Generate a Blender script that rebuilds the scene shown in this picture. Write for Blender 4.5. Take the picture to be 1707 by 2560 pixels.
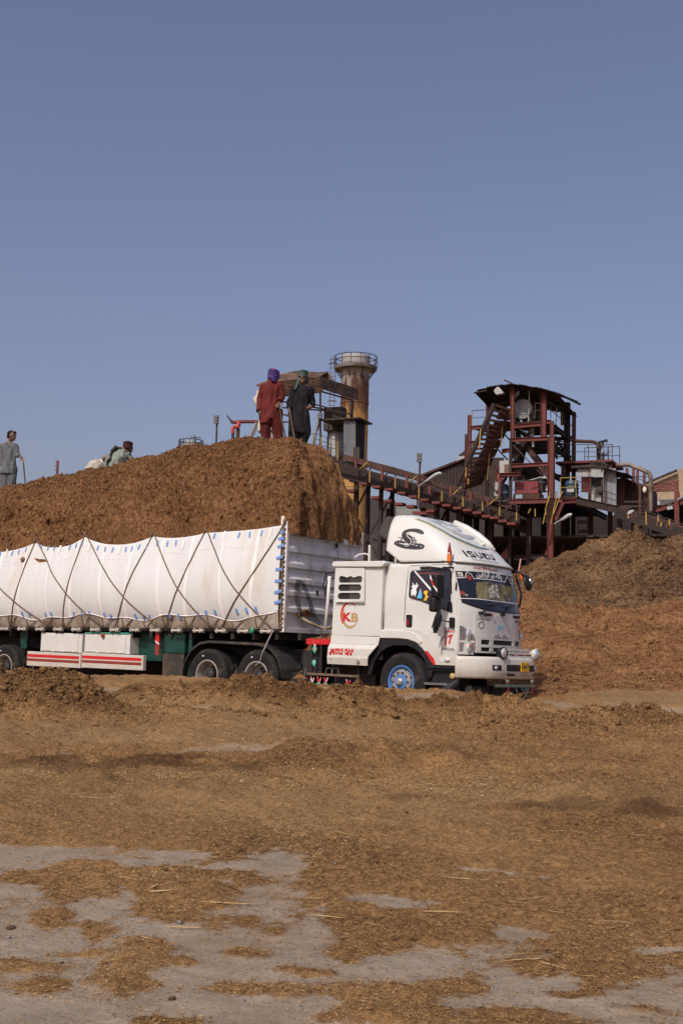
import bpy, bmesh, math, random
import numpy as np
from mathutils import Vector, Matrix, Euler
R = math.radians
random.seed(7); rng = np.random.default_rng(7)
sc = bpy.context.scene
for o in list(bpy.data.objects): bpy.data.objects.remove(o)
COL = sc.collection

# ---------------------------------------------------------------- camera, sky, sun, exposure
cam_d = bpy.data.cameras.new('camera'); cam = bpy.data.objects.new('camera', cam_d); COL.objects.link(cam)
cam_d.sensor_fit = 'VERTICAL'; cam_d.sensor_height = 36.0; cam_d.lens = 44.69
cam_d.clip_start = 0.05; cam_d.clip_end = 6000
CAM_Z = 0.833
cam.matrix_world = Matrix.Translation((0, 0, CAM_Z)) @ Matrix.Rotation(R(90 + 6.744), 4, 'X') @ Matrix.Rotation(R(1.583), 4, 'Z')
sc.camera = cam
SUN_EL, SUN_AZ = 47.0, 208.5           # azimuth of the sun measured from +Y clockwise (towards +X)
sd = Vector((math.sin(R(SUN_AZ)) * math.cos(R(SUN_EL)), math.cos(R(SUN_AZ)) * math.cos(R(SUN_EL)), math.sin(R(SUN_EL))))
sun_d = bpy.data.lights.new('sun', 'SUN'); sun = bpy.data.objects.new('sun', sun_d); COL.objects.link(sun)
sun_d.energy = 3.0; sun_d.angle = R(0.53); sun_d.color = (1.0, 0.95, 0.85)
sun.rotation_euler = sd.to_track_quat('Z', 'Y').to_euler()
world = bpy.data.worlds.new('World'); sc.world = world; world.use_nodes = True
wn = world.node_tree; wn.nodes.clear()
sky = wn.nodes.new('ShaderNodeTexSky'); sky.sky_type = 'NISHITA'; sky.sun_disc = False
sky.sun_elevation = R(SUN_EL); sky.sun_rotation = R(SUN_AZ); sky.altitude = 50
sky.air_density = 1.0; sky.dust_density = 4.0; sky.ozone_density = 2.5
hs = wn.nodes.new('ShaderNodeMix'); hs.data_type = 'RGBA'; hs.blend_type = 'MULTIPLY'; hs.inputs['Factor'].default_value = 1.0; hs.inputs['B'].default_value = (1.145, 0.95, 0.98, 1)   # white balance of the photograph
bgn = wn.nodes.new('ShaderNodeBackground'); bgn.inputs['Strength'].default_value = 0.115
won = wn.nodes.new('ShaderNodeOutputWorld')
wn.links.new(sky.outputs[0], hs.inputs['A']); wn.links.new(hs.outputs['Result'], bgn.inputs[0]); wn.links.new(bgn.outputs[0], won.inputs[0])
sc.view_settings.view_transform = 'Standard'; sc.view_settings.look = 'None'
sc.view_settings.exposure = 0.0; sc.view_settings.gamma = 1.0; sc.view_settings.use_curve_mapping = False
sc.render.engine = 'CYCLES'
sc.cycles.max_bounces = 6; sc.cycles.use_denoising = True

# ---------------------------------------------------------------- noise
_perm = np.random.default_rng(3).permutation(512).astype(np.int64)
_perm = np.concatenate([_perm, _perm, _perm])
_val = np.random.default_rng(4).uniform(-1, 1, 512)
def noise3(x, y, z):
    x = np.asarray(x, float); y = np.asarray(y, float) + 0 * x; z = np.asarray(z, float) + 0 * x
    xi = np.floor(x).astype(np.int64); yi = np.floor(y).astype(np.int64); zi = np.floor(z).astype(np.int64)
    u, v, w = x - xi, y - yi, z - zi
    u = u*u*(3-2*u); v = v*v*(3-2*v); w = w*w*(3-2*w)
    def h(a, b, c): return _val[_perm[_perm[_perm[a & 511] + (b & 511)] + (c & 511)] & 511]
    r = 0
    for dx, wx in ((0, 1-u), (1, u)):
        for dy, wy in ((0, 1-v), (1, v)):
            for dz, wz in ((0, 1-w), (1, w)):
                r = r + h(xi+dx, yi+dy, zi+dz) * wx*wy*wz
    return r
def fbm(x, y, z=0.0, octv=4, lac=2.1, gain=0.5):
    r = 0; a = 1.0; f = 1.0
    for i in range(octv):
        r = r + a * noise3(np.asarray(x)*f + 17.3*i, np.asarray(y)*f + 5.1*i, np.asarray(z)*f + 9.7*i); a *= gain; f *= lac
    return r
def sstep(a, b, t):
    t = np.clip((np.asarray(t, float) - a) / (b - a), 0, 1); return t*t*(3-2*t)

# ---------------------------------------------------------------- materials
MATS = {}
def mat(name, col, rough=0.6, metal=0.0, var=0.15, vscale=3.0, bump=0.0, bscale=40.0, col2=None, thr=0.55, soft=0.12, cscale=1.5, coat=0.0, stretch=None, spec=0.5, dust=None):
    """base colour with noise variation, optionally a second colour (rust, dirt) in noise-shaped patches, optional fine bump"""
    if name in MATS: return MATS[name]
    m = bpy.data.materials.new(name); m.use_nodes = True; nt = m.node_tree; N = nt.nodes; L = nt.links
    b = N['Principled BSDF']; b.inputs['Roughness'].default_value = rough; b.inputs['Metallic'].default_value = metal
    b.inputs['Specular IOR Level'].default_value = spec
    if coat: b.inputs['Coat Weight'].default_value = coat; b.inputs['Coat Roughness'].default_value = 0.08
    tc = N.new('ShaderNodeTexCoord'); src = tc.outputs['Object']
    if stretch:
        mp = N.new('ShaderNodeMapping'); mp.inputs['Scale'].default_value = stretch; L.new(src, mp.inputs[0]); src = mp.outputs[0]
    no = N.new('ShaderNodeTexNoise'); no.inputs['Scale'].default_value = vscale; no.inputs['Detail'].default_value = 6; L.new(src, no.inputs['Vector'])
    mr = N.new('ShaderNodeMapRange'); mr.inputs['From Min'].default_value = 0.3; mr.inputs['From Max'].default_value = 0.7
    mr.inputs['To Min'].default_value = 1 - var; mr.inputs['To Max'].default_value = 1 + var; L.new(no.outputs['Fac'], mr.inputs['Value'])
    mx = N.new('ShaderNodeMix'); mx.data_type = 'RGBA'; mx.blend_type = 'MULTIPLY'; mx.inputs['Factor'].default_value = 1
    mx.inputs['A'].default_value = (*col, 1); L.new(mr.outputs[0], mx.inputs['B']); cur = mx.outputs['Result']
    if col2:
        n2 = N.new('ShaderNodeTexNoise'); n2.inputs['Scale'].default_value = cscale; n2.inputs['Detail'].default_value = 8; n2.inputs['Roughness'].default_value = 0.65
        L.new(src, n2.inputs['Vector'])
        r2 = N.new('ShaderNodeMapRange'); r2.interpolation_type = 'SMOOTHSTEP'; r2.inputs['From Min'].default_value = thr - soft; r2.inputs['From Max'].default_value = thr + soft
        L.new(n2.outputs['Fac'], r2.inputs['Value'])
        m2 = N.new('ShaderNodeMix'); m2.data_type = 'RGBA'; L.new(r2.outputs[0], m2.inputs['Factor']); L.new(cur, m2.inputs['A']); m2.inputs['B'].default_value = (*col2, 1)
        cur = m2.outputs['Result']
        if metal > 0:
            iv = N.new('ShaderNodeMapRange'); iv.inputs['To Min'].default_value = metal; iv.inputs['To Max'].default_value = 0; L.new(r2.outputs[0], iv.inputs['Value']); L.new(iv.outputs[0], b.inputs['Metallic'])
            rr = N.new('ShaderNodeMapRange'); rr.inputs['To Min'].default_value = rough; rr.inputs['To Max'].default_value = 0.85; L.new(r2.outputs[0], rr.inputs['Value']); L.new(rr.outputs[0], b.inputs['Roughness'])
    if dust:   # (colour, z top, z bottom, amount): road dust settled on the lower body
        dc, zt_, zb_, am = dust; sx = N.new('ShaderNodeSeparateXYZ'); L.new(tc.outputs['Object'], sx.inputs[0]); n6 = N.new('ShaderNodeTexNoise'); n6.inputs['Scale'].default_value = 4.0; n6.inputs['Detail'].default_value = 9; n6.inputs['Roughness'].default_value = 0.7; L.new(tc.outputs['Object'], n6.inputs[0])
        r6 = N.new('ShaderNodeMapRange'); r6.inputs['From Min'].default_value = zt_; r6.inputs['From Max'].default_value = zb_; L.new(sx.outputs['Z'], r6.inputs['Value']); mu = N.new('ShaderNodeMath'); mu.operation = 'MULTIPLY'; L.new(r6.outputs[0], mu.inputs[0]); L.new(n6.outputs['Fac'], mu.inputs[1]); m6 = N.new('ShaderNodeMath'); m6.operation = 'MULTIPLY'; L.new(mu.outputs[0], m6.inputs[0]); m6.inputs[1].default_value = am
        mx6 = N.new('ShaderNodeMix'); mx6.data_type = 'RGBA'; L.new(m6.outputs[0], mx6.inputs['Factor']); L.new(cur, mx6.inputs['A']); mx6.inputs['B'].default_value = (*dc, 1); cur = mx6.outputs['Result']
    L.new(cur, b.inputs['Base Color'])
    if bump:
        n3 = N.new('ShaderNodeTexNoise'); n3.inputs['Scale'].default_value = bscale; n3.inputs['Detail'].default_value = 4; L.new(src, n3.inputs['Vector'])
        bp = N.new('ShaderNodeBump'); bp.inputs['Strength'].default_value = bump; bp.inputs['Distance'].default_value = 0.02; L.new(n3.outputs['Fac'], bp.inputs['Height']); L.new(bp.outputs[0], b.inputs['Normal'])
    MATS[name] = m; return m

def tint_mat(name, stops, rough=0.9):
    """colour from the per-point attribute 'tint' through a colour ramp: loose fibres of many shades"""
    m = bpy.data.materials.new(name); m.use_nodes = True; nt = m.node_tree; N = nt.nodes; L = nt.links
    b = N['Principled BSDF']; b.inputs['Roughness'].default_value = rough; b.inputs['Specular IOR Level'].default_value = 0.2
    at = N.new('ShaderNodeAttribute'); at.attribute_name = 'tint'
    cr = N.new('ShaderNodeValToRGB'); el = cr.color_ramp.elements
    while len(el) < len(stops): el.new(0.5)
    for e, (p, c) in zip(el, stops): e.position = p; e.color = (*c, 1)
    L.new(at.outputs['Fac'], cr.inputs[0]); L.new(cr.outputs[0], b.inputs['Base Color']); return m

def bagasse_mat(name, dark, mid, pale, scale=30.0, bump=0.5, bdist=0.03, stretch=(1, 1, 1), patch=0.35, cover=False, silt=(0.2, 0.185, 0.165), wet_shade=None):
    m = bpy.data.materials.new(name); m.use_nodes = True; nt = m.node_tree; N = nt.nodes; L = nt.links
    b = N['Principled BSDF']; b.inputs['Roughness'].default_value = 0.95; b.inputs['Specular IOR Level'].default_value = 0.1
    tc = N.new('ShaderNodeTexCoord'); mp = N.new('ShaderNodeMapping'); mp.inputs['Scale'].default_value = stretch; L.new(tc.outputs['Object'], mp.inputs[0])
    n1 = N.new('ShaderNodeTexNoise'); n1.inputs['Scale'].default_value = scale; n1.inputs['Detail'].default_value = 8; n1.inputs['Roughness'].default_value = 0.72; L.new(mp.outputs[0], n1.inputs[0])
    n2 = N.new('ShaderNodeTexNoise'); n2.inputs['Scale'].default_value = 0.8; n2.inputs['Detail'].default_value = 6; L.new(tc.outputs['Object'], n2.inputs[0])
    ad = N.new('ShaderNodeMath'); ad.operation = 'MULTIPLY_ADD'; L.new(n2.outputs['Fac'], ad.inputs[0]); ad.inputs[1].default_value = patch
    sb = N.new('ShaderNodeMath'); sb.operation = 'SUBTRACT'; L.new(n1.outputs['Fac'], sb.inputs[0]); sb.inputs[1].default_value = patch * 0.5
    L.new(sb.outputs[0], ad.inputs[2])
    cr = N.new('ShaderNodeValToRGB'); el = cr.color_ramp.elements; el.new(0.5)
    for e, (p, c) in zip(el, ((0.28, dark), (0.5, mid), (0.74, pale))): e.position = p; e.color = (*c, 1)
    L.new(ad.outputs[0], cr.inputs[0]); cur = cr.outputs[0]
    bp = N.new('ShaderNodeBump'); bp.inputs['Strength'].default_value = bump; bp.inputs['Distance'].default_value = bdist; L.new(n1.outputs['Fac'], bp.inputs['Height'])
    if cover:
        at = N.new('ShaderNodeAttribute'); at.attribute_name = 'cover'
        n4 = N.new('ShaderNodeTexNoise'); n4.inputs['Scale'].default_value = 12.0; n4.inputs['Detail'].default_value = 10; n4.inputs['Roughness'].default_value = 0.85; L.new(tc.outputs['Object'], n4.inputs[0])
        a2 = N.new('ShaderNodeMath'); a2.operation = 'ADD'; L.new(at.outputs['Fac'], a2.inputs[0]); L.new(n4.outputs['Fac'], a2.inputs[1])
        r2 = N.new('ShaderNodeMapRange'); r2.interpolation_type = 'SMOOTHSTEP'; r2.inputs['From Min'].default_value = 0.80; r2.inputs['From Max'].default_value = 1.18; L.new(a2.outputs[0], r2.inputs['Value'])
        n5 = N.new('ShaderNodeTexNoise'); n5.inputs['Scale'].default_value = 3.5; n5.inputs['Detail'].default_value = 12; n5.inputs['Roughness'].default_value = 0.8; L.new(tc.outputs['Object'], n5.inputs[0])
        c5 = N.new('ShaderNodeValToRGB'); c5.color_ramp.elements[0].position = 0.3; c5.color_ramp.elements[1].position = 0.7
        c5.color_ramp.elements[0].color = (*[c*0.6 for c in silt], 1); c5.color_ramp.elements[1].color = (*[c*1.18 for c in silt], 1); L.new(n5.outputs['Fac'], c5.inputs[0])
        n7 = N.new('ShaderNodeTexNoise'); n7.inputs['Scale'].default_value = 55.0; n7.inputs['Detail'].default_value = 5; n7.inputs['Roughness'].default_value = 0.7; L.new(tc.outputs['Object'], n7.inputs[0])
        r7 = N.new('ShaderNodeMapRange'); r7.inputs['From Min'].default_value = 0.56; r7.inputs['From Max'].default_value = 0.72; L.new(n7.outputs['Fac'], r7.inputs['Value'])
        m7 = N.new('ShaderNodeMix'); m7.data_type = 'RGBA'; L.new(r7.outputs[0], m7.inputs['Factor']); L.new(c5.outputs[0], m7.inputs['A']); m7.inputs['B'].default_value = (0.14, 0.095, 0.055, 1)
        n8 = N.new('ShaderNodeTexNoise'); n8.inputs['Scale'].default_value = 2.6; n8.inputs['Detail'].default_value = 9; n8.inputs['Roughness'].default_value = 0.75; L.new(tc.outputs['Object'], n8.inputs[0])
        r8 = N.new('ShaderNodeMapRange'); r8.inputs['From Min'].default_value = 0.48; r8.inputs['From Max'].default_value = 0.72; r8.inputs['To Max'].default_value = 0.75; L.new(n8.outputs['Fac'], r8.inputs['Value'])
        m8 = N.new('ShaderNodeMix'); m8.data_type = 'RGBA'; L.new(r8.outputs[0], m8.inputs['Factor']); L.new(m7.outputs['Result'], m8.inputs['A']); m8.inputs['B'].default_value = (0.20, 0.14, 0.08, 1)
        m2 = N.new('ShaderNodeMix'); m2.data_type = 'RGBA'; L.new(r2.outputs[0], m2.inputs['Factor']); L.new(m8.outputs['Result'], m2.inputs['A']); L.new(cur, m2.inputs['B']); cur = m2.outputs['Result']
        aw = N.new('ShaderNodeAttribute'); aw.attribute_name = 'wet_shade'
        m3 = N.new('ShaderNodeMix'); m3.data_type = 'RGBA'; L.new(aw.outputs['Fac'], m3.inputs['Factor']); L.new(cur, m3.inputs['A']); m3.inputs['B'].default_value = (*wet_shade, 1); cur = m3.outputs['Result']
        ady = N.new('ShaderNodeAttribute'); ady.attribute_name = 'dry'
        m4 = N.new('ShaderNodeMix'); m4.data_type = 'RGBA'; L.new(ady.outputs['Fac'], m4.inputs['Factor']); L.new(cur, m4.inputs['A']); m4.inputs['B'].default_value = (0.25, 0.17, 0.085, 1); cur = m4.outputs['Result']
        st = N.new('ShaderNodeMapRange'); st.inputs['To Min'].default_value = 0.55; st.inputs['To Max'].default_value = 1.0; L.new(r2.outputs[0], st.inputs['Value'])
        sm = N.new('ShaderNodeMath'); sm.operation = 'MULTIPLY'; L.new(st.outputs[0], sm.inputs[0]); sm.inputs[1].default_value = bump; L.new(sm.outputs[0], bp.inputs['Strength'])
    L.new(cur, b.inputs['Base Color']); L.new(bp.outputs[0], b.inputs['Normal'])
    MATS[name] = m; return m

# ---------------------------------------------------------------- mesh builder
class MB:
    def __init__(s): s.v = []; s.f = []; s.m = []
    def add(s, vs, fs, mi=0):
        n = len(s.v); s.v += [tuple(v) for v in vs]; s.f += [tuple(i + n for i in f) for f in fs]; s.m += [mi] * len(fs); return s
    def box(s, c, d, rot=None, mi=0):
        x, y, z = (k/2 for k in d); vs = [Vector(p) for p in ((-x,-y,-z),(x,-y,-z),(x,y,-z),(-x,y,-z),(-x,-y,z),(x,-y,z),(x,y,z),(-x,y,z))]
        if rot is not None:
            M = rot if isinstance(rot, Matrix) else Euler(rot).to_matrix(); vs = [M @ v for v in vs]
        return s.add([v + Vector(c) for v in vs], [(0,3,2,1),(4,5,6,7),(0,1,5,4),(1,2,6,5),(2,3,7,6),(3,0,4,7)], mi)
    def bbox(s, a, b, mi=0):
        a, b = [min(p, q) for p, q in zip(a, b)], [max(p, q) for p, q in zip(a, b)]
        return s.box([(p+q)/2 for p, q in zip(a, b)], [q-p for p, q in zip(a, b)], mi=mi)
    def beam(s, a, b, w, h=None, up=(0, 0, 1), mi=0):
        a, b = Vector(a), Vector(b); h = h or w; d = (b - a).normalized(); u = Vector(up)
        if abs(d.dot(u)) > 0.98: u = Vector((0, 1, 0))
        r = d.cross(u).normalized(); u = r.cross(d); vs = []
        for p in (a, b):
            for i, j in ((-1,-1),(1,-1),(1,1),(-1,1)): vs.append(p + r*(i*w/2) + u*(j*h/2))
        return s.add(vs, [(0,1,2,3),(4,7,6,5),(0,4,5,1),(1,5,6,2),(2,6,7,3),(3,7,4,0)], mi)
    def ibeam(s, a, b, w, h, t=0.02, up=(0, 0, 1), mi=0):
        a, b = Vector(a), Vector(b); d = (b - a).normalized(); u = Vector(up)
        if abs(d.dot(u)) > 0.98: u = Vector((0, 1, 0))
        r = d.cross(u).normalized(); u = r.cross(d)
        s.beam(a, b, t, h - 2*t, up, mi)
        for k in (-1, 1): s.beam(a + u*k*(h/2 - t/2), b + u*k*(h/2 - t/2), w, t, up, mi)
        return s
    def cyl(s, a, b, r0, r1=None, n=10, cap=True, mi=0):
        a, b = Vector(a), Vector(b); r1 = r0 if r1 is None else r1; d = (b - a).normalized()
        u = d.orthogonal().normalized(); w = d.cross(u); vs = []
        for p, r in ((a, r0), (b, r1)):
            for i in range(n):
                t = 2*math.pi*i/n; vs.append(p + u*(r*math.cos(t)) + w*(r*math.sin(t)))
        fs = [(i, (i+1) % n, n + (i+1) % n, n + i) for i in range(n)]
        if cap: fs += [tuple(range(n-1, -1, -1)), tuple(range(n, 2*n))]
        return s.add(vs, fs, mi)
    def tube(s, pts, r, n=6, cap=True, mi=0):
        pts = [Vector(p) for p in pts]; rs = r if isinstance(r, (list, tuple)) else [r]*len(pts); vs = []; u = None
        for i, p in enumerate(pts):
            d = (pts[min(i+1, len(pts)-1)] - pts[max(i-1, 0)]).normalized()
            u = d.orthogonal().normalized() if u is None else (u - d*u.dot(d)).normalized()
            w = d.cross(u)
            for k in range(n):
                t = 2*math.pi*k/n; vs.append(p + u*(rs[i]*math.cos(t)) + w*(rs[i]*math.sin(t)))
        fs = [(i*n+k, i*n+(k+1) % n, (i+1)*n+(k+1) % n, (i+1)*n+k) for i in range(len(pts)-1) for k in range(n)]
        if cap: fs += [tuple(range(n-1, -1, -1)), tuple(range((len(pts)-1)*n, len(pts)*n))]
        return s.add(vs, fs, mi)
    def prism(s, poly, fn, h0, h1, mi=0):
        """poly: 2-D outline; fn(a, b, h) -> 3-D point"""
        n = len(poly); vs = [fn(a, b, h0) for a, b in poly] + [fn(a, b, h1) for a, b in poly]
        fs = [tuple(range(n-1, -1, -1)), tuple(range(n, 2*n))] + [(i, (i+1) % n, n+(i+1) % n, n+i) for i in range(n)]
        return s.add(vs, fs, mi)
    def lathe(s, prof, c, axis=(0, -1, 0), n=24, mi=0):
        """prof: (radius, distance along axis)"""
        c = Vector(c); d = Vector(axis).normalized(); u = d.orthogonal().normalized(); w = d.cross(u); vs = []
        for r, h in prof:
            for i in range(n):
                t = 2*math.pi*i/n; vs.append(c + d*h + u*(r*math.cos(t)) + w*(r*math.sin(t)))
        fs = [(j*n+i, j*n+(i+1) % n, (j+1)*n+(i+1) % n, (j+1)*n+i) for j in range(len(prof)-1) for i in range(n)]
        return s.add(vs, fs, mi)
    def ball(s, c, r, n=10, m=6, mi=0):
        rx, ry, rz = r if isinstance(r, (tuple, list)) else (r, r, r); vs = []; fs = []
        for j in range(m+1):
            p = math.pi*j/m
            for i in range(n):
                t = 2*math.pi*i/n; vs.append((c[0]+rx*math.sin(p)*math.cos(t), c[1]+ry*math.sin(p)*math.sin(t), c[2]+rz*math.cos(p)))
        for j in range(m):
            for i in range(n): fs.append((j*n+i, (j+1)*n+i, (j+1)*n+(i+1) % n, j*n+(i+1) % n))
        return s.add(vs, fs, mi)
    def grid(s, P, closed=False, mi=0):
        """P[i][j] 3-D points"""
        nu, nv = len(P), len(P[0]); vs = [q for r in P for q in r]
        fs = [(i*nv+j, (i+1)*nv+j, (i+1)*nv+(j+1) % nv, i*nv+(j+1) % nv) for i in range(nu-1) for j in range(nv if closed else nv-1)]
        return s.add(vs, fs, mi)
    def xf(s, M):
        s.v = [tuple(M @ Vector(v)) for v in s.v]; return s
    def mesh(s, name, mats):
        me = bpy.data.meshes.new(name); me.from_pydata(s.v, [], s.f)
        for m in (mats if isinstance(mats, (list, tuple)) else [mats]): me.materials.append(m)
        if any(s.m): me.polygons.foreach_set('material_index', s.m)
        return me
    def build(s, name, mats, parent=None, smooth=False, angle=None, bevel=0, loc=None, seg=2, fix=True):
        me = s.mesh(name, mats)
        if fix:
            b = bmesh.new(); b.from_mesh(me); bmesh.ops.remove_doubles(b, verts=b.verts, dist=1e-5); bmesh.ops.recalc_face_normals(b, faces=b.faces); b.to_mesh(me); b.free()
        return link(name, me, parent, smooth, angle, bevel, loc, seg)
def link(name, me, parent=None, smooth=False, angle=None, bevel=0, loc=None, seg=2):
    o = bpy.data.objects.new(name, me); COL.objects.link(o)
    if parent is not None: o.parent = parent
    if loc is not None: o.location = loc
    if smooth or bevel: me.polygons.foreach_set('use_smooth', [True]*len(me.polygons))
    if smooth and angle: 
        try: me.set_sharp_from_angle(angle=R(angle))
        except Exception: pass
    if bevel:
        md = o.modifiers.new('bevel', 'BEVEL'); md.width = bevel; md.segments = seg; md.limit_method = 'ANGLE'; md.angle_limit = R(35); md.harden_normals = True
    return o
def np_mesh(name, V, Fq, m, tint=None, smooth=False):
    me = bpy.data.meshes.new(name); V = np.asarray(V, np.float32); Fq = np.asarray(Fq, np.int32); k = Fq.shape[1]
    me.vertices.add(len(V)); me.vertices.foreach_set('co', V.ravel()); me.loops.add(Fq.size); me.loops.foreach_set('vertex_index', Fq.ravel())
    me.polygons.add(len(Fq)); me.polygons.foreach_set('loop_start', np.arange(0, Fq.size, k, dtype=np.int32))
    try: me.polygons.foreach_set('loop_total', np.full(len(Fq), k, np.int32))
    except Exception: pass
    if smooth: me.polygons.foreach_set('use_smooth', np.ones(len(Fq), bool))
    me.materials.append(m); me.update(calc_edges=True)
    if tint is not None:
        for nm, arr in (tint if isinstance(tint, dict) else {'tint': tint}).items():
            a = me.attributes.new(nm, 'FLOAT', 'POINT'); a.data.foreach_set('value', np.asarray(arr, np.float32))
    return me
def quads(nu, nv, wrap=False):
    i, j = np.meshgrid(np.arange(nu-1), np.arange(nv if wrap else nv-1), indexing='ij'); jn = (j+1) % nv
    return np.stack([i*nv+j, (i+1)*nv+j, (i+1)*nv+jn, i*nv+jn], -1).reshape(-1, 4)
def tag(o, label=None, cat=None, group=None, kind=None):
    if label: o['label'] = label
    if cat: o['category'] = cat
    if group: o['group'] = group
    if kind: o['kind'] = kind
    return o
def thing(name, label, cat, loc=(0, 0, 0), rz=0, group=None):
    o = bpy.data.objects.new(name, None); COL.objects.link(o); o.location = loc; o.rotation_euler = (0, 0, rz); o.empty_display_size = 0.2
    return tag(o, label, cat, group)
def copy_tree(o, parent=None):
    c = o.copy(); COL.objects.link(c)
    if parent is not None: c.parent = parent
    for ch in list(o.children): copy_tree(ch, c)
    return c
def fibres(name, P, Nn, length, width, m, seed=1, lift=0.35, tint=None):
    """thin bent slivers of plant fibre lying on points P with surface normals Nn: 6 vertices, 4 triangles each"""
    r = np.random.default_rng(seed); n = len(P); t = r.normal(size=(n, 3)); t -= Nn * (t*Nn).sum(1, keepdims=True); t /= np.linalg.norm(t, axis=1, keepdims=True)
    b = np.cross(Nn, t); L = (length * r.uniform(0.35, 1.3, n))[:, None]; Wd = (width * r.uniform(0.5, 1.5, n))[:, None]
    tilt = r.normal(0, lift, n)[:, None]; t2 = t*np.cos(tilt) + Nn*np.sin(tilt)
    off = np.abs(r.normal(0, 0.25, n))[:, None] * L * Nn + Nn*0.002
    mid = P + off + b * (r.normal(0, 0.12, n)[:, None]*L) + Nn*(r.uniform(0, 0.15, n)[:, None]*L)
    a = P + off - t2*L*0.5; c = P + off + t2*L*0.5; wv = b*Wd*0.5 + Nn*(r.normal(0, 0.4, n)[:, None]*Wd)
    V = np.stack([a - wv*0.4, a + wv*0.4, mid - wv, mid + wv, c - wv*0.4, c + wv*0.4], 1).reshape(-1, 3)
    base = (np.arange(n)*6)[:, None]
    F4 = np.concatenate([base + np.array([0, 1, 3, 2]), base + np.array([2, 3, 5, 4])], 0)
    tn = r.uniform(0, 1, n) if tint is None else tint
    me = np_mesh(name, V, F4, m, np.repeat(tn, 6)); o = bpy.data.objects.new(name, me); COL.objects.link(o); return o

def clods(name, P, Nn, size, m, seed=1, flat=0.7, tall=1.0):
    """crumbly lumps sitting in a surface: 12 vertices, 20 triangles each, every one distorted differently"""
    r = np.random.default_rng(seed); n = len(P); b = bmesh.new(); bmesh.ops.create_icosphere(b, subdivisions=1, radius=1.0); V0 = np.array([v.co[:] for v in b.verts]); F0 = np.array([[v.index for v in f.verts] for f in b.faces]); b.free()
    V = V0[None]*(1 + r.uniform(-0.42, 0.42, (n, 12, 1))); V = V*np.stack([r.uniform(0.6, 1.4, n), r.uniform(0.6, 1.4, n), r.uniform(0.5, 1.1, n)*flat], -1)[:, None, :]
    t = r.normal(size=(n, 3)); t -= Nn*(t*Nn).sum(1, keepdims=True); t /= np.linalg.norm(t, axis=1, keepdims=True); bt = np.cross(Nn, t)
    s = (size*np.exp(r.normal(0, 0.45, n)))[:, None, None]; W = (V[..., 0:1]*t[:, None] + V[..., 1:2]*bt[:, None] + V[..., 2:3]*Nn[:, None])*s; W[..., 2] *= tall
    W = W + (P + Nn*0.1*s[:, 0])[:, None, :]; F = (F0[None] + (np.arange(n)*12)[:, None, None]).reshape(-1, 3)
    me = np_mesh(name, W.reshape(-1, 3), F, m); o = link(name, me); o['kind'] = 'stuff'; return o

# ---------------------------------------------------------------- terrain
TX, TY, TH = 1.15, 22.969, R(36.92)
fX, fY, lX, lY = math.cos(TH), -math.sin(TH), math.sin(TH), math.cos(TH)
def to_local(x, y): return (x-TX)*fX + (y-TY)*fY, (x-TX)*lX + (y-TY)*lY
def to_world(X, Y): return TX + X*fX + Y*lX, TY + X*fY + Y*lY
def ground_base(x, y):
    z = np.interp(np.asarray(y, float) + 0.25*noise3(np.asarray(x)*0.7, np.asarray(y)*0.2, 6.6)*sstep(14, 17, y), [-400, -10, 4, 8, 12, 15, 18.2, 19.2, 20.4, 21.6, 30], [-0.55, -0.5, -0.32, -0.14, 0.04, 0.12, 0.14, 0.24, 0.39, 0.43, 0.43])
    X, Yl = to_local(x, y); lane = sstep(-1.5, -0.45, Yl + 0.25*noise3(X*0.8, Yl*0.3, 3.3)) * (1 - sstep(2.4, 3.4, X))
    return z*(1-lane) * (1 - sstep(40, 70, y))
# low heaps of bagasse in front of the lorry: x, y, crest height, spread x, spread y
HEAPS = [((-3.75,0.49), 15.2, 1.0, 0.7), ((-3.27,0.41), 15.0, 0.7, 0.6), ((-4.32,0.45), 15.4, 1.0, 0.7),
 ((-2.88,0.34), 18.0, 0.6, 0.35), ((-2.09,0.38), 18.0, 0.5, 0.35), ((-1.3,0.47), 18.0, 0.55, 0.4), ((-0.79,0.44), 18.0, 0.4, 0.35),
 ((0.04,0.41), 18.0, 0.42, 0.35), ((0.67,0.37), 18.0, 0.45, 0.3), ((1.37,0.38), 18.0, 0.42, 0.34), ((2.02,0.39), 18.0, 0.45, 0.34), ((2.52,0.34), 18.0, 0.35, 0.3),
 ((-2.77,0.21), 14.6, 0.45, 0.4), ((-2.35,0.21), 14.8, 0.35, 0.3), ((-1.86,0.2), 15.0, 0.35, 0.3), ((-1.28,0.15), 14.8, 0.4, 0.3),
 ((-0.54,0.15), 14.6, 0.5, 0.35), ((0.18,0.2), 14.6, 0.5, 0.35), ((0.91,0.21), 14.5, 0.5, 0.4), ((1.53,0.21), 14.4, 0.5, 0.4), ((2.18,0.2), 14.0, 0.5, 0.4), ((3.08,0.29), 15.0, 0.7, 0.4), ((3.83,0.3), 15.0, 0.6, 0.5),
 ((0.11,0.1), 11.2, 0.8, 0.5), ((-1.52,-0.08), 9.2, 0.3, 0.35), ((-1.09,-0.08), 9.0, 0.25, 0.3), ((2.13,-0.02), 9.0, 0.4, 0.4)]
def ground_parts(x, y):
    b = ground_base(x, y); m = np.zeros_like(b)
    wx = 0.3*noise3(np.asarray(x)*1.3, np.asarray(y)*1.3, 8.0); wy = 0.25*noise3(np.asarray(x)*1.3, np.asarray(y)*1.3, 12.0)
    for (hx, hz), hy, sx, sy in HEAPS:
        a = 0.03 + 1.12*max(0.05, hz - float(ground_base(np.array(hx), np.array(hy)))); d = ((x+wx-hx)/sx)**2 + ((y+wy-hy)/sy)**2
        m = np.maximum(m, a*np.exp(-d*0.7))
    return b, m
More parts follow.
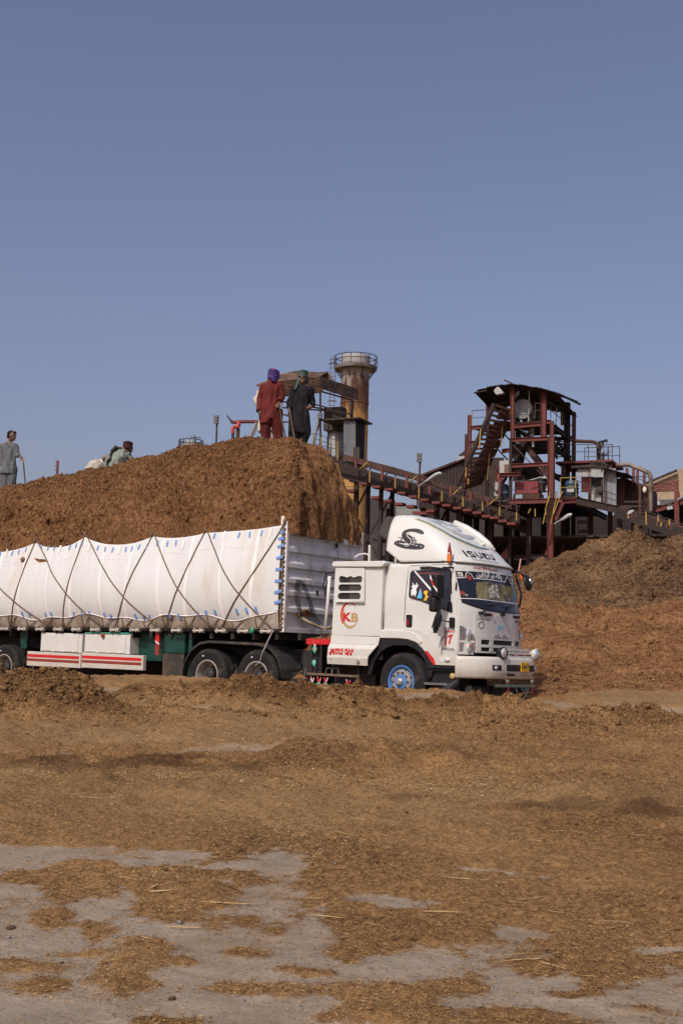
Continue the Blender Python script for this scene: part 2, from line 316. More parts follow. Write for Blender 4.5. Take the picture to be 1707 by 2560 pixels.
def bare_edge(x):
    pts = ((-2.44,6.47),(-1.58,6.21),(-1.19,5.77),(-0.71,5.47),(-0.43,5.3),(-0.21,5.52),(-0.08,5.75),(0.01,5.22),(0.27,5.08),(0.48,5.15),(0.75,5.3),(0.88,5.03),(0.98,4.78),(1.25,4.66),(1.83,4.71))
    return np.interp(x, [p[0] for p in pts], [p[1] for p in pts])
BARE = [((-1.51,6.76), 0.40, 0.22), ((-1.75,6.57), 0.35, 0.25), ((-1.02,6.67), 0.32, 0.13), ((-0.84,6.85), 0.2, 0.16), ((-0.29,6.77), 0.17, 0.38), ((-0.38,6.61), 0.22, 0.16), ((-0.22,5.81), 0.2, 0.3), ((-0.54,6.19), 0.1, 0.06), ((0.19,5.89), 0.22, 0.10), ((0.99,6.41), 0.12, 0.08), ((0.79,5.43), 0.16, 0.1), ((1.31,5.14), 0.14, 0.07), ((0.75,6.59), 0.16, 0.06),
 ((-2.17,11.54), 0.5, 0.16), ((-1.8,14.84), 1.3, 0.4), ((-1.02,14.98), 0.8, 0.35), ((0.76,15.11), 0.4, 0.2), ((-3.25,21.18), 1.2, 0.7), ((3.14,18.0), 1.6, 0.5), ((4.62,18.3), 0.9, 0.4)]
ISLES = [((-1.13,5.35), 0.13, 0.14), ((-0.92,5.25), 0.1, 0.12), ((-0.7,4.87), 0.10, 0.32), ((-1.01,4.74), 0.14, 0.09), ((-0.98,4.55), 0.08, 0.07), ((-0.52,4.86), 0.06, 0.04), ((-0.38,4.93), 0.07, 0.05), ((-0.23,4.54), 0.14, 0.07), ((-0.12,4.77), 0.08, 0.04), ((0.25,4.57), 0.2, 0.10), ((0.48,4.37), 0.34, 0.09), ((0.85,4.6), 0.14, 0.04), ((0.79,4.91), 0.08, 0.06), ((0.44,5.39), 0.2, 0.1), ((1.02,4.42), 0.12, 0.05), ((-0.5,4.19), 0.12, 0.05), ((0.14,4.26), 0.2, 0.06), ((1.11,4.81), 0.1, 0.03), ((-0.95,4.95), 0.12, 0.05)]
DARK = [((-1.71,10.31), 1.1, 0.42), ((-2.12,9.98), 0.7, 0.35), ((-1.19,10.82), 0.5, 0.16), ((1.45,8.6), 0.5, 0.22), ((0.48,8.76), 0.3, 0.12), ((2.09,8.39), 0.3, 0.15)]
STRIPS = [(19.6, 0.0, 0.35, -5.0, -2.2), (11.35, 0.02, 0.28, -3.2, -0.6), (16.3, -0.05, 0.55, -4.0, 3.4), (20.2, -0.22, 0.5, 1.0, 9.0)]
def strip_dist(x, y):
    d = np.full_like(np.asarray(x, float), 9.0)
    for y0, sl, wd, xa, xb in STRIPS: d = np.minimum(d, np.abs(y - y0 - sl*x)/wd + 3*np.clip(xa - x, 0, 9) + 3*np.clip(x - xb, 0, 9))
    return d
def ground_cover(x, y):
    wx = x + 0.05*fbm(x*3, y*3, 1.0, 2); wy = y + 0.07*fbm(x*3, y*3, 6.0, 2)
    f = (wy - bare_edge(wx))/0.7
    for (bx, by), sx, sy in BARE:
        if by < 10: f = np.minimum(f, (np.sqrt(((wx-bx)/sx)**2 + ((wy-by)/sy)**2) - 1)*0.9)
    for (bx, by), sx, sy in ISLES: f = np.maximum(f, (1 - np.sqrt(((wx-bx)/sx)**2 + ((wy-by)/sy)**2))*0.5)
    f = np.clip(f, -1.2, 1.2) - 0.10*(y < 9) + 0.50*fbm(x*4.2, y*3.4, 3.0, 6, 2.2, 0.66)
    c = sstep(-0.75, 0.6, f)
    return np.clip(np.minimum(c, 0.46 + 0.54*sstep(0.4, 1.4, strip_dist(x, y) + 0.5*fbm(x*2, y*2, 4.0, 4))), 0, 1)
def ground_dry(x, y): return 0.5*(1 - np.clip(ground_parts(x, y)[1]*5, 0, 1))*sstep(0.05, 0.75, fbm(x*0.42 + 3, y*0.55, 8.0, 5)) * sstep(6.5, 9.0, y)
def ground_wet(x, y):
    d = np.full_like(x, 9.0)
    for (bx, by), sx, sy in DARK: d = np.minimum(d, np.sqrt(((x-bx)/sx)**2 + ((y-by)/sy)**2) + 0.45*fbm(x*3, y*3, 2.0, 3))
    return 0.75*(1 - sstep(0.45, 1.25, d))
def ground_z(x, y, detail=True):
    b, m = ground_parts(x, y); c = ground_cover(x, y); z = b + m
    if detail:
        lump = np.clip(m*2.4, 0, 1)
        ridged = 1 - np.abs(fbm(x*2.6, y*2.6, 5.0, 3))
        z = z + lump*(0.14*fbm(x*3.0, y*3.0, 1.0, 4) + 0.085*fbm(x*10, y*10, 2.0, 3) + 0.06*(ridged-0.6))
        z = z + c*np.where(y < 9, c, 1)*(0.016 + (0.022 + 0.012*sstep(7, 10, y))*fbm(x*5, y*5, 7.0, 4) + 0.016*fbm(x*22, y*22, 9.0, 2)) + (1-c)*(0.006*fbm(x*7, y*7, 4.0, 4) + 0.004*noise3(x*30, y*30, 2))
        z = z + 0.045*fbm(x*0.9, y*0.9, 11.0, 3)*sstep(7, 12, y) - 0.05*(1 - sstep(0.3, 1.1, strip_dist(x, y)))
    return z, c, m
def spaced(a, b, d, far_a, far_b, g=1.16):
    mid = list(np.arange(a, b, d)); lo = []; hi = []; st = d; v = a
    while v > far_a: st *= g; v -= st; lo.append(v)
    st = d; v = mid[-1]
    while v < far_b: st *= g; v += st; hi.append(v)
    return np.array(lo[::-1] + mid + hi)
ys = np.concatenate([[-300, -100, -30, -8, 0, 2, 3], np.arange(3.4, 9.5, 0.021), np.arange(9.5, 13.0, 0.04), np.arange(13.0, 19.5, 0.028), np.arange(19.5, 20.5, 0.04), np.arange(20.5, 27, 0.09)]); v = ys[-1]; st = 0.09; hi = []
while v < 2500: st *= 1.13; v += st; hi.append(v)
ys = np.concatenate([ys, hi]); xs = np.concatenate([spaced(-4.8, 5.6, 0.032, -2500, 2500)])
gx, gy = np.meshgrid(xs, ys, indexing='ij')
gz, gc, gm = ground_z(gx, gy); gw = np.clip(ground_wet(gx, gy) + 0.9*np.clip(gm*5, 0, 1)*0.7*sstep(-0.1, 0.35, fbm(gx*1.7, gy*1.7, 4.0, 3)), 0, 0.85)  # damp patches, plus dark mottling on heaps standing in for clod shade
M_ground = bagasse_mat('ground_bagasse', (0.055, 0.027, 0.010), (0.225, 0.127, 0.054), (0.38, 0.245, 0.11), scale=30, bump=0.9, bdist=0.03, cover=True, silt=(0.288, 0.240, 0.184), wet_shade=(0.06, 0.029, 0.014), patch=0.5)
gme = np_mesh('ground', np.stack([gx, gy, gz], -1).reshape(-1, 3), quads(len(xs), len(ys)), M_ground, {'cover': gc.ravel(), 'wet_shade': gw.ravel(), 'dry': ground_dry(gx, gy).ravel()}, smooth=True)
ground = tag(link('ground', gme), kind='structure')

FIB = [(0.0, (0.045, 0.022, 0.009)), (0.35, (0.16, 0.086, 0.035)), (0.7, (0.32, 0.195, 0.082)), (0.93, (0.36, 0.24, 0.11)), (1.0, (0.52, 0.40, 0.22))]
M_fibre = tint_mat('loose_fibre', FIB)
def ground_scatter(n, x0, x1, y0, y1, seed, power=1.0, edge=0.0):
    r = np.random.default_rng(seed); y = y0 + (y1-y0)*r.uniform(0, 1, n)**power; k = (y/y1); x = 0.5*(x0+x1) + (x1-x0)*0.5*k*r.uniform(-1, 1, n)
    z, c, m = ground_z(x, y); keep = r.uniform(0, 1, n) < np.clip(c**1.15*1.03 - 0.03 + edge, 0, 1); x, y, z = x[keep], y[keep], z[keep]
    e = 0.03; zx = ground_z(x+e, y)[0]; zy = ground_z(x, y+e)[0]
    Nn = np.stack([-(zx-z)/e, -(zy-z)/e, np.ones_like(z)], -1); Nn /= np.linalg.norm(Nn, axis=1, keepdims=True)
    return np.stack([x, y, z], -1), Nn
def ftint(P, a, s): return np.clip(a + s*rng.normal(size=len(P)) + 0.16*fbm(P[:, 0]*0.9, P[:, 1]*0.9, 3.0, 4) - 0.4*ground_wet(P[:, 0], P[:, 1]) + 0.3*ground_dry(P[:, 0], P[:, 1]), 0, 1)
P_, N_ = ground_scatter(250000, -2.9, 3.1, 3.8, 10.0, 11, 1.1, 0.14)
tag(fibres('loose_bagasse', P_, N_, 0.0155, 0.0016, M_fibre, 1, 0.2, ftint(P_, 0.58, 0.15)), kind='stuff')
P_, N_ = ground_scatter(90000, -5.0, 5.6, 9.0, 19.0, 12, 1.0)
tn = ftint(P_, 0.55, 0.12)
tag(fibres('loose_bagasse', P_, N_, 0.024, 0.0034, M_fibre, 2, 0.25, tn), kind='stuff')

# shaggy fibre on the low heaps and crumbly clods in it
P_, N_ = ground_scatter(160000, -5.2, 5.6, 12.6, 19.0, 14, 1.0); k_ = rng.uniform(0, 1, len(P_)) < np.clip(ground_parts(P_[:, 0], P_[:, 1])[1]*4, 0, 1); P_, N_ = P_[k_], N_[k_]
tag(fibres('loose_bagasse', P_, N_, 0.05, 0.006, M_fibre, 7, 0.55, np.clip(0.42 + 0.18*rng.normal(size=len(P_)), 0, 1)), kind='stuff')
r_ = np.random.default_rng(31); cy = r_.uniform(12.6, 18.9, 90000); cx_ = r_.uniform(-0.29, 0.29, 90000)*cy; cz, cc, cm = ground_z(cx_, cy); kp = r_.uniform(0, 1, 90000) < np.clip(cm*3.2, 0, 1)**1.5*0.20 + 0.003; cx_, cy, cz = cx_[kp], cy[kp], cz[kp]
clods('bagasse_clods', np.stack([cx_, cy, cz], -1), np.tile([0.0, -0.2, 0.98], (len(cx_), 1)), 0.019, bagasse_mat('clod_bagasse', (0.05, 0.024, 0.010), (0.175, 0.098, 0.040), (0.31, 0.19, 0.085), scale=40, bump=0.8, bdist=0.02, patch=0.3), 32, 0.75)
cy = r_.uniform(4.4, 12.6, 9000); cx_ = r_.uniform(-0.29, 0.29, 9000)*cy; cz, cc, cm = ground_z(cx_, cy); kp = (r_.uniform(0, 1, 9000) < 0.10*cc) & (fbm(cx_*1.5, cy*1.5, 4.0, 3) > 0.1); cx_, cy, cz = cx_[kp], cy[kp], cz[kp]
clods('bagasse_clods', np.stack([cx_, cy, cz], -1), np.tile([0.0, 0.0, 1.0], (len(cx_), 1)), 0.008, MATS['clod_bagasse'], 33, 0.6)

# ---------------------------------------------------------------- the two bagasse heaps behind the lorry
def heap(name, label, x0, x1, y0, y1, d, zf, m, amp, seed):
    xs = np.arange(x0, x1, d); ys = np.arange(y0, y1, d); X, Y = np.meshgrid(xs, ys, indexing='ij'); Z = zf(X, Y)
    k = np.clip(Z*0.7, 0, 1)
    rid = np.clip(0.35 - np.abs(fbm(X*0.55+seed, Y*0.9, 3.0, 3)), 0, 1)
    Z = Z + k*amp*(0.24*fbm(X*0.5+seed, Y*0.5, 1.0, 3) - 0.08 + 0.10*fbm(X*2.2, Y*2.2, Z*2.2, 4) + 0.055*fbm(X*9, Y*9, Z*9, 2) - 1.0*rid*rid*(noise3(X*0.3, Y*0.3, seed) > 0.1))
    # crumbly clods
    cl = np.clip(fbm(X*1.6, Y*1.6, Z*1.2 + seed, 3) - 0.75, 0, 1); Z = Z + k*amp*0.55*cl
    me = np_mesh(name, np.stack([X, Y, Z], -1).reshape(-1, 3), quads(len(xs), len(ys)), m, smooth=False); o = link(name, me); tag(o, label, 'heap'); return o, X, Y, Z
def crest_fn(crest, yc, front, back, base, pw=1.25):
    cx = [c[0] for c in crest]; cz = [c[1] for c in crest]
    def zf(X, Y):
        h = np.interp(X, cx, cz); yy = yc + 1.2*noise3(X*0.25, 0.0, 4.4); t = np.where(Y < yy, (yy-Y)/front, (Y-yy)/back); t = np.clip(t, 0, 1)
        return base + (h-base)*(1 - t**pw) - 0.6*sstep(0.96, 1.0, t)
    return zf
M_heap1 = bagasse_mat('heap_bagasse', (0.045, 0.020, 0.008), (0.225, 0.113, 0.048), (0.35, 0.20, 0.09), scale=10, bump=0.8, bdist=0.10, patch=0.45)
M_heap2 = bagasse_mat('old_heap_bagasse', (0.022, 0.012, 0.007), (0.125, 0.073, 0.037), (0.28, 0.18, 0.09), scale=7, bump=1.0, bdist=0.12, patch=0.6)
near_crest = ((2.2, 0.1), (3.8, 2.0), (5.12,2.93), (6.25,2.62), (7.58,2.72), (8.99,2.89), (9.73,2.85), (13.0, 3.1), (18.0, 2.4), (26, 0.3))
far_crest = ((2.5, 0.1), (5.8, 3.6), (7.1,4.59), (7.79,4.8), (8.5,5.06), (9.43,5.37), (10.38,5.82), (10.85,6.16), (11.23,6.29), (11.59,6.25), (12.26,6.19), (12.64,6.19), (13.21,6.3), (13.73,6.3), (17, 6.5), (24, 4.0), (32, 0.3))
h1, hX1, hY1, hZ1 = heap('bagasse_heap', 'low orange brown heap of fresh bagasse close behind the lorry cab', 2.2, 24, 22.2, 44, 0.085, crest_fn(near_crest, 36, 13.2, 7, 0.3, 1.1), M_heap1, 0.75, 3.0)
h2, hX2, hY2, hZ2 = heap('bagasse_heap', 'tall dark weathered heap of old bagasse with crumbled crest below the plant', 2.5, 30, 36.5, 66, 0.13, crest_fn(far_crest, 50, 14.0, 14, 0.3, 1.15), M_heap2, 1.25, 8.0)
def surf_scatter(X, Y, Z, n, seed, x0, x1, y0, y1):
    r = np.random.default_rng(seed); i = r.integers(0, X.shape[0]-1, n*3); j = r.integers(0, X.shape[1]-1, n*3)
    P = np.stack([X[i, j], Y[i, j], Z[i, j]], -1); A = np.stack([X[i+1, j], Y[i+1, j], Z[i+1, j]], -1) - P; B = np.stack([X[i, j+1], Y[i, j+1], Z[i, j+1]], -1) - P
    Nn = np.cross(A, B); Nn /= np.linalg.norm(Nn, axis=1, keepdims=True); a = r.uniform(0, 1, (n*3, 1)); b = r.uniform(0, 1, (n*3, 1)); P = P + a*A + b*B
    k = (P[:, 0] > x0) & (P[:, 0] < x1) & (P[:, 1] > y0) & (P[:, 1] < y1) & (P[:, 2] > 0.3); return P[k][:n], Nn[k][:n]
M_fib2 = tint_mat('heap_fibre', [(0.0, (0.028, 0.013, 0.006)), (0.4, (0.13, 0.064, 0.028)), (0.75, (0.23, 0.125, 0.055)), (1.0, (0.34, 0.22, 0.11))])
P_, N_ = surf_scatter(hX1, hY1, hZ1, 45000, 5, 3.0, 11.5, 22, 37)
tag(fibres('heap_litter', P_, N_, 0.05, 0.014, M_fib2, 3, 0.4, np.clip(0.5+0.22*rng.normal(size=len(P_)), 0, 1)), kind='stuff')
P_, N_ = surf_scatter(hX2, hY2, hZ2, 30000, 6, 5.0, 16, 36, 52)
tag(fibres('heap_litter', P_, N_, 0.08, 0.022, M_fib2, 4, 0.4, np.clip(0.42+0.24*rng.normal(size=len(P_)), 0, 1)), kind='stuff')

P_, N_ = surf_scatter(hX1, hY1, hZ1, 5000, 15, 3.0, 11.5, 22, 37); clods('heap_clods', P_[:2500], N_[:2500], 0.03, M_heap1, 34, 0.5)
P_, N_ = surf_scatter(hX2, hY2, hZ2, 5500, 16, 5.0, 16, 36, 52); k_ = fbm(P_[:, 0]*0.6, P_[:, 1]*0.6, P_[:, 2], 3) > 0.0; clods('heap_clods', P_[k_], N_[k_], 0.06, M_heap2, 35, 0.5)

# ---------------------------------------------------------------- the heaped load on the trailer (built in the trailer's own frame)
LX0, LX1, LW = -13.9, -2.83, 2.52      # back, front wall, width of the trailer body
crest_x = [-15.5, -13.5, -11.0, -9.5, -8.0, -6.6, -5.3, -4.2, -3.2, -2.5]
crest_z = [4.75, 4.82, 5.02, 5.14, 5.22, 5.37, 5.50, 5.46, 5.36, 5.30]
rim_x = [-15.5, -11.4, -10.2, -9.4, -8.5, -7.5, -6.4, -5.7, -4.9, -4.0, -2.77]; rim_z = [3.05, 3.02, 3.18, 3.0, 3.22, 2.98, 3.2, 3.15, 3.25, 3.26, 3.4]
def load_pt(X, t):
    """t 0..1 from the near rim up over the crest to the far rim, at trailer station X"""
    H = np.interp(X, crest_x, crest_z); z0 = np.interp(X, rim_x, rim_z) - 0.12
    a = np.pi*np.asarray(t); n = 4.6
    cy = np.sign(np.cos(a))*np.abs(np.cos(a))**(2/n); cz = np.abs(np.sin(a))**(2/3.6)
    Yh = LW/2 - 0.05 - 0.42*cz**2; return LW/2 - cy*Yh, z0 + (H - z0)*cz
nu, nt = 640, 300
ul = np.linspace(0, 1, nu); tl = np.linspace(0, 1, nt)
U, T = np.meshgrid(ul, tl, indexing='ij'); Xb = LX0 + (LX1 - LX0)*U
Yb, Zb = load_pt(Xb, T)
# round the front end down to the steel wall
zr = np.interp(Xb, rim_x, rim_z) - 0.12
fr = np.clip((Xb - (LX1 - 0.95))/0.95, 0, 1)
Zf = zr + (Zb - zr)*np.clip(1 - fr**3.6, 0, 1)**0.55; Xf = Xb + 0.10*fr
Vl = np.stack([Xf, Yb, Zf], -1)
du = np.gradient(Vl, axis=0); dv = np.gradient(Vl, axis=1); Nl = np.cross(du, dv); Nl /= (np.linalg.norm(Nl, axis=2, keepdims=True) + 1e-9)
if Nl[nu//2, nt//2, 2] < 0: Nl = -Nl
x, y, z = Vl[..., 0], Vl[..., 1], Vl[..., 2]
edge = sstep(0, 0.05, T)*sstep(0, 0.05, 1-T)
steep = 1 - np.clip(Nl[..., 2], 0, 1)
dsp = 0.07*fbm(x*0.9, y*0.9, z*0.9, 3) + 0.045*fbm(x*3.4, y*3.4, z*1.5, 3) + 0.045*fbm(x*8, y*8, z*4.5, 3) + 0.024*fbm(x*21, y*21, z*15, 2)
pits = np.clip(fbm(x*5.0+9, y*5.0, z*3.0, 3) - 0.55, 0, 1); dsp = dsp - 0.09*pits
dsp = dsp + fr*0.10*(0.5 - np.abs(noise3(y*3.2, x*1.5, z*0.35 + 3.0)) + 0.5*noise3(y*9, x*4, z*1.2))
slabs = np.clip(np.abs(noise3(x*1.1, y*1.1, z*0.45 + 5)) - 0.0, 0, 1); dsp = dsp - 0.07*np.clip(0.16 - slabs, 0, 1)/0.16*steep
Vl = Vl + Nl*(dsp*edge)[..., None]
M_load = bagasse_mat('load_bagasse', (0.036, 0.016, 0.008), (0.180, 0.091, 0.041), (0.31, 0.175, 0.08), scale=15, bump=0.85, bdist=0.06, stretch=(1, 1, 0.75), patch=0.35)
lme = np_mesh('bagasse_load', Vl.reshape(-1, 3), quads(nu, nt), M_load, smooth=False)
load = link('bagasse_load', lme, loc=(TX, TY, 0)); load.rotation_euler = (0, 0, -TH)
tag(load, 'tall heaped load of brown bagasse on top of the white tarped trailer', 'load')
r_ = np.random.default_rng(21); n = 42000; i = r_.integers(0, nu-1, n); j = r_.integers(1, int(nt*0.62), n)
Pl = Vl[i, j] + (Vl[np.minimum(i+1, nu-1), j] - Vl[i, j])*r_.uniform(0, 1, (n, 1)) + (Vl[i, j+1] - Vl[i, j])*r_.uniform(0, 1, (n, 1))
du = np.gradient(Vl, axis=0); dv = np.gradient(Vl, axis=1); N2 = np.cross(du, dv); N2 /= (np.linalg.norm(N2, axis=2, keepdims=True) + 1e-9)
if N2[nu//2, nt//2, 2] < 0: N2 = -N2
lf = fibres('load_fibres', Pl, N2[i, j], 0.045, 0.009, M_fib2, 6, 0.45, np.clip(0.42+0.2*r_.normal(size=n), 0, 1)); lf.parent = load; lf['kind'] = 'stuff'

n = 7000; i = r_.integers(0, nu-1, n); j = r_.integers(2, int(nt*0.6), n); k_ = fbm(Vl[i, j, 0]*1.2, Vl[i, j, 1]*1.2, Vl[i, j, 2]*0.8, 3) > 0.05; cl_ = clods('load_clods', Vl[i, j][k_], N2[i, j][k_], 0.017, M_load, 36, 0.7, 1.2); cl_.parent = load

# ---------------------------------------------------------------- shared materials for the lorry
M_white = mat('white_paint', (0.595, 0.61, 0.58), 0.32, dust=((0.36, 0.28, 0.19), 1.5, 0.55, 1.0), var=0.045, vscale=2.2, coat=0.35, col2=(0.60, 0.55, 0.47), thr=0.76, soft=0.16, cscale=1.2)
M_white2 = mat('dusty_white_paint', (0.57, 0.57, 0.54), 0.45, var=0.06, vscale=3, col2=(0.42, 0.35, 0.27), thr=0.72, soft=0.14, cscale=2.2)
M_black = mat('black_plastic', (0.013, 0.013, 0.0145), 0.5, var=0.2, spec=0.3)
M_chassis = mat('chassis_black', (0.013, 0.012, 0.012), 0.7, var=0.3, col2=(0.07, 0.045, 0.026), thr=0.64, soft=0.12, cscale=2.0)
M_glass = mat('dark_glass', (0.012, 0.014, 0.022), 0.06, var=0.1, spec=0.6)
M_rubber = mat('tyre_rubber', (0.015, 0.0145, 0.0145), 0.85, spec=0.25, var=0.25, vscale=5, col2=(0.10, 0.07, 0.045), thr=0.64, soft=0.14, cscale=4.0, bump=0.15, bscale=60)
M_rim = mat('rim_silver', (0.46, 0.45, 0.43), 0.4, 0.6, var=0.15, vscale=9, col2=(0.22, 0.17, 0.12), thr=0.62, soft=0.1, cscale=7)
M_rimw = mat('rim_dusty', (0.34, 0.32, 0.29), 0.55, 0.2, var=0.25, vscale=8)
M_blue = mat('blue_paint', (0.07, 0.19, 0.45), 0.4, var=0.12)
M_red = mat('red_paint', (0.52, 0.015, 0.018), 0.4, var=0.08)
M_maroon = mat('maroon_paint', (0.22, 0.035, 0.02), 0.5, var=0.1)
M_gold = mat('gold_decal', (0.42, 0.29, 0.13), 0.4, var=0.05)
M_ink = mat('black_decal', (0.02, 0.02, 0.022), 0.45, var=0.05)
M_greydecal = mat('grey_decal', (0.26, 0.26, 0.27), 0.45, var=0.05)
M_chrome = mat('chrome', (0.75, 0.75, 0.76), 0.12, 1.0, var=0.05)
M_steelgrey = mat('grey_metal', (0.42, 0.42, 0.42), 0.35, 0.7, var=0.1)
M_lens = mat('lamp_glass', (0.62, 0.64, 0.66), 0.08, 0.35, var=0.3, vscale=14)
M_amber = mat('amber_plastic', (0.75, 0.16, 0.02), 0.3, var=0.1)
M_yellow = mat('yellow_plate', (0.75, 0.42, 0.015), 0.5, var=0.08)
M_pink = mat('pink_plastic', (0.85, 0.08, 0.25), 0.4, var=0.1)
M_teal = mat('teal_enamel', (0.10, 0.48, 0.37), 0.4, var=0.2, vscale=20)
M_whitedecal = mat('white_decal', (0.72, 0.72, 0.72), 0.5, var=0.05)
M_yellowdecal = mat('yellow_decal', (0.75, 0.45, 0.03), 0.5, var=0.05)
M_skydecal = mat('light_blue_decal', (0.13, 0.45, 0.72), 0.5, var=0.05)
M_cloth_black = mat('black_cloth', (0.012, 0.012, 0.014), 0.75, var=0.2)
M_bag = M_load

def fill_mesh(splines, ext=0.002, res=6):
    """flat plate from closed 2-D outlines; inner outlines become holes"""
    cu = bpy.data.curves.new('outline', 'CURVE'); cu.dimensions = '2D'; cu.fill_mode = 'BOTH'; cu.extrude = ext
    for pts in splines:
        sp = cu.splines.new('POLY'); sp.points.add(len(pts)-1); sp.use_cyclic_u = True
        for q, (a, b) in zip(sp.points, pts): q.co = (a, b, 0, 1)
    o = bpy.data.objects.new('outline', cu); COL.objects.link(o); dg = bpy.context.evaluated_depsgraph_get()
    me = bpy.data.meshes.new_from_object(o.evaluated_get(dg)); bpy.data.objects.remove(o); bpy.data.curves.remove(cu); return me
def text_mesh(body, size=1.0, ext=0.002, bold=0.0, shear=0.0, spacing=1.0, align='CENTER'):
    cu = bpy.data.curves.new('text', 'FONT'); cu.body = body; cu.size = size; cu.extrude = ext; cu.offset = bold; cu.shear = shear; cu.space_character = spacing
    cu.align_x = align; cu.align_y = 'CENTER'; cu.resolution_u = 3
    o = bpy.data.objects.new('text', cu); COL.objects.link(o); dg = bpy.context.evaluated_depsgraph_get()
    me = bpy.data.meshes.new_from_object(o.evaluated_get(dg)); bpy.data.objects.remove(o); bpy.data.curves.remove(cu); return me
def place(me, name, fn, m, parent, scale=(1, 1), at=(0, 0), rot=0.0, maxlen=0):
    """send a flat mesh onto a surface: fn(a, b, h) -> point"""
    c, s_ = math.cos(rot), math.sin(rot)
    if maxlen:
        b = bmesh.new(); b.from_mesh(me); bmesh.ops.triangulate(b, faces=b.faces)
        for _ in range(5):
            es = [e for e in b.edges if e.calc_length() > maxlen]
            if not es: break
            bmesh.ops.subdivide_edges(b, edges=es, cuts=1); bmesh.ops.triangulate(b, faces=b.faces)
        b.to_mesh(me); b.free()
    for v in me.vertices:
        a, b = v.co.x*scale[0], v.co.y*scale[1]; a, b = a*c - b*s_ + at[0], a*s_ + b*c + at[1]
        v.co = fn(a, b, v.co.z)
    me.materials.clear(); me.materials.append(m); return link(name, me, parent)
def fit_text(body, name, fn, m, parent, a0, a1, b0, b1, **k):
    me = text_mesh(body, **k); xs = [v.co.x for v in me.vertices]; ys_ = [v.co.y for v in me.vertices]
    sx = (a1-a0)/(max(xs)-min(xs)); sy = (b1-b0)/(max(ys_)-min(ys_))
    for v in me.vertices: v.co.x = (v.co.x - (max(xs)+min(xs))/2); v.co.y = (v.co.y - (max(ys_)+min(ys_))/2)
    return place(me, name, fn, m, parent, (sx, sy), ((a0+a1)/2, (b0+b1)/2))
def stroke(pts, w):
    """outline of a thick polyline"""
    L_, R_ = [], []
    for i, p in enumerate(pts):
        a = Vector(pts[max(i-1, 0)]); b = Vector(pts[min(i+1, len(pts)-1)]); d = (b - a); d = Vector((-d.y, d.x)).normalized()
        k = w[i] if isinstance(w, (list, tuple)) else w
        L_.append((p[0]+d.x*k/2, p[1]+d.y*k/2)); R_.append((p[0]-d.x*k/2, p[1]-d.y*k/2))
    return L_ + R_[::-1]
def arc(cx, cy, r, a0, a1, n=14, ry=None):
    ry = ry or r; return [(cx + r*math.cos(R(a0+(a1-a0)*i/(n-1))), cy + ry*math.sin(R(a0+(a1-a0)*i/(n-1)))) for i in range(n)]
# block letters of the maker's name, unit height 1
_ISUZU = [[[(0.1, 0), (0.1, 1)]],
          [[(0.86, 0.89), (0.22, 0.89), (0.12, 0.78), (0.15, 0.6), (0.75, 0.42), (0.8, 0.22), (0.7, 0.11), (0.05, 0.11)]],
          [[(0.1, 1), (0.1, 0.25), (0.24, 0.11), (0.66, 0.11), (0.8, 0.25), (0.8, 1)]],
          [[(0.08, 0.89), (0.82, 0.89), (0.8, 0.78), (0.12, 0.22), (0.1, 0.11), (0.88, 0.11)]],
          [[(0.1, 1), (0.1, 0.25), (0.24, 0.11), (0.66, 0.11), (0.8, 0.25), (0.8, 1)]]]
def maker_letters(fn, m, parent, a0, a1, b0, b1, name='letter', ext=0.003):
    tot = 0.2 + 4*0.9 + 4*0.22; x = 0
    for i, g_ in enumerate(_ISUZU):
        wd = 0.2 if i == 0 else 0.9
        for ln in g_:
            me = fill_mesh([stroke(ln, 0.2)], ext); place(me, name, fn, m, parent, ((a1-a0)/tot, (b1-b0)), (a0 + x*(a1-a0)/tot, b0))
        x += wd + 0.22

# ---------------------------------------------------------------- the lorry (tractor unit)
truck = thing('truck', 'white cab tractor lorry with tall roof fairing and sleeper box', 'truck', (TX, TY, 0), -TH)
YC = 1.12
def hw(z): return 1.07 - 0.065*float(sstep(1.9, 2.7, z))
def xf(z): return 1.42 - 0.15*max(0.0, min(1.0, (z-1.78)/0.82)) - (0.10*((z-2.6)/0.1)**2 if z > 2.6 else 0)
def side_pt(X, Z, h): return Vector((X, YC - hw(Z) - h, Z))
def front_x(Y, Z):
    t = (Y - YC)/hw(Z); return xf(Z) - 0.265*min(1.0, abs(t))**3.3
def front_pt(Y, Z, h):
    e = 0.01; t = Vector((front_x(Y+e, Z) - front_x(Y-e, Z), 2*e, 0)).normalized(); n = Vector((t.y, -t.x, 0))
    return Vector((front_x(Y, Z), Y, Z)) + n*h
def outline(z, inset=0.0):
    pts = []; w = hw(z) - inset; rb = 0.12
    for i in range(5):
        a = R(180 + 90*i/4); pts.append((-0.5+inset + rb + rb*math.cos(a), YC - w + rb + rb*math.sin(a)))
    nfr = 26
    for i in range(nfr+1):
        t = -math.cos(math.pi*i/nfr); pts.append((xf(z) - inset - 0.265*abs(t)**3.3, YC + t*w))
    for i in range(5):
        a = R(90 + 90*i/4); pts.append((-0.5+inset + rb + rb*math.cos(a), YC + w - rb + rb*math.sin(a)))
    return pts
b_ = MB(); zs = [1.30, 1.45, 1.6, 1.75, 1.8, 1.9, 2.0, 2.15, 2.3, 2.45, 2.55, 2.6, 2.64, 2.665]
b_.grid([[(x, y, z) for x, y in outline(z, 0.0 if z < 2.62 else (0.012 if z < 2.65 else 0.05))] for z in zs], closed=True)
top = [(x, y, 2.668) for x, y in outline(2.66, 0.12)]; b_.add(top, [tuple(range(len(top)))])
o2 = [(x, y, 2.665) for x, y in outline(2.665, 0.05)]; n_ = len(o2); b_.add(o2 + top, [(i, (i+1) % n_, n_+(i+1) % n_, n_+i) for i in range(n_)])
b_.add([(x, y, 1.30) for x, y in outline(1.3)], [tuple(range(n_))])
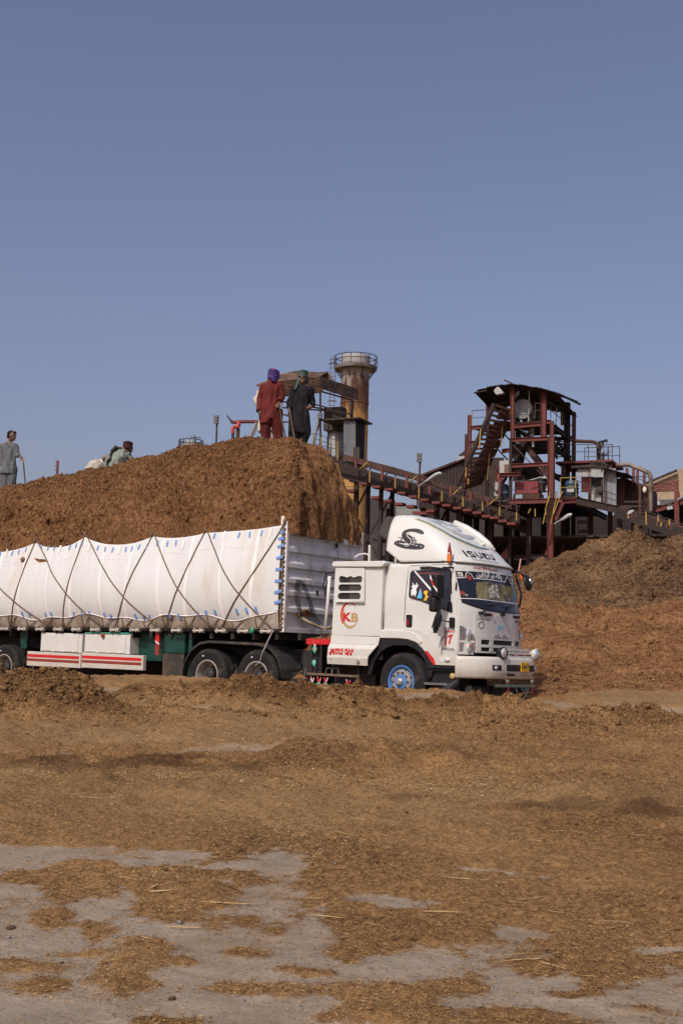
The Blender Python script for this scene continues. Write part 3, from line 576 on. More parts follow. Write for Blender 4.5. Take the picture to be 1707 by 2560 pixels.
b_.build('cab_body', M_white, truck, smooth=True, angle=40)
# lower front and side skins
def front_patch(name, y0, y1, z0, z1, h, m, n=14, back=0.05, parent=None, zn=2):
    b = MB(); A = [[front_pt(y0+(y1-y0)*i/n, z0+(z1-z0)*j/zn, h) for i in range(n+1)] for j in range(zn+1)]
    Bk = [[front_pt(y0+(y1-y0)*i/n, z0+(z1-z0)*j/zn, h-back) for i in range(n+1)] for j in range(zn+1)]
    b.grid(A); b.grid(Bk)
    for j in range(zn): b.add([A[j][0], A[j+1][0], Bk[j+1][0], Bk[j][0]], [(0, 1, 2, 3)]); b.add([A[j][n], A[j+1][n], Bk[j+1][n], Bk[j][n]], [(0, 1, 2, 3)])
    for k in (0, zn):
        for i in range(n): b.add([A[k][i], A[k][i+1], Bk[k][i+1], Bk[k][i]], [(0, 1, 2, 3)])
    return b.build(name, m, parent or truck, smooth=True, angle=50)
front_patch('front_skirt', 0.05, 2.19, 1.04, 1.302, -0.012, M_black)
side_poly = [(-0.5, 1.45), (-0.5, 1.29), (-0.1, 1.285), (0.1, 1.27), (0.28, 1.215), (0.40, 1.13), (0.50, 1.02), (0.58, 0.92), (0.655, 0.83), (1.125, 0.83), (1.14, 1.10), (1.145, 1.45)]
def both_sides(poly, name, m, h0, h1, parent=truck, bevel=0, far=True):
    o = MB().prism(poly, side_pt, h0, h1).build(name, m, parent, bevel=bevel)
    if far: MB().prism(poly, lambda X, Z, h: Vector((X, YC + hw(Z) + h, Z)), h0, h1).build(name, m, parent, bevel=bevel)
    return o
both_sides(side_poly, 'fender_panel', M_white, -0.06, 0.012, bevel=0.008)
both_sides([(0.0, 1.44), (0.04, 2.56), (0.08, 2.6), (0.98, 2.61), (1.02, 2.55), (1.115, 1.9), (1.13, 1.06), (0.78, 1.06), (0.72, 1.10), (0.62, 1.22), (0.5, 1.33), (0.36, 1.40), (0.2, 1.435)], 'door', M_white, -0.01, 0.016, bevel=0.005)
door = [c for c in truck.children if c.name.startswith('door')][0]
arch_o = [(-0.52, 1.30), (-0.1, 1.292), (0.1, 1.277), (0.285, 1.22), (0.405, 1.135), (0.505, 1.025), (0.585, 0.925), (0.66, 0.82), (0.60, 0.60), (0.53, 0.62), (0.50, 0.82), (0.44, 0.93), (0.34, 1.04), (0.22, 1.12), (0.06, 1.165), (-0.2, 1.165), (-0.36, 1.12), (-0.5, 1.03), (-0.62, 0.88), (-0.70, 0.62), (-0.78, 0.62), (-0.78, 0.85), (-0.68, 1.1), (-0.60, 1.25)]
both_sides(arch_o, 'wheel_arch', M_black, -0.34, 0.004, bevel=0.01)
MB().prism([(0.46, 1.075), (0.52, 1.0), (0.59, 0.91), (0.65, 0.835), (0.70, 0.835), (0.66, 0.95), (0.60, 1.0), (0.53, 1.075)], side_pt, 0.0125, 0.0155).build('red_corner', M_red, truck)
me = fill_mesh([[(0, 0.06), (0.05, 0.065), (0.06, 0.085), (0.09, 0.06), (0.12, 0.02), (0.13, -0.02), (0.10, -0.04), (0.07, -0.03), (0.05, -0.09), (0.01, -0.1), (-0.03, -0.09), (-0.02, 0.0)]], 0.002); place(me, 'red_emblem', side_pt, M_red, truck, (1, 1), (-0.03, 1.36))
# white moulding along the bottom of the cab side
MB().prism([(-0.51, 1.43), (-0.51, 1.295), (-0.1, 1.295), (0.1, 1.28), (0.27, 1.235), (0.36, 1.19), (0.42, 1.24), (0.3, 1.36), (0.16, 1.415), (0.0, 1.43)], side_pt, 0.012, 0.028).build('fender_moulding', M_white, truck, bevel=0.01)
# gaps: dark lines of the door, sill shadow gap
MB().tube([side_pt(x, z, 0.004) for x, z in ((0.0, 1.44), (0.02, 2.0), (0.035, 2.55), (0.075, 2.605), (0.97, 2.615))], 0.006, 4).build('door_seal', M_black, truck)
MB().tube([side_pt(x, z, 0.015) for x, z in ((0.86, 1.10), (1.125, 1.085))], 0.004, 4).build('panel_gap', M_black, truck)
MB().tube([side_pt(-0.42, 1.5, 0.0), side_pt(-0.40, 2.45, 0.0)], 0.004, 4).build('panel_gap', M_white2, truck)
# side window
win = [(0.09, 2.47), (0.13, 2.52), (0.93, 2.525), (0.965, 2.49), (1.035, 1.78), (1.02, 1.745), (0.34, 1.975), (0.14, 2.02), (0.10, 2.05)]
MB().prism(win, side_pt, 0.015, 0.023).build('window_rubber', M_black, truck, bevel=0.003)
def shrink(poly, d):
    c = [sum(p[k] for p in poly)/len(poly) for k in (0, 1)]; return [(p[0] + (c[0]-p[0])*d, p[1] + (c[1]-p[1])*d) for p in poly]
sw = MB().prism(shrink(win, 0.055), side_pt, 0.02, 0.0265).build('side_window', M_glass, truck)
def side_decal(splines, name, m, parent, h=0.03, ext=0.001):
    return place(fill_mesh(splines, ext), name, lambda a, b, z: side_pt(a, b, h + z), m, parent)
side_decal([((0.172,2.506),(0.205,2.51),(0.646,2.122),(0.736,2.033),(0.713,2.013),(0.622,2.088))], 'window_stripe', M_whitedecal, sw)
side_decal([((0.352,2.205),(0.283,2.016),(0.391,2.007),(0.393,2.043))], 'blue_mountain_sticker', M_skydecal, sw)
side_decal([((0.419,1.977),(0.454,2.001),(0.464,2.069),(0.428,2.09),(0.419,2.118),(0.443,2.145),(0.483,2.154),(0.508,2.13),(0.512,2.096),(0.49,2.09),(0.494,2.066),(0.518,2.058),(0.527,2.028),(0.503,2.015),(0.488,1.966))], 'palm_tree_sticker', M_yellowdecal, sw)
side_decal([((0.158,2.072),(0.147,2.155),(0.179,2.196),(0.137,2.238),(0.179,2.23),(0.16,2.3),(0.211,2.251),(0.228,2.237),(0.259,2.305),(0.269,2.236),(0.309,2.27),(0.278,2.202),(0.254,2.181),(0.272,2.126),(0.257,2.071),(0.241,2.037),(0.224,2.072),(0.183,2.069),(0.167,2.045))], 'white_figure_sticker', M_whitedecal, sw)
side_decal([((0.547,2.007),(0.568,2.014),(0.584,1.993),(0.608,2.014),(0.627,2.02),(0.625,1.98),(0.61,1.939),(0.596,1.973),(0.581,1.932),(0.569,1.973))], 'red_animal_sticker', M_red, sw)
side_decal([((0.255,2.473),(0.565,2.467),(0.807,2.446),(0.791,2.432),(0.566,2.446),(0.255,2.456))], 'red_window_print', M_maroon, sw)
for x, y in ((0.199,2.402),(0.274,2.353),(0.193,2.327),(0.342,2.29),(0.392,2.241),(0.33,2.221),(0.426,2.193),(0.574,2.089),(0.287,2.181),(0.321,2.139),(0.41,2.152),(0.192,2.031),(0.225,2.024)):
    d = 0.013; side_decal([[(x, y+d), (x+d*0.7, y), (x, y-d), (x-d*0.7, y)]], 'star_sticker', M_red, sw)
# gutter over the door, handle, small fittings
MB().prism(((0.308,2.581),(0.51,2.585),(0.929,2.534),(0.936,2.502),(0.511,2.538),(0.315,2.537)), side_pt, 0.01, 0.05).build('rain_gutter', M_black, truck, bevel=0.006)
hd = MB().prism(((0.063,1.718),(0.167,1.718),(0.187,1.702),(0.184,1.503),(0.168,1.489),(0.065,1.496),(0.056,1.512),(0.056,1.702)), side_pt, 0.014, 0.024).build('door_handle', M_black, truck, bevel=0.006)
for k in range(4):
    x, z = (0.103,1.626); MB().box(side_pt(x, z-0.032*k, 0.03), (0.03, 0.012, 0.02)).build('handle_light', M_red, hd)
MB().box(side_pt(1.04, 1.585, 0.04), (0.10, 0.06, 0.17)).build('corner_vent', M_black, truck, bevel=0.02)
MB().prism(((0.785,0.97),(1.022,0.968),(1.026,0.888),(0.786,0.883)), side_pt, 0.013, 0.018).build('lamp_frame', M_white2, truck, bevel=0.004)
MB().ball(side_pt(*(0.941,0.926), 0.02), (0.07, 0.025, 0.038), 12, 8).build('side_indicator', M_lens, truck, smooth=True)
# lettering on the door
def sideL(a, b, z): return side_pt(a, b, 0.0175 + z)
fit_text('FVZ', 'lettering', sideL, M_greydecal, truck, (0.862,1.51)[0], (1.095,1.511)[0], (0.952,1.451)[1], (0.951,1.497)[1], bold=0.02, ext=0.001)
fit_text('280', 'lettering', sideL, M_red, truck, (0.864,1.402)[0], (1.091,1.404)[0], (0.953,1.403)[1], (0.952,1.446)[1], bold=0.02, ext=0.001)
fit_text('17', 'lettering', lambda a, b, z: side_pt(a, b + (a-(0.962,1.283)[0])*0.35, 0.0175+z), M_red, truck, (0.886,1.282)[0], (1.05,1.284)[0], (0.957,1.195)[1], (0.954,1.355)[1], bold=0.05, ext=0.001)
fit_text('EURO(2)', 'lettering', sideL, M_ink, truck, (0.823,1.115)[0], (1.078,1.119)[0], (0.959,1.093)[1], (0.958,1.136)[1], bold=0.02, ext=0.001)
fit_text('SUPER', 'lettering', sideL, M_greydecal, truck, (0.822,1.147)[0], (0.958,1.149)[0], (0.958,1.144)[1], (0.958,1.16)[1], ext=0.001)
# grey plume decal trailing from the mirror post on the door
side_decal([((0.785,1.244),(0.816,1.312),(0.854,1.352),(0.889,1.46),(0.923,1.487),(0.928,1.407),(0.895,1.326),(0.848,1.285),(0.833,1.258))], 'grey_door_decal', M_greydecal, truck, 0.0175)

# windscreen and what is on it
def wz_bot(Y):
    t = (Y-YC)/1.0; return 1.80 + 0.13*max(0, -t)**3 + 0.05*max(0, t)**3
def wz_top(Y): return 2.505 - 0.01*abs((Y-YC)/1.0)**4
def ws_grid(y0, y1, n, m, h, bot=wz_bot, top=wz_top): return [[front_pt(y0+(y1-y0)*i/n, bot(y0+(y1-y0)*i/n) + (top(y0+(y1-y0)*i/n) - bot(y0+(y1-y0)*i/n))*j/m, h) for i in range(n+1)] for j in range(m+1)]
b_ = MB(); b_.grid(ws_grid(0.105, 2.135, 40, 10, 0.006)); wr = b_.build('windscreen_rubber', M_black, truck, smooth=True)
b_ = MB(); b_.grid(ws_grid(0.13, 2.11, 40, 10, 0.010, lambda y: wz_bot(y)+0.022, lambda y: wz_top(y)-0.02)); wsc = b_.build('windscreen', M_glass, truck, smooth=True)
def frL(a, b, z): return front_pt(a, b, 0.0135 + z)
def frP(a, b, z): return front_pt(a, b, 0.004 + z)
def front_decal(splines, name, m, parent, fn=frL, ext=0.0008): return place(fill_mesh(splines, ext), name, fn, m, parent, maxlen=0.06)
def band(pts, wd): return stroke(pts, wd)
front_decal([((0.428,2.307),(0.625,2.337),(0.966,2.336),(1.237,2.315),(1.676,2.302),(1.629,2.157),(1.412,2.032),(1.374,2.009),(0.371,2.022))], 'sun_shade', mat('sunshade_print', (0.17, 0.155, 0.08), 0.6, var=0.55, vscale=7, col2=(0.06, 0.05, 0.05), thr=0.56, soft=0.05, cscale=5), wsc)
front_decal([((0.764,2.257),(0.849,2.297),(0.927,2.295),(1.004,2.328),(1.048,2.289),(1.059,2.234),(1.012,2.12),(1.108,2.07),(0.734,2.049),(0.72,2.131))], 'white_script_print', mat('white_script', (0.6, 0.6, 0.58), 0.6, var=0.3, vscale=30, col2=(0.12, 0.1, 0.06), thr=0.5, soft=0.04, cscale=22), wsc, lambda a, b, z: front_pt(a, b, 0.0165+z))
ln1 = [((0.07,2.37),(0.209,2.38),(0.242,2.382),(0.26,2.444),(0.299,2.508),(0.32,2.455),(0.355,2.457),(0.393,2.377),(0.822,2.382),(1.372,2.377),(1.473,2.493),(1.549,2.421),(1.586,2.374),(2.17,2.393))][0]
front_decal([band(ln1, 0.012)], 'skyline_stripe', M_whitedecal, wsc)
ln2 = [((0.078,2.007),(0.369,2.013),(0.723,2.005),(1.312,1.998),(2.17,2.005))][0]
front_decal([band(ln2, 0.013)], 'lower_stripe', M_whitedecal, wsc)
front_decal([((0.278,2.432),(0.316,2.434),(0.358,2.396),(0.368,2.369),(0.309,2.335),(0.265,2.363),(0.251,2.396))], 'dome_sticker', M_maroon, wsc)
front_decal([((0.126,2.474),(0.205,2.479),(0.206,2.397),(0.12,2.398))], 'script_block', mat('white_script', (0, 0, 0)), wsc)
front_decal([((1.684,2.466),(1.96,2.472),(1.868,2.393),(1.676,2.39))], 'script_block', mat('white_script', (0, 0, 0)), wsc)
front_decal([((0.171,2.089),(0.227,2.086),(0.223,2.055),(0.169,2.056))], 'pale_sticker', M_greydecal, wsc)
front_decal([((0.106,2.143),(0.176,2.134),(0.179,2.073),(0.127,2.057),(0.102,2.089))], 'red_sticker', M_maroon, wsc)
front_decal([((1.836,2.284),(2.17,2.27),(2.17,2.153),(1.801,2.075),(1.644,2.101))], 'teal_sticker', mat('teal_print', (0.09, 0.24, 0.28), 0.5, var=0.5, vscale=20), wsc)
front_decal([((1.795,2.067),(1.943,2.083),(2.17,2.08),(2.17,2.043),(1.824,2.019),(1.758,2.037))], 'red_sticker', M_red, wsc)
# well-wishing verse across the top of the glass
ARAB = '\uFEE6\uFEF4\uFED7\uFEAF\uFE8D\uFEAE\uFEDF\uFE8D \uFEAE\uFEF4\uFEA7 \uFEEA\uFEE0\uFEDF\uFE8D\uFEED'
a0, a1 = (0.468,2.416), (1.25,2.456)
def slopeL(a, b, z): return front_pt(a, b, 0.0135 + z)
fit_text(ARAB, 'verse_lettering', slopeL, M_whitedecal, wsc, a0[0], a1[0], (0.77,2.374)[1] + 0.015, (0.803,2.501)[1] + 0.015, bold=0.012, ext=0.0008)
# wipers
for sh in (0.0, 0.62):
    p0 = front_pt(0.42+sh*1.05, 1.765, 0.03); p1 = front_pt(0.82+sh*0.9, 1.93, 0.03); p2 = front_pt(0.55+sh*0.9, 1.90, 0.022); p3 = front_pt(1.15+sh*0.72, 1.955 - 0.02*sh, 0.022)
    wp = MB().tube([p0, p1], 0.013, 6).build('wiper_arm', M_black, truck); MB().tube([p2, p1, p3], 0.009, 5).build('wiper_blade', M_black, wp)
    MB().box(p0, (0.05, 0.09, 0.05)).build('wiper_pivot', M_black, wp)
for k in (0.62, 1.62):
    gm_ = MB().box(front_pt(k, 1.745, 0.012), (0.04, 0.24, 0.05)).build('bonnet_handle', M_black, truck, bevel=0.01); MB().box(front_pt(k+0.09, 1.748, 0.036), (0.012, 0.07, 0.02)).build('reflector', M_red, gm_)

# front panel, grille, lamps
pn = front_patch('front_panel', 0.30, 1.86, 1.335, 1.735, 0.012, mat('panel_paint', (0.57, 0.58, 0.565), 0.34, var=0.03, coat=0.3), 24, 0.03)
maker_letters(lambda a, b, z: front_pt(a, b, 0.018 + z), M_steelgrey, pn, (0.808,1.385)[0], (1.35,1.389)[0], (1.075,1.332)[1], (1.073,1.407)[1], 'maker_letter', 0.006)
def pnL(a, b, z): return front_pt(a, b, 0.0145 + z)
fit_text('FORWARD', 'lettering', pnL, M_greydecal, pn, (0.355,1.656)[0], (0.704,1.666)[0], (0.504,1.646)[1], (0.503,1.673)[1], bold=0.02, ext=0.001)
fit_text('FVZ', 'lettering', pnL, M_ink, pn, (1.599,1.656)[0], (2.17,1.682)[0], (1.766,1.634)[1], (1.764,1.684)[1], bold=0.02, ext=0.001)
fit_text('B', 'lettering', pnL, M_red, pn, (1.726,1.612)[0], (1.856,1.617)[0], (1.779,1.591)[1], (1.777,1.633)[1], bold=0.03, ext=0.001)
fit_text('\uFEE6\uFEE4\uFEA3\uFEAE\uFEDF\uFE8D', 'blue_script', pnL, M_skydecal, pn, (0.915,1.552)[0], (1.106,1.553)[0], (1.003,1.473)[1], (0.999,1.624)[1], bold=0.01, ext=0.001)
sk = [((0.486,1.627),(0.477,1.605),(0.435,1.603),(0.378,1.568),(0.398,1.558),(0.381,1.538),(0.407,1.518),(0.425,1.495),(0.47,1.494),(0.51,1.529),(0.515,1.583),(0.492,1.603))][0]
front_decal([band(list(sk), 0.012)], 'line_sticker', M_ink, pn, pnL)
for k in range(3):
    q_ = [((1.744,1.531),(1.922,1.506),(2.17,1.48),(1.852,1.426),(1.813,1.375))][0]
    front_decal([stroke([(a + 0.02*k - 0.02, b - 0.03*k) for a, b in q_], [0.004, 0.014, 0.016, 0.010, 0.003])], 'feather_sticker', M_ink, pn, pnL)
front_patch('grille_back', 0.33, 1.88, 1.06, 1.325, 0.004, M_black, 20, 0.02)
gr = front_patch('grille_bar', 0.33, 1.88, 1.065, 1.095, 0.03, M_white, 20, 0.03)
front_patch('grille_bar', 0.33, 1.88, 1.165, 1.215, 0.034, M_white, 20, 0.03); front_patch('grille_bar', 0.33, 1.88, 1.30, 1.328, 0.03, M_white, 20, 0.03)
for y0 in (0.335, 0.66, 1.45, 1.80): front_patch('grille_bar', y0, y0+0.10, 1.09, 1.305, 0.032, M_white, 3, 0.03)
for sgn in (-1, 1):
    def mir(Y): return YC + sgn*(YC - Y)
    def hp(Y, Z, h): return front_pt(mir(Y), Z, h)
    front_patch('corner_panel', mir(0.05), mir(0.30), 1.03, 1.302, 0.0, M_white, 6, 0.02)
    pl = [(0.06, 1.53), (0.11, 1.52), (0.29, 1.385), (0.325, 1.30), (0.325, 1.07), (0.06, 1.08)]
    hl = MB().prism(pl, hp, -0.03, 0.008).build('headlamp', mat('lamp_housing', (0.30, 0.30, 0.30), 0.25, 0.5, var=0.2), truck, bevel=0.004)
    for (yy, zz, rr, mm) in ((0.205, 1.385, 0.098, M_lens), (0.215, 1.15, 0.082, M_lens)):
        MB().ball(hp(yy, zz, 0.012), (0.03, rr*0.85, rr), 14, 8).build('lamp_reflector', mm, hl, smooth=True)
    MB().box(hp(0.22, 1.19, 0.04), (0.02, 0.09, 0.02), (0, 0, 0)).build('amber_bulb', M_amber, hl)
    MB().prism([(0.07, 1.275), (0.31, 1.275), (0.31, 1.235), (0.07, 1.235)], hp, 0.0, 0.013).build('lamp_divider', M_white2, hl)
# white forehead strip with red script
fit_text('\uFE91\uFEB4\uFEE2 \uFE8D\uFEDF\uFEE0\uFEEA \uFED3\uFEF2 \uFEA7\uFEF4\uFEAE', 'red_script', lambda a, b, z: front_pt(a, b, 0.004+z), M_red, truck, (0.429,2.606)[0], (1.166,2.605)[0], 2.545, 2.605, bold=0.03, ext=0.001)

# bumper
def bx(t): return 1.735 - 0.52*abs(t)**4.4
def bump_pt(Y, Z, h):
    w = 1.175; t = max(-1.0, min(1.0, (Y-YC)/w)); return Vector((bx(t) - 0.04*((Z-0.8)/0.2)**2*(1 if Z < 0.8 else 0.3) + h, Y, Z))
b_ = MB(); T_ = [-math.cos(math.pi*i/44) for i in range(45)]; prof = [(0.615, -0.10), (0.622, -0.02), (0.65, 0.0), (0.8, 0.012), (0.95, 0.0), (0.985, -0.012), (1.0, -0.05), (1.003, -0.16)]
P = []
for z, h in prof:
    row = [(1.16, YC - 1.175 - h*0.4, z)]
    for t in T_:
        n = Vector((1.0 - abs(t)**6*0.75, (1 if t > 0 else -1)*abs(t)**6, 0)).normalized(); row.append(tuple(Vector((bx(t), YC + 1.19*t, z)) + n*h))
    row.append((1.16, YC + 1.175 + h*0.4, z)); P.append(row)
b_.grid(P); bump = b_.build('bumper', M_white, truck, smooth=True, angle=60)
MB().box((1.30, YC, 0.8), (0.26, 1.9, 0.30)).build('bumper_core', M_black, truck)
def bpatch(name, y0, y1, z0, z1, h, m, n=10, parent=bump):
    def q_(Y, Z):
        t = (Y-YC)/1.175; nn = Vector((1.0 - abs(t)**6*0.75, (1 if t > 0 else -1)*abs(t)**6, 0)).normalized(); hh = np.interp(Z, [a for a, _ in prof], [c for _, c in prof]); return Vector((bx(t), Y, Z)) + nn*(float(hh)+h)
    b = MB(); A = [[q_(y0+(y1-y0)*i/n, z0+(z1-z0)*j/3) for i in range(n+1)] for j in range(4)]; b.grid(A)
    ed = [A[0][i] for i in range(n+1)] + [A[j][n] for j in range(1, 4)] + [A[3][i] for i in range(n-1, -1, -1)] + [A[j][0] for j in range(2, 0, -1)]
    for i in range(len(ed)):
        p, q2 = ed[i], ed[(i+1) % len(ed)]; b.add([p, q2, q2 - Vector((h+0.006, 0, 0)), p - Vector((h+0.006, 0, 0))], [(0, 1, 2, 3)])
    return b.build(name, m, parent, fix=False)
op = bpatch('bumper_opening', 0.72, 1.98, 0.755, 0.872, 0.003, M_black)
bpatch('opening_rim', 0.70, 2.0, 0.872, 0.882, 0.010, M_white); bpatch('opening_rim', 0.70, 2.0, 0.742, 0.755, 0.010, M_white)
bpatch('bumper_slot', 0.74, 1.02, 0.675, 0.712, 0.003, M_black); bpatch('bumper_slot', 1.72, 1.95, 0.675, 0.712, 0.003, M_black)
for y0 in (0.34, 1.74):
    fl = bpatch('fog_lamp_frame', y0, y0+0.22, 0.765, 0.86, 0.004, M_black)
    MB().ball(bump_pt(y0+0.10, 0.812, 0.008) - Vector((0.0, 0, 0)), (0.02, 0.06, 0.035), 10, 6).build('fog_lamp', M_lens, fl, smooth=True)
bpatch('end_marker', 2.14, 2.20, 0.76, 0.86, 0.004, mat('dark_amber', (0.16, 0.07, 0.03), 0.4), 3)
bpatch('bumper_disc', 0.10, 0.24, 0.735, 0.885, 0.002, M_white, 6)
# number plate
np0, np1, nz0, nz1 = 1.20, 1.50, 0.752, 0.925
pl_ = MB().bbox((1.753, np0, nz0), (1.765, np1, nz1)).build('number_plate', M_yellow, truck, bevel=0.003)
fit_text('E-4817', 'plate_lettering', lambda a, b, z: Vector((1.7665 + z, a, b)), M_ink, pl_, np0+0.02, np1-0.02, nz0+0.052, nz0+0.128, bold=0.015, ext=0.0006)
MB().bbox((1.7655, np0+0.03, nz1-0.034), (1.7668, np0+0.08, nz1-0.022)).bbox((1.7655, np1-0.07, nz1-0.034), (1.7668, np1-0.03, nz1-0.022)).bbox((1.7655, np0+0.12, nz0+0.02), (1.7668, np0+0.18, nz0+0.032)).build('plate_print', M_ink, pl_)
fit_text('\uFE8E\uFEE3 \uFEF2\uFED7', 'red_script', lambda a, b, z: Vector((1.737 + z, a, b)), M_maroon, bump, 1.20, 1.46, 0.665, 0.715, bold=0.03, ext=0.002)
# lamp bar with two round spot lamps
for (yy, mm) in ((0.62, M_black), (1.83, M_white)):
    sl = MB().lathe([(0.0, -0.13), (0.05, -0.125), (0.085, -0.08), (0.105, -0.02), (0.108, 0.02), (0.098, 0.03)], (1.72, yy, 1.07), (1, -0.12, 0), 20).build('spot_lamp', mm, truck, smooth=True, angle=50)
    MB().ball((1.74, yy-0.003, 1.07), (0.03, 0.092, 0.092), 16, 8).build('lamp_lens', M_lens, sl, smooth=True); MB().cyl((1.66, yy, 1.0), (1.66, yy, 0.97), 0.02).build('lamp_bracket', M_black, sl)
rk = MB()
for z, wd in ((1.135, 0.9), (1.075, 1.05), (1.015, 1.1)): rk.beam((1.66, 1.22-wd/2, z), (1.66, 1.22+wd/2, z), 0.03, 0.035 if z < 1.1 else 0.05)
for y in (0.95, 1.22, 1.5): rk.beam((1.655, y, 0.985), (1.655, y, 1.15), 0.03, 0.02)
rk.build('lamp_rack', M_white2, truck, bevel=0.004); MB().bbox((1.60, 1.25, 1.0), (1.645, 1.80, 1.06)).build('red_strip', M_red, truck)
# under the bumper: tow bar, chrome balls, hanging ornaments
tb = MB().beam((1.62, 0.55, 0.50), (1.62, 1.95, 0.50), 0.06, 0.05).build('tow_bar', mat('green_tow_bar', (0.20, 0.33, 0.27), 0.6, var=0.4, vscale=12, col2=(0.30, 0.2, 0.12), thr=0.55), truck, bevel=0.006)
for y in (0.93, 1.83):
    MB().ball((1.62, y, 0.585), 0.055, 14, 10).build('chrome_ball', M_chrome, tb, smooth=True); MB().cyl((1.62, y, 0.50), (1.62, y, 0.55), 0.018).build('ball_stem', M_chrome, tb)
MB().tube([(1.62, 1.0, 0.48), (1.60, 1.03, 0.20)], 0.012, 5).tube([(1.62, 1.9, 0.48), (1.60, 1.93, 0.24)], 0.012, 5).build('pink_tassel', M_pink, tb)
ch = MB(); ch.tube([(1.63, 1.25, 0.47), (1.63, 1.36, 0.30), (1.63, 1.5, 0.25), (1.63, 1.62, 0.32), (1.63, 1.72, 0.47)], 0.014, 5); ch.tube([(1.63, 1.45, 0.47), (1.63, 1.55, 0.36), (1.63, 1.64, 0.47)], 0.012, 5); ch.build('bead_chain', mat('bead_mix', (0.30, 0.12, 0.08), 0.5, var=0.6, vscale=40, col2=(0.12, 0.45, 0.4), thr=0.5, soft=0.03, cscale=30), tb)
MB().box((1.30, 1.1, 0.42), (0.14, 1.9, 0.14)).box((1.42, 0.95, 0.34), (0.10, 0.28, 0.3)).build('front_axle_beam', M_chassis, truck, bevel=0.02)
MB().box((1.45, 1.05, 0.28), (0.06, 0.12, 0.55)).build('front_bracket', M_chassis, truck)

# roof fairing
fz = ([-0.47, -0.30, -0.12, 0.05, 0.3, 0.6, 0.85, 1.0, 1.12, 1.22, 1.3], [3.60, 3.60, 3.585, 3.535, 3.42, 3.24, 3.06, 2.93, 2.81, 2.72, 2.662])
def fair_pt(u, t):
    """u 0..1 back to front, t -1..1 across"""
    X0_ = -0.46; Xe = 1.30 - 0.265*abs(t)**3.3; X = X0_ + (Xe - X0_)*u; ue = X + 0.265*abs(t)**3.3*u
    zt = float(np.interp(ue, *fz)); zb = 2.672 + 0.23*max(0.0, min(1.0, (-0.14 - X)/0.32))
    s_ = (1 - abs(t)**12)**0.6; wd = 1.02 - 0.0*u; lean = 0.10*((zt-2.67)/0.93)
    z = zb + (zt - zb)*s_; Y = YC + t*(wd - lean*s_**1.3); return Vector((X, Y, z))
TT = [-1, -0.9995, -0.998, -0.995, -0.99, -0.98, -0.965, -0.945, -0.92, -0.89, -0.85, -0.8, -0.72, -0.6, -0.45, -0.3, -0.15, 0]; TT = TT + [-t for t in TT[-2::-1]]
UU = [i/30 for i in range(31)]
b_ = MB(); b_.grid([[fair_pt(u, t) for t in TT] for u in UU]); fair = b_.build('roof_fairing', M_white, truck, smooth=True, angle=70)
sd_ = fair.modifiers.new('thickness', 'SOLIDIFY'); sd_.thickness = 0.02; sd_.offset = -1
MB().prism([(-0.462, 3.56), (-0.56, 3.53), (-0.66, 3.40), (-0.73, 3.22), (-0.66, 3.17), (-0.55, 3.12), (-0.462, 3.0)], lambda a, b, h: Vector((a, h, b)), 0.18, 2.05).build('fairing_tail', mat('dark_fairing_back', (0.05, 0.048, 0.042), 0.4, var=0.2), truck, bevel=0.04)
def fair_side(X, Z, h):
    """nearest point of the fairing's near side skin at height Z, station X"""
    lo, hi = -0.99999, -0.3
    for _ in range(26):
        mid = (lo+hi)/2; t = mid; Xe = 1.30 - 0.265*abs(t)**3.3; u = (X + 0.46)/(Xe + 0.46); p_ = fair_pt(min(max(u, 0), 1), t)
        if p_.z < Z: lo = mid
        else: hi = mid
    return p_ + Vector((0, -0.99, 0.10))*h
def snake_fn(a, b, z): return fair_side(a, b, 0.008 + z)
def sub(pts, k=4):
    o = []
    for i in range(len(pts)-1):
        p0 = pts[max(i-1, 0)]; p1 = pts[i]; p2 = pts[i+1]; p3 = pts[min(i+2, len(pts)-1)]
        for j in range(k):
            t = j/k; o.append(tuple(0.5*(2*p1[c] + (p2[c]-p0[c])*t + (2*p0[c]-5*p1[c]+4*p2[c]-p3[c])*t*t + (3*p1[c]-p0[c]-3*p2[c]+p3[c])*t**3) for c in range(len(p1))))
    o.append(tuple(pts[-1])); return o
def snake(pts, ws, name, m, h):
    ws = [w_*(1.22 if m is M_ink else 1.0) for w_ in ws]
    q_ = sub([(a, b, w_) for (a, b), w_ in zip(pts, ws)], 5); me = fill_mesh([stroke([(a, b) for a, b, _ in q_], [w_ for *_, w_ in q_])], 0.001)
    return place(me, name, lambda a, b, z: fair_side(a, b, h + z), m, fair)
snake(((0.276,3.197),(0.216,3.227),(0.115,3.261),(0.003,3.27),(-0.104,3.251),(-0.134,3.192),(-0.065,3.13),(0.042,3.073),(0.094,3.021),(0.055,2.972),(-0.045,2.957)), [0.015, 0.055, 0.055, 0.045, 0.05, 0.075, 0.105, 0.125, 0.12, 0.085, 0.04], 'snake_decal', M_ink, 0.006)
snake(((-0.011,2.95),(-0.146,2.979),(-0.26,3.02),(-0.279,3.043),(-0.205,3.063),(-0.126,3.047),(-0.058,3.036)), [0.05, 0.05, 0.045, 0.04, 0.035, 0.03, 0.012], 'snake_decal', M_ink, 0.006)
snake(((0.011,2.944),(0.145,2.936),(0.289,2.939),(0.317,2.96),(0.255,2.984),(0.154,3.006)), [0.04, 0.05, 0.05, 0.045, 0.04, 0.02], 'snake_decal', M_ink, 0.006)
snake(((-0.246,3.148),(-0.184,3.13),(-0.161,3.107),(-0.183,3.081)), [0.004, 0.014, 0.018, 0.008], 'snake_decal', M_ink, 0.006)
snake(((0.004,3.221),(-0.062,3.205),(-0.05,3.157),(0.03,3.098),(0.054,3.041),(0.01,2.981),(-0.079,2.965)), [0.004, 0.009, 0.01, 0.01, 0.01, 0.01, 0.004], 'snake_highlight', M_whitedecal, 0.010)
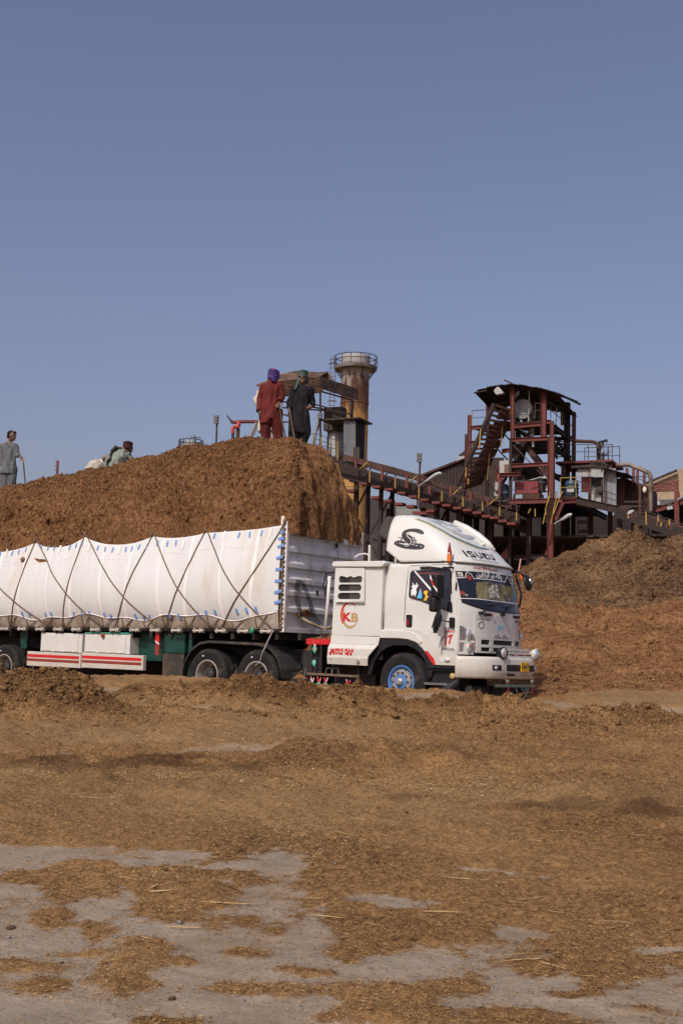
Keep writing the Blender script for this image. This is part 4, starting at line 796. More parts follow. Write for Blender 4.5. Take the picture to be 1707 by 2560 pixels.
for q_ in (((0.042,3.135),(0.107,3.146)), ((0.065,3.106),(0.132,3.117)), ((0.079,3.078),(0.148,3.087)), ((0.089,3.049),(0.158,3.054)), ((0.085,3.022),(0.156,3.023)), ((0.068,2.994),(0.139,2.992))):
    place(fill_mesh([stroke(q_, 0.008)], 0.001), 'snake_highlight', lambda a, b, z: fair_side(a, b, 0.010+z), M_whitedecal, fair)
place(fill_mesh([((0.536,2.739),(0.577,2.746),(0.697,2.702),(0.761,2.704),(0.787,2.696),(0.762,2.646),(0.538,2.666))], 0.004), 'fairing_plate', lambda a, b, z: fair_side(a, b, 0.008+z), M_white2, fair)
# top and front of the fairing: artwork and maker's name, laid on the sloping skin
def fair_top(Y, u, h):
    t = (Y-YC)/0.93; t = max(-0.97, min(0.97, t)); p_ = fair_pt(u, t); q1 = fair_pt(min(u+0.02, 1), t); q2 = fair_pt(u, min(t+0.02, 1)); n = (q1-p_).cross(q2-p_).normalized()
    if n.z < 0: n = -n
    return p_ + n*h
art = mat('fairing_art', (0.16, 0.27, 0.30), 0.4, var=0.5, vscale=5, col2=(0.62, 0.62, 0.60), thr=0.5, soft=0.04, cscale=3.2)
def top_decal(poly, name, m, h=0.006): place(fill_mesh([poly], 0.001), name, lambda a, b, z: fair_top(a, b, h+z), m, fair, maxlen=0.05)
top_decal(sub([(0.36, 0.30), (0.42, 0.5), (0.55, 0.68), (0.8, 0.76), (1.12, 0.80), (1.42, 0.79), (1.46, 0.78), (1.1, 0.775), (0.83, 0.735), (0.585, 0.645), (0.455, 0.48), (0.38, 0.29)], 3), 'fairing_art', mat('art_teal', (0.07, 0.16, 0.17), 0.4, var=0.2))
top_decal(sub([(0.62, 0.36), (0.75, 0.5), (1.0, 0.54), (1.3, 0.50), (1.25, 0.44), (1.0, 0.46), (0.8, 0.38)], 3), 'fairing_art', art)
top_decal(sub([(0.75, 0.58), (0.95, 0.66), (1.2, 0.66), (1.5, 0.6), (1.3, 0.58), (1.0, 0.6), (0.85, 0.55)], 3), 'fairing_art', mat('art_grey', (0.33, 0.35, 0.37), 0.4, var=0.3))
top_decal(sub([(0.9, 0.26), (1.1, 0.4), (1.35, 0.42), (1.6, 0.34), (1.4, 0.32), (1.15, 0.3)], 3), 'fairing_art', art)
top_decal(sub([(0.345, 0.28), (0.40, 0.5), (0.53, 0.697), (0.79, 0.78), (1.1, 0.82), (1.1, 0.815), (0.8, 0.775), (0.54, 0.69), (0.415, 0.5), (0.355, 0.28)], 3), 'fairing_art', mat('art_yellow', (0.55, 0.45, 0.12), 0.4, var=0.1), 0.008)
MB().ball(fair_top(1.35, 0.74, 0.02), (0.05, 0.05, 0.03), 10, 6).build('roof_marker', M_white, fair, smooth=True)
MB().tube([fair_top(1.6, u, 0.03) for u in (0.3, 0.45, 0.6, 0.72, 0.8)], [0.05, 0.07, 0.075, 0.06, 0.02], 8).build('fairing_rib', M_white, fair, smooth=True)
fxx = lambda a, b, z: fair_top(a, b, 0.007+z)
def fair_front(Y, Z, h):
    t = max(-0.985, min(0.985, (Y-YC)/1.0)); lo, hi = 0.25, 1.0
    for _ in range(24):
        mid = (lo+hi)/2
        if fair_pt(mid, t).z > Z: lo = mid
        else: hi = mid
    p_ = fair_pt(lo, t); q1 = fair_pt(max(lo-0.02, 0), t); q2 = fair_pt(lo, min(t+0.01, 0.999)); n = (q1-p_).cross(q2-p_).normalized()
    if n.x < 0: n = -n
    return p_ + n*h
maker_letters(lambda a, b, z: fair_front(a, b, 0.006+z), M_ink, fair, 0.40, 1.31, 2.765, 2.885, 'maker_letter', 0.001)
fit_text('TRUCKS FOR LIFE', 'lettering', lambda a, b, z: fair_front(a, b, 0.006+z), M_greydecal, fair, 0.46, 1.28, 2.703, 2.738, ext=0.001)

# mirrors, marker and tassel
ml = MB().tube([side_pt(1.0, 2.55, 0.02), (0.98, -0.22, 2.53), (0.93, -0.24, 2.40), (0.92, -0.24, 1.62), side_pt(1.02, 1.58, 0.02)], 0.016, 6).build('mirror_arm', M_black, truck)
MB().box((0.90, -0.26, 2.20), (0.16, 0.24, 0.42), (0, 0, R(-8))).build('mirror', M_black, ml, bevel=0.05, seg=3)
MB().box((0.86, -0.27, 1.88), (0.15, 0.22, 0.26), (0, 0, R(-8))).build('mirror', M_black, ml, bevel=0.05, seg=3)
strp = lambda a, b, h: Vector((a, -0.384 - h + 0.0*(a-0.85), b))
for k, (m_, q_) in enumerate(((M_whitedecal, [(0.815, 2.40), (0.83, 2.38), (0.86, 2.29), (0.815, 2.33)]), (M_red, [(0.86, 2.29), (0.90, 2.20), (0.87, 2.20), (0.815, 2.33)]), (M_whitedecal, [(0.90, 2.20), (0.955, 2.14), (0.96, 2.09), (0.87, 2.20)]))):
    MB().prism(q_, lambda a, b, h: Vector((a+0.01, -0.382 - h - (0.9-a)*0.14, b)), 0, 0.003).build('mirror_stripe', m_, ml)
tas = MB()
for k in range(16):
    a = k*2.4; r0 = 0.02+0.02*(k % 3); x0, y0 = 0.93+r0*math.cos(a), -0.25+r0*math.sin(a); tas.tube([(0.93, -0.25, 1.80), (x0-0.02, y0, 1.66), (x0-0.06+0.03*math.cos(a*3), y0-0.01, 1.44+0.06*math.sin(k*1.7))], [0.02, 0.022, 0.012], 5)
tas.build('black_tassel', M_cloth_black, ml)
mk = MB().prism([(0.975, 2.60), (1.005, 2.60), (1.02, 2.70), (1.035, 2.80), (0.99, 3.0), (0.945, 2.80), (0.96, 2.70)], lambda a, b, h: Vector((a-0.04, 0.03-h, b)), -0.012, 0.012).build('roof_spear', mat('spear_red', (0.20, 0.025, 0.02), 0.4, var=0.5, vscale=30), truck)
MB().box((0.95, 0.018, 2.73), (0.075, 0.02, 0.14)).build('amber_marker', M_amber, mk); MB().prism([(0.90, 2.80), (0.945, 2.82), (0.99, 2.80), (0.945, 2.785)], lambda a, b, h: Vector((a, 0.0-h, b)), 0, 0.003).build('white_trim', M_whitedecal, mk)
fm = MB().tube([(0.95, 2.12, 2.60), (1.2, 2.0, 2.63), (1.45, 1.72, 2.56), (1.47, 1.85, 2.46)], 0.016, 6).tube([(1.1, 2.17, 2.55), (1.18, 2.24, 2.2), (1.15, 2.22, 1.95)], 0.02, 6).build('mirror_arm', M_black, truck)
fx_ = MB(); c0 = Vector((1.45, 1.92, 2.40))
fx_.lathe([(0.0, 0.10), (0.10, 0.085), (0.155, 0.04), (0.168, 0.0), (0.16, -0.012)], c0, (0.92, 0.25, 0.3), 22); rm_ = fx_.build('round_mirror', M_black, fm, smooth=True, angle=60)
MB().lathe([(0.0, -0.004), (0.16, -0.012)], c0, (0.92, 0.25, 0.3), 22).build('mirror_glass', M_chrome, rm_)
MB().lathe([(0.0, 0.108), (0.06, 0.104), (0.062, 0.09)], c0, (0.92, 0.25, 0.3), 14).build('mirror_boss', M_steelgrey, rm_)
MB().box((1.28, 2.08, 2.52), (0.05, 0.09, 0.12)).build('amber_marker', M_amber, fm)
MB().beam((1.22, 2.05, 2.62), (1.26, 2.06, 2.86), 0.02).build('whip_marker', mat('pale_red', (0.6, 0.3, 0.28), 0.5), fm)
MB().prism([(1.07, 2.16), (1.075, 2.24), (1.085, 2.30), (1.095, 2.16)], side_pt, 0.0, 0.03).build('pillar_trim', M_black, truck)

# steps and lower corner
st_ = MB().bbox((0.56, 0.10, 0.28), (1.14, 0.5, 0.80)).build('step_well', M_black, truck, bevel=0.015)
MB().bbox((0.52, 0.02, 0.775), (1.12, 0.3, 0.815)).bbox((0.52, 0.04, 0.735), (1.14, 0.3, 0.755)).build('upper_step', M_black, truck, bevel=0.006)
MB().bbox((0.50, -0.02, 0.485), (0.99, 0.3, 0.51)).build('lower_step', M_steelgrey, truck); 
tr_ = MB()
for k in range(24): tr_.box((0.51+k*0.02, -0.02, 0.517), (0.01, 0.04, 0.016))
tr_.build('step_teeth', M_steelgrey, truck)
MB().ball((1.02, 0.085, 0.65), (0.06, 0.02, 0.055), 12, 8).build('step_lamp', mat('dull_yellow_lens', (0.42, 0.32, 0.12), 0.3, var=0.2), st_, smooth=True)
rl = MB().prism([(0.60, 0.44), (0.84, 0.45), (0.80, 0.36), (0.70, 0.33), (0.64, 0.36)], lambda a, b, h: Vector((a, 0.02-h, b)), -0.01, 0.01).build('step_ornament', M_black, truck); MB().ball((0.73, 0.005, 0.40), (0.04, 0.015, 0.035), 10, 6).build('amber_lens', M_amber, rl, smooth=True)
tw_ = MB()
for k in range(7): tw_.tube([(1.22, 0.0+0.01*k, 0.62), (1.08-0.02*k, -0.06, 0.46), (0.98-0.045*k, -0.08, 0.22+0.01*k)], [0.008, 0.02, 0.014], 5)
tw_.build('black_streamers', mat('streamer', (0.035, 0.036, 0.045), 0.5, var=0.2), truck)

# wheels
def wheel(parent, X, Y, r=0.52, w=0.27, kind='front', turn=0.0, side=-1):
    W_ = thing('wheel', None, None); W_.parent = parent; W_.location = (X, Y, r - 0.005); W_.rotation_euler = (0, 0, turn); rr = r
    ax = (0, side, 0); pr = [(0.30, -w/2), (0.36, -w/2-0.01), (0.44, -w/2-0.012), (rr-0.035, -w/2+0.01), (rr-0.008, -w/2+0.035)]
    for g_ in range(5):
        y = -w/2 + 0.05 + g_*(w-0.1)/4; pr += [(rr, y-0.014), (rr, y+0.014)] + ([(rr-0.012, y+0.019), (rr-0.012, y+0.026)] if g_ < 4 else [])
    pr += [(rr-0.008, w/2-0.035), (rr-0.035, w/2-0.01), (0.455, w/2+0.010), (0.44, w/2+0.014), (0.425, w/2+0.011), (0.37, w/2+0.012), (0.33, w/2+0.008), (0.29, w/2-0.012)]
    MB().lathe(pr, (0, 0, 0), ax, 56).build('tyre', M_rubber, W_, smooth=True, angle=35)
    if kind == 'front':
        rim = MB().lathe([(0.305, w/2-0.012), (0.300, w/2+0.006), (0.275, w/2+0.002), (0.265, w/2-0.03), (0.235, w/2-0.06)], (0, 0, 0), ax, 40).build('rim', M_blue, W_, smooth=True, angle=50)
        MB().lathe([(0.236, w/2-0.062), (0.225, w/2-0.02), (0.21, w/2+0.012), (0.15, w/2+0.02), (0.135, w/2+0.014)], (0, 0, 0), ax, 40).build('disc', M_rim, W_, smooth=True, angle=50)
        MB().lathe([(0.136, w/2+0.013), (0.128, w/2+0.03), (0.085, w/2+0.034), (0.07, w/2+0.03)], (0, 0, 0), ax, 30).build('hub_ring', M_blue, W_, smooth=True, angle=50)
        MB().lathe([(0.075, w/2+0.02), (0.07, w/2+0.07), (0.05, w/2+0.085), (0.045, w/2+0.10), (0.0, w/2+0.104)], (0, 0, 0), ax, 20).build('hub_cap', M_rim, W_, smooth=True, angle=40)
        for k in range(10):
            a = 2*math.pi*k/10; c_ = Vector((math.cos(a)*0.172, side*(w/2+0.016), math.sin(a)*0.172)); MB().cyl(c_, c_ + Vector((0, side*0.03, 0)), 0.016, n=6).build('wheel_nut', M_chassis, W_)
        for k in range(8):
            a = 2*math.pi*(k+0.5)/8; c_ = Vector((math.cos(a)*0.222, side*(w/2-0.018), math.sin(a)*0.222)); MB().cyl(c_, c_ + Vector((0, side*0.012, 0)), 0.02, n=8).build('disc_hole', M_black, W_)
    else:
        MB().lathe([(0.295, w/2-0.016), (0.300, w/2+0.012), (0.292, w/2+0.016), (0.272, w/2+0.008), (0.268, w/2-0.02)], (0, 0, 0), ax, 44).build('rim', M_rim, W_, smooth=True, angle=50)
        MB().lathe([(0.268, w/2-0.018), (0.255, w/2-0.10), (0.25, -w/2+0.06), (0.19, -w/2+0.03), (0.10, -w/2+0.02)], (0, 0, 0), ax, 40).build('dish', M_rimw, W_, smooth=True, angle=50)
        MB().lathe([(0.115, -w/2), (0.11, w/2-0.07), (0.08, w/2-0.045), (0.0, w/2-0.04)], (0, 0, 0), ax, 20).build('hub', M_chassis, W_, smooth=True, angle=40)
        for k in range(10):
            a = 2*math.pi*k/10; c_ = Vector((math.cos(a)*0.16, side*(-w/2+0.035), math.sin(a)*0.16)); MB().cyl(c_, c_ + Vector((0, side*0.05, 0)), 0.018, n=6).build('wheel_nut', M_chassis, W_)
    MB().prism([(-0.13, 0.36), (-0.105, 0.365), (-0.09, 0.382), (-0.12, 0.385), (-0.145, 0.375)], lambda a, b, h: Vector((a, side*(w/2+0.0085+h), b)), 0, 0.004).build('chalk_mark', M_whitedecal, W_) if kind != 'front' else None
    return W_
wheel(truck, 0.0, 0.15, kind='front', turn=R(-5)); wheel(truck, 0.0, 2.07, kind='front', turn=R(-5), side=1)
for X in (-3.417, -4.717):
    wheel(truck, X, 0.15, kind='rear'); 
    for yy in (0.48, 1.76, 2.07):
        iw = thing('wheel', None, None); iw.parent = truck; iw.location = (X, yy, 0.515)
        MB().lathe([(0.28, -0.13), (0.5, -0.12), (0.515, -0.09), (0.515, 0.09), (0.5, 0.12), (0.28, 0.13)], (0, 0, 0), (0, -1, 0), 40).build('tyre', M_rubber, iw, smooth=True, angle=40); MB().cyl((0, -0.1, 0), (0, 0.1, 0), 0.28, n=24).build('rim', M_rimw, iw)
    MB().cyl((X, 0.3, 0.515), (X, 1.95, 0.515), 0.11, n=12).build('axle', M_chassis, truck)
MB().cyl((0, 0.25, 0.515), (0, 2.0, 0.515), 0.08, n=10).build('axle', M_chassis, truck)

# chassis, mudguards and what hangs on it
cz = MB(); 
for y in (0.72, 1.55): cz.box((-1.9, y, 0.92), (6.4, 0.09, 0.30))
for x in (-4.9, -3.9, -2.9, -2.0, -1.0, 0.4, 1.1): cz.box((x, 1.13, 0.92), (0.12, 0.8, 0.22))
cz.box((0.2, 1.12, 1.05), (1.3, 1.0, 0.5)); cz.box((-4.05, 1.13, 1.15), (1.0, 0.9, 0.16)); cz.box((-1.0, 1.12, 0.75), (0.9, 0.7, 0.5)).box((-1.25, 1.0, 0.45), (0.95, 1.4, 0.65)).box((-2.4, 1.2, 0.5), (0.7, 1.0, 0.7))  # low end boxes are dark blocks added to hide sunlit ground behind
cz.build('chassis', M_chassis, truck, bevel=0.01)
mg = MB()
arch_p = [(-5.40, 0.55), (-5.33, 0.80), (-5.18, 1.02), (-4.95, 1.16), (-4.7, 1.20), (-3.4, 1.17), (-3.1, 1.10), (-2.90, 0.92), (-2.78, 0.68), (-2.76, 0.50)]
mg.grid([[Vector((x, y, z)) for x, z in arch_p] for y in (0.0, 0.66)]); mg.grid([[Vector((x, y, z-0.02)) for x, z in arch_p] for y in (0.002, 0.66)])
for i in range(len(arch_p)-1): mg.add([(arch_p[i][0], 0.0, arch_p[i][1]), (arch_p[i+1][0], 0.0, arch_p[i+1][1]), (arch_p[i+1][0], 0.0, arch_p[i+1][1]-0.05), (arch_p[i][0], 0.0, arch_p[i][1]-0.05)], [(0, 1, 2, 3)])
mg.build('mudguard', mat('mudguard', (0.03, 0.029, 0.028), 0.6, var=0.3, col2=(0.09, 0.065, 0.04), thr=0.62), truck)
MB().bbox((-2.46, 0.25, 0.56), (-2.02, 0.9, 1.04)).build('battery_box', M_chassis, truck, bevel=0.01)
MB().bbox((-2.62, 0.1, 0.42), (-2.1, 0.9, 0.50)).bbox((-2.75, 0.3, 0.50), (-2.45, 0.8, 0.62)).build('side_tray', M_chassis, truck)
for (x0, x1, z0, h_, n_) in ((-2.46, -2.03, 1.04, 0.20, 1), (-2.55, -2.05, 0.62, 0.10, 2), (-2.7, -2.35, 0.50, 0.16, 3)):
    b_ = MB(); g_ = []
    for i in range(15):
        row = []
        for j in range(9):
            x = x0+(x1-x0)*i/14; y = 0.25+0.55*j/8; k = max(0.0, 1 - (2*i/14-1)**2)**0.6*max(0.0, 1-(2*j/8-1)**4)**0.5; row.append((x, y, z0 + h_*k*(0.75+0.4*float(noise3(x*7+n_, y*7, 1.0))) + 0.004))
        g_.append(row)
    b_.grid(g_).build('spilled_bagasse', M_bag, truck)
rb = MB().bbox((-2.21, 0.02, 1.155), (-1.64, 0.34, 1.262)).build('red_crossbar', M_red, truck, bevel=0.008)
b_ = MB(); b_.grid([[(-2.2+0.56*i/14, 0.02+0.6*j/8, 1.264+0.14*(i/14)**0.8*max(0, 1-(2*j/8-1)**2)**0.4*(0.8+0.4*float(noise3(i*0.9, j*0.9, 2)))) for j in range(9)] for i in range(15)]); b_.build('spilled_bagasse', M_bag, truck)
for x in (-2.075, -1.855): MB().beam((x, 0.05, 0.60), (x, 0.05, 1.155), 0.035).build('hanger_post', M_chassis, truck)
MB().beam((-2.08, 0.05, 0.91), (-1.85, 0.05, 0.91), 0.02).build('hanger_bar', M_chassis, truck)
for x in (-1.45, -1.02): MB().beam((x, 0.12, 0.58), (x, 0.12, 0.82), 0.05).build('hanger_post', M_chassis, truck)
MB().beam((-2.16, 0.03, 0.605), (-0.95, 0.03, 0.585), 0.05, 0.04).build('side_rail', mat('dusty_rail', (0.14, 0.10, 0.065), 0.8, var=0.3, vscale=8), truck)
MB().cyl((-1.70, 0.35, 0.80), (-0.9, 0.35, 0.80), 0.17, n=18).build('air_tank', M_chassis, truck, smooth=True, angle=40)
wi_ = MB()
for x in (-1.75, -1.6): wi_.tube([(x, 0.06, 0.62), (x+0.03, 0.05, 0.72), (x+0.14, 0.05, 0.72), (x+0.15, 0.06, 0.60)], 0.008, 5)
wi_.tube([(-2.2, 0.02, 0.7), (-2.22, 0.0, 0.5), (-2.3, 0.0, 0.32)], 0.008, 5); wi_.build('loose_wires', mat('wire', (0.2, 0.18, 0.15), 0.6), truck)
def charm(x, z, red):
    c_ = MB().prism([(x + 0.045*math.cos(a) if not (70 < math.degrees(a) < 110) else x, z + (0.05*math.sin(a) if math.sin(a) > -0.95 else -0.085)) for a in [2*math.pi*k/16 for k in range(16)]], lambda a, b, h: Vector((a, -h, b)), 0.0, 0.012).build('charm', M_teal, truck)
    if red: MB().cyl((x-0.035, 0.0, z+0.15), (x-0.008, 0.0, z+0.05), 0.013, n=6, mi=0).cyl((x+0.05, 0.0, z+0.14), (x+0.012, 0.0, z+0.05), 0.013, n=6).build('red_tassel', mat('red_white_tassel', (0.6, 0.02, 0.03), 0.5, var=0.1, col2=(0.7, 0.7, 0.7), thr=0.52, soft=0.04, cscale=9), c_)
    MB().ball((x, -0.014, z), (0.016, 0.006, 0.018), 8, 5).build('charm_centre', M_amber if red == 2 else M_white2, c_)
for x, z, r_2 in ((-1.975, 1.07, 2), (-1.98, 0.82, 0), (-2.02, 0.40, 1), (-1.86, 0.40, 1), (-1.70, 0.40, 1), (-1.44, 0.385, 0), (-1.18, 0.37, 1)): charm(x, z, r_2)

# sleeper box behind the cab
bx_ = MB().prism([(-1.575, 2.63), (-0.47, 2.60), (-0.475, 2.2), (-0.505, 1.32), (-1.62, 1.32)], lambda a, b, h: Vector((a, h, b)), 0.03, 2.2).build('sleeper_box', M_white, truck, bevel=0.015)
MB().prism([(-1.60, 2.625), (-1.62, 2.66), (-1.60, 2.70), (-1.56, 2.72), (-0.42, 2.70), (-0.38, 2.66), (-0.44, 2.60), (-0.50, 2.585), (-1.57, 2.615)], lambda a, b, h: Vector((a, h, b)), -0.03, 2.26).build('box_roof', M_white, truck, bevel=0.02, seg=3)
skirt = MB(); SK = [[(-1.62, 0.03, 1.33), (-0.505, 0.03, 1.315)], [(-1.625, 0.015, 1.19), (-0.53, 0.015, 1.175)], [(-1.63, -0.05, 1.10), (-0.58, -0.05, 1.085)], [(-1.636, -0.055, 0.97), (-0.70, -0.055, 0.955)], [(-1.636, -0.065, 0.925), (-0.705, -0.065, 0.91)], [(-1.638, -0.045, 0.80), (-0.72, -0.045, 0.785)]]
def skirt_y(z): return float(np.interp(z, [0.785, 0.91, 0.955, 1.085, 1.175, 1.32], [-0.045, -0.065, -0.055, -0.05, 0.015, 0.03]))
skirt.grid(SK); skirt.grid([[(x, y+0.03, z) for x, y, z in r_4] for r_4 in SK]); skm = skirt.build('box_skirt', M_white, truck, fix=False)
MB().tube([(-1.622, 0.008, 1.185), (-0.54, 0.008, 1.17)], 0.005, 4).build('hinge_line', M_white2, skm)
for x in (-1.45, -1.1, -0.68): MB().box((x, 0.006, 1.18), (0.10, 0.012, 0.02)).build('hinge', M_white2, skm)
MB().cyl((-0.92, -0.06, 0.865), (-0.92, -0.09, 0.865), 0.035, n=12).build('latch_knob', M_rim, skm); MB().cyl((-1.54, -0.05, 0.88), (-1.54, -0.062, 0.88), 0.012, n=8).build('latch_hole', M_ink, skm)
def boxL(a, b, z): return Vector((a, 0.03 - 0.004 - z, b))
me = fill_mesh([((-1.542,2.6),(-0.884,2.585),(-0.865,2.535),(-0.856,1.969),(-1.519,1.966),(-1.525,2.549)), ((-1.453,2.389),(-1.446,2.425),(-1.401,2.443),(-1.338,2.433),(-1.266,2.408),(-1.187,2.438),(-1.107,2.405),(-1.037,2.428),(-0.958,2.435),(-0.922,2.409),(-0.915,2.345),(-0.945,2.31),(-1.424,2.314),(-1.457,2.339)), ((-1.465,2.224),(-1.449,2.267),(-1.405,2.285),(-0.979,2.279),(-0.935,2.253),(-0.928,2.196),(-0.958,2.158),(-1.427,2.159),(-1.459,2.181)), ((-1.474,2.066),(-1.453,2.109),(-1.408,2.126),(-0.992,2.122),(-0.951,2.097),(-0.945,2.033),(-0.971,2.002),(-1.44,2.006),(-1.471,2.031))], 0.014)
vp = place(me, 'vent_panel', lambda a, b, z: Vector((a, 0.012 - z, b)), M_white, bx_)
MB().prism(((-1.519,2.462),(-0.897,2.451),(-0.9,1.991),(-1.493,1.991)), lambda a, b, h: Vector((a, 0.0295-h, b)), 0.0, 0.002).build('vent_opening', mat('vent_dark', (0.01, 0.009, 0.009), 0.7), vp)
MB().prism(((-1.214,2.45),(-0.906,2.444),(-0.935,1.995),(-1.217,1.997)), lambda a, b, h: Vector((a, 0.0262-h, b)), 0.0, 0.002).build('vent_shutter', mat('vent_grey', (0.045, 0.04, 0.038), 0.6), vp)
MB().prism(((-1.523,1.974),(-0.847,1.955),(-0.85,1.941),(-1.519,1.952)), lambda a, b, h: Vector((a, -0.01-h, b)), -0.02, 0.012).build('vent_sill', M_white, vp)
def ring(cx, cy, r0, r1, a0, a1, off, n=24):
    return arc(cx, cy, r0, a0, a1, n) + arc(cx + off[0], cy + off[1], r1, a1, a0, n)
kx, kz = (-1.222,1.716)
place(fill_mesh([ring(kx, kz, 0.205, 0.19, 40, 222, (0.022, -0.012))], 0.001), 'red_ring', boxL, M_red, bx_, (0.95, 1.2), (kx*0.05, -kz*0.2 + 0.0))
place(fill_mesh([ring(kx+0.03, kz+0.0, 0.20, 0.185, 150, 322, (0.02, 0.022))], 0.001), 'gold_ring', boxL, M_gold, bx_, (0.95, 1.15), (kx*0.05, -kz*0.15 - 0.02))
fit_text('K', 'emblem_letter', boxL, M_red, bx_, (-1.358,1.687)[0], (-1.163,1.687)[0], (-1.274,1.595)[1], (-1.28,1.758)[1], bold=0.045, ext=0.0015)
fit_text('B', 'emblem_letter', boxL, M_gold, bx_, (-1.163,1.687)[0], (-1.004,1.687)[0], (-1.08,1.585)[1], (-1.085,1.751)[1], bold=0.04, ext=0.0015)
def skL(a, b, z): return Vector((a, skirt_y(b) - 0.004 - z, b))
xs_ = (-1.578,-1.47,-1.458,-1.374,-1.396,-1.351,-1.342,-1.271,-1.233,-1.174,-1.174,-1.104,-1.104,-1.034); zt_, zb_ = (-1.274,1.119)[1], (-1.269,0.971)[1]
for ch_, a, b in (('M', xs_[0], xs_[1]), ('O', xs_[2]-0.01, xs_[4]), ('O', xs_[4]+0.006, xs_[6]), ('D', xs_[6]+0.004, xs_[7]), ('O', xs_[8], xs_[9]), ('F', xs_[10], xs_[11]), ('F', xs_[12], xs_[13])):
    fit_text(ch_, 'red_lettering', skL, M_red, skm, a, b, zb_, zt_, bold=0.055, ext=0.001)
    if ch_ in 'MF': place(fill_mesh([arc(0, 0, 0.03, 0, 340, 14), arc(0, 0, 0.014, 0, 340, 10)], 0.001), 'red_lettering', skL, M_red, skm, (1, 1), (a+0.01, zb_+0.02))
    if ch_ in 'OD': place(fill_mesh([arc(0, 0, 0.016, 0, 340, 12)], 0.001), 'red_lettering', skL, M_red, skm, (1, 1), ((a+b)/2, zb_+(zt_-zb_)*0.62))
pp = MB().tube([(-1.66, -0.02, 2.44), (-1.69, -0.02, 1.9), (-1.74, -0.02, 1.36)], 0.032, 8).build('white_standpipe', M_white2, truck, smooth=True)
ex = MB()
ex.beam((-1.12, 0.5, 2.70), (-1.12, 0.5, 3.06), 0.04); ex.beam((-0.86, 1.0, 2.70), (-0.86, 1.0, 3.05), 0.03); ex.tube([(-1.12, 0.5, 2.86), (-1.22, 0.5, 2.90), (-1.34, 0.45, 2.88), (-1.42, 0.45, 2.83)], 0.016, 6); ex.build('roof_bracket', M_white2, truck)
MB().tube([(-1.55, 0.1, 2.55), (-1.75, 0.0, 2.5), (-1.86, 0.05, 2.3), (-1.80, 0.05, 2.05), (-1.68, 0.1, 1.95)], 0.014, 6).tube([(-1.57, 0.1, 2.42), (-1.72, 0.0, 2.38), (-1.80, 0.05, 2.2), (-1.76, 0.05, 2.0)], 0.012, 6).build('air_hose', M_black, truck)
MB().bbox((-0.60, 0.10, 0.9), (-0.49, 2.15, 2.64)).build('gap_fill', M_black, truck)  # black slab filling the gap between cab and sleeper box

# ---------------------------------------------------------------- the semi trailer
trailer = thing('semi_trailer', 'long high sided semi trailer with ribbed grey steel front wall', 'trailer', (TX, TY, 0), -TH)
M_wall = mat('galvanised_wall', (0.62, 0.62, 0.615), 0.5, 0.0, var=0.12, vscale=3, stretch=(1, 1, 0.18), col2=(0.24, 0.15, 0.085), thr=0.62, soft=0.10, cscale=5.0)
M_green = mat('green_paint', (0.004, 0.045, 0.034), 0.45, var=0.2, col2=(0.05, 0.04, 0.03), thr=0.68, soft=0.1, cscale=3)
M_cream = mat('cream_paint', (0.68, 0.63, 0.54), 0.5, var=0.1, col2=(0.33, 0.24, 0.15), thr=0.64, soft=0.1, cscale=4)
FW = -2.79; TW = 2.54; TB0 = -14.2
# front wall: one ribbed sheet (pressed steel), with frame and base plate
prof = [(1.42, 0.0), (1.70, 0.0)]; z = 1.70
for zt in (1.80, 2.12, 2.37, 2.67, 2.98, 3.27): prof += [(zt-0.05, 0.0), (zt-0.02, 0.06), (zt+0.06, 0.06), (zt+0.16, 0.0)]
prof += [(3.46, 0.0), (3.48, 0.03), (3.545, 0.03), (3.55, -0.04)]
b_ = MB(); b_.grid([[(FW + x - 0.02, 0.06 + (TW-0.12)*j/6, z) for j in range(7)] for z, x in prof]); b_.build('front_wall', M_wall, trailer)
MB().bbox((FW-0.06, 0.0, 1.38), (FW+0.045, 0.062, 3.55)).bbox((FW-0.06, TW-0.062, 1.38), (FW+0.045, TW, 3.55)).bbox((FW-0.07, 0.063, 1.38), (FW+0.04, TW-0.063, 1.47)).build('wall_frame', M_wall, trailer, bevel=0.006)
MB().bbox((FW-0.10, -0.02, 3.47), (FW-0.02, 0.06, 3.64)).build('corner_cap', M_cream, trailer)
for y, z in ((0.35, 2.32), (1.0, 2.2), (1.6, 3.2), (2.3, 2.35)):
    MB().box((FW+0.05, y, z), (0.03, 0.05, 0.09)).build('wall_bracket', M_chassis, trailer)
# coiled cables and a thick hose in front of the wall
hz_ = MB()
for k in range(3):
    y0 = 0.24+0.05*k; hz_.tube(sub([(FW+0.09, y0+0.09, 2.40), (FW+0.13, y0-0.02, 2.36), (FW+0.14, y0-0.03, 2.0), (FW+0.16, y0+0.22, 1.62), (FW+0.15, y0+0.56+0.05*k, 1.58), (FW+0.13, y0+0.52, 1.75), (FW+0.10, y0+0.30, 2.2), (FW+0.09, y0+0.13, 2.40)], 5), 0.009, 6)
hz_.build('cable_loop', M_black, trailer)
MB().tube(sub([(FW+0.12, 0.42, 1.68), (FW+0.25, 0.55, 1.58), (FW+0.35, 0.8, 1.50), (FW+0.6, 0.75, 1.50), (FW+0.95, 0.4, 1.58), (FW+1.10, 0.1, 1.75)], 5), 0.032, 8).build('thick_hose', mat('beige_hose', (0.30, 0.25, 0.17), 0.7, var=0.2), trailer, smooth=True)
b_ = MB(); b_.grid([[(FW+0.05+0.02, 0.42+0.5*i/10, 1.72+0.14*math.sin(math.pi*i/10)**0.6*(j/5)) if j < 5 else (FW-0.0, 0.42+0.5*i/10, 1.72+0.16*math.sin(math.pi*i/10)**0.6) for i in range(11)] for j in range(6)]); b_.build('spilled_bagasse', M_bag, trailer)
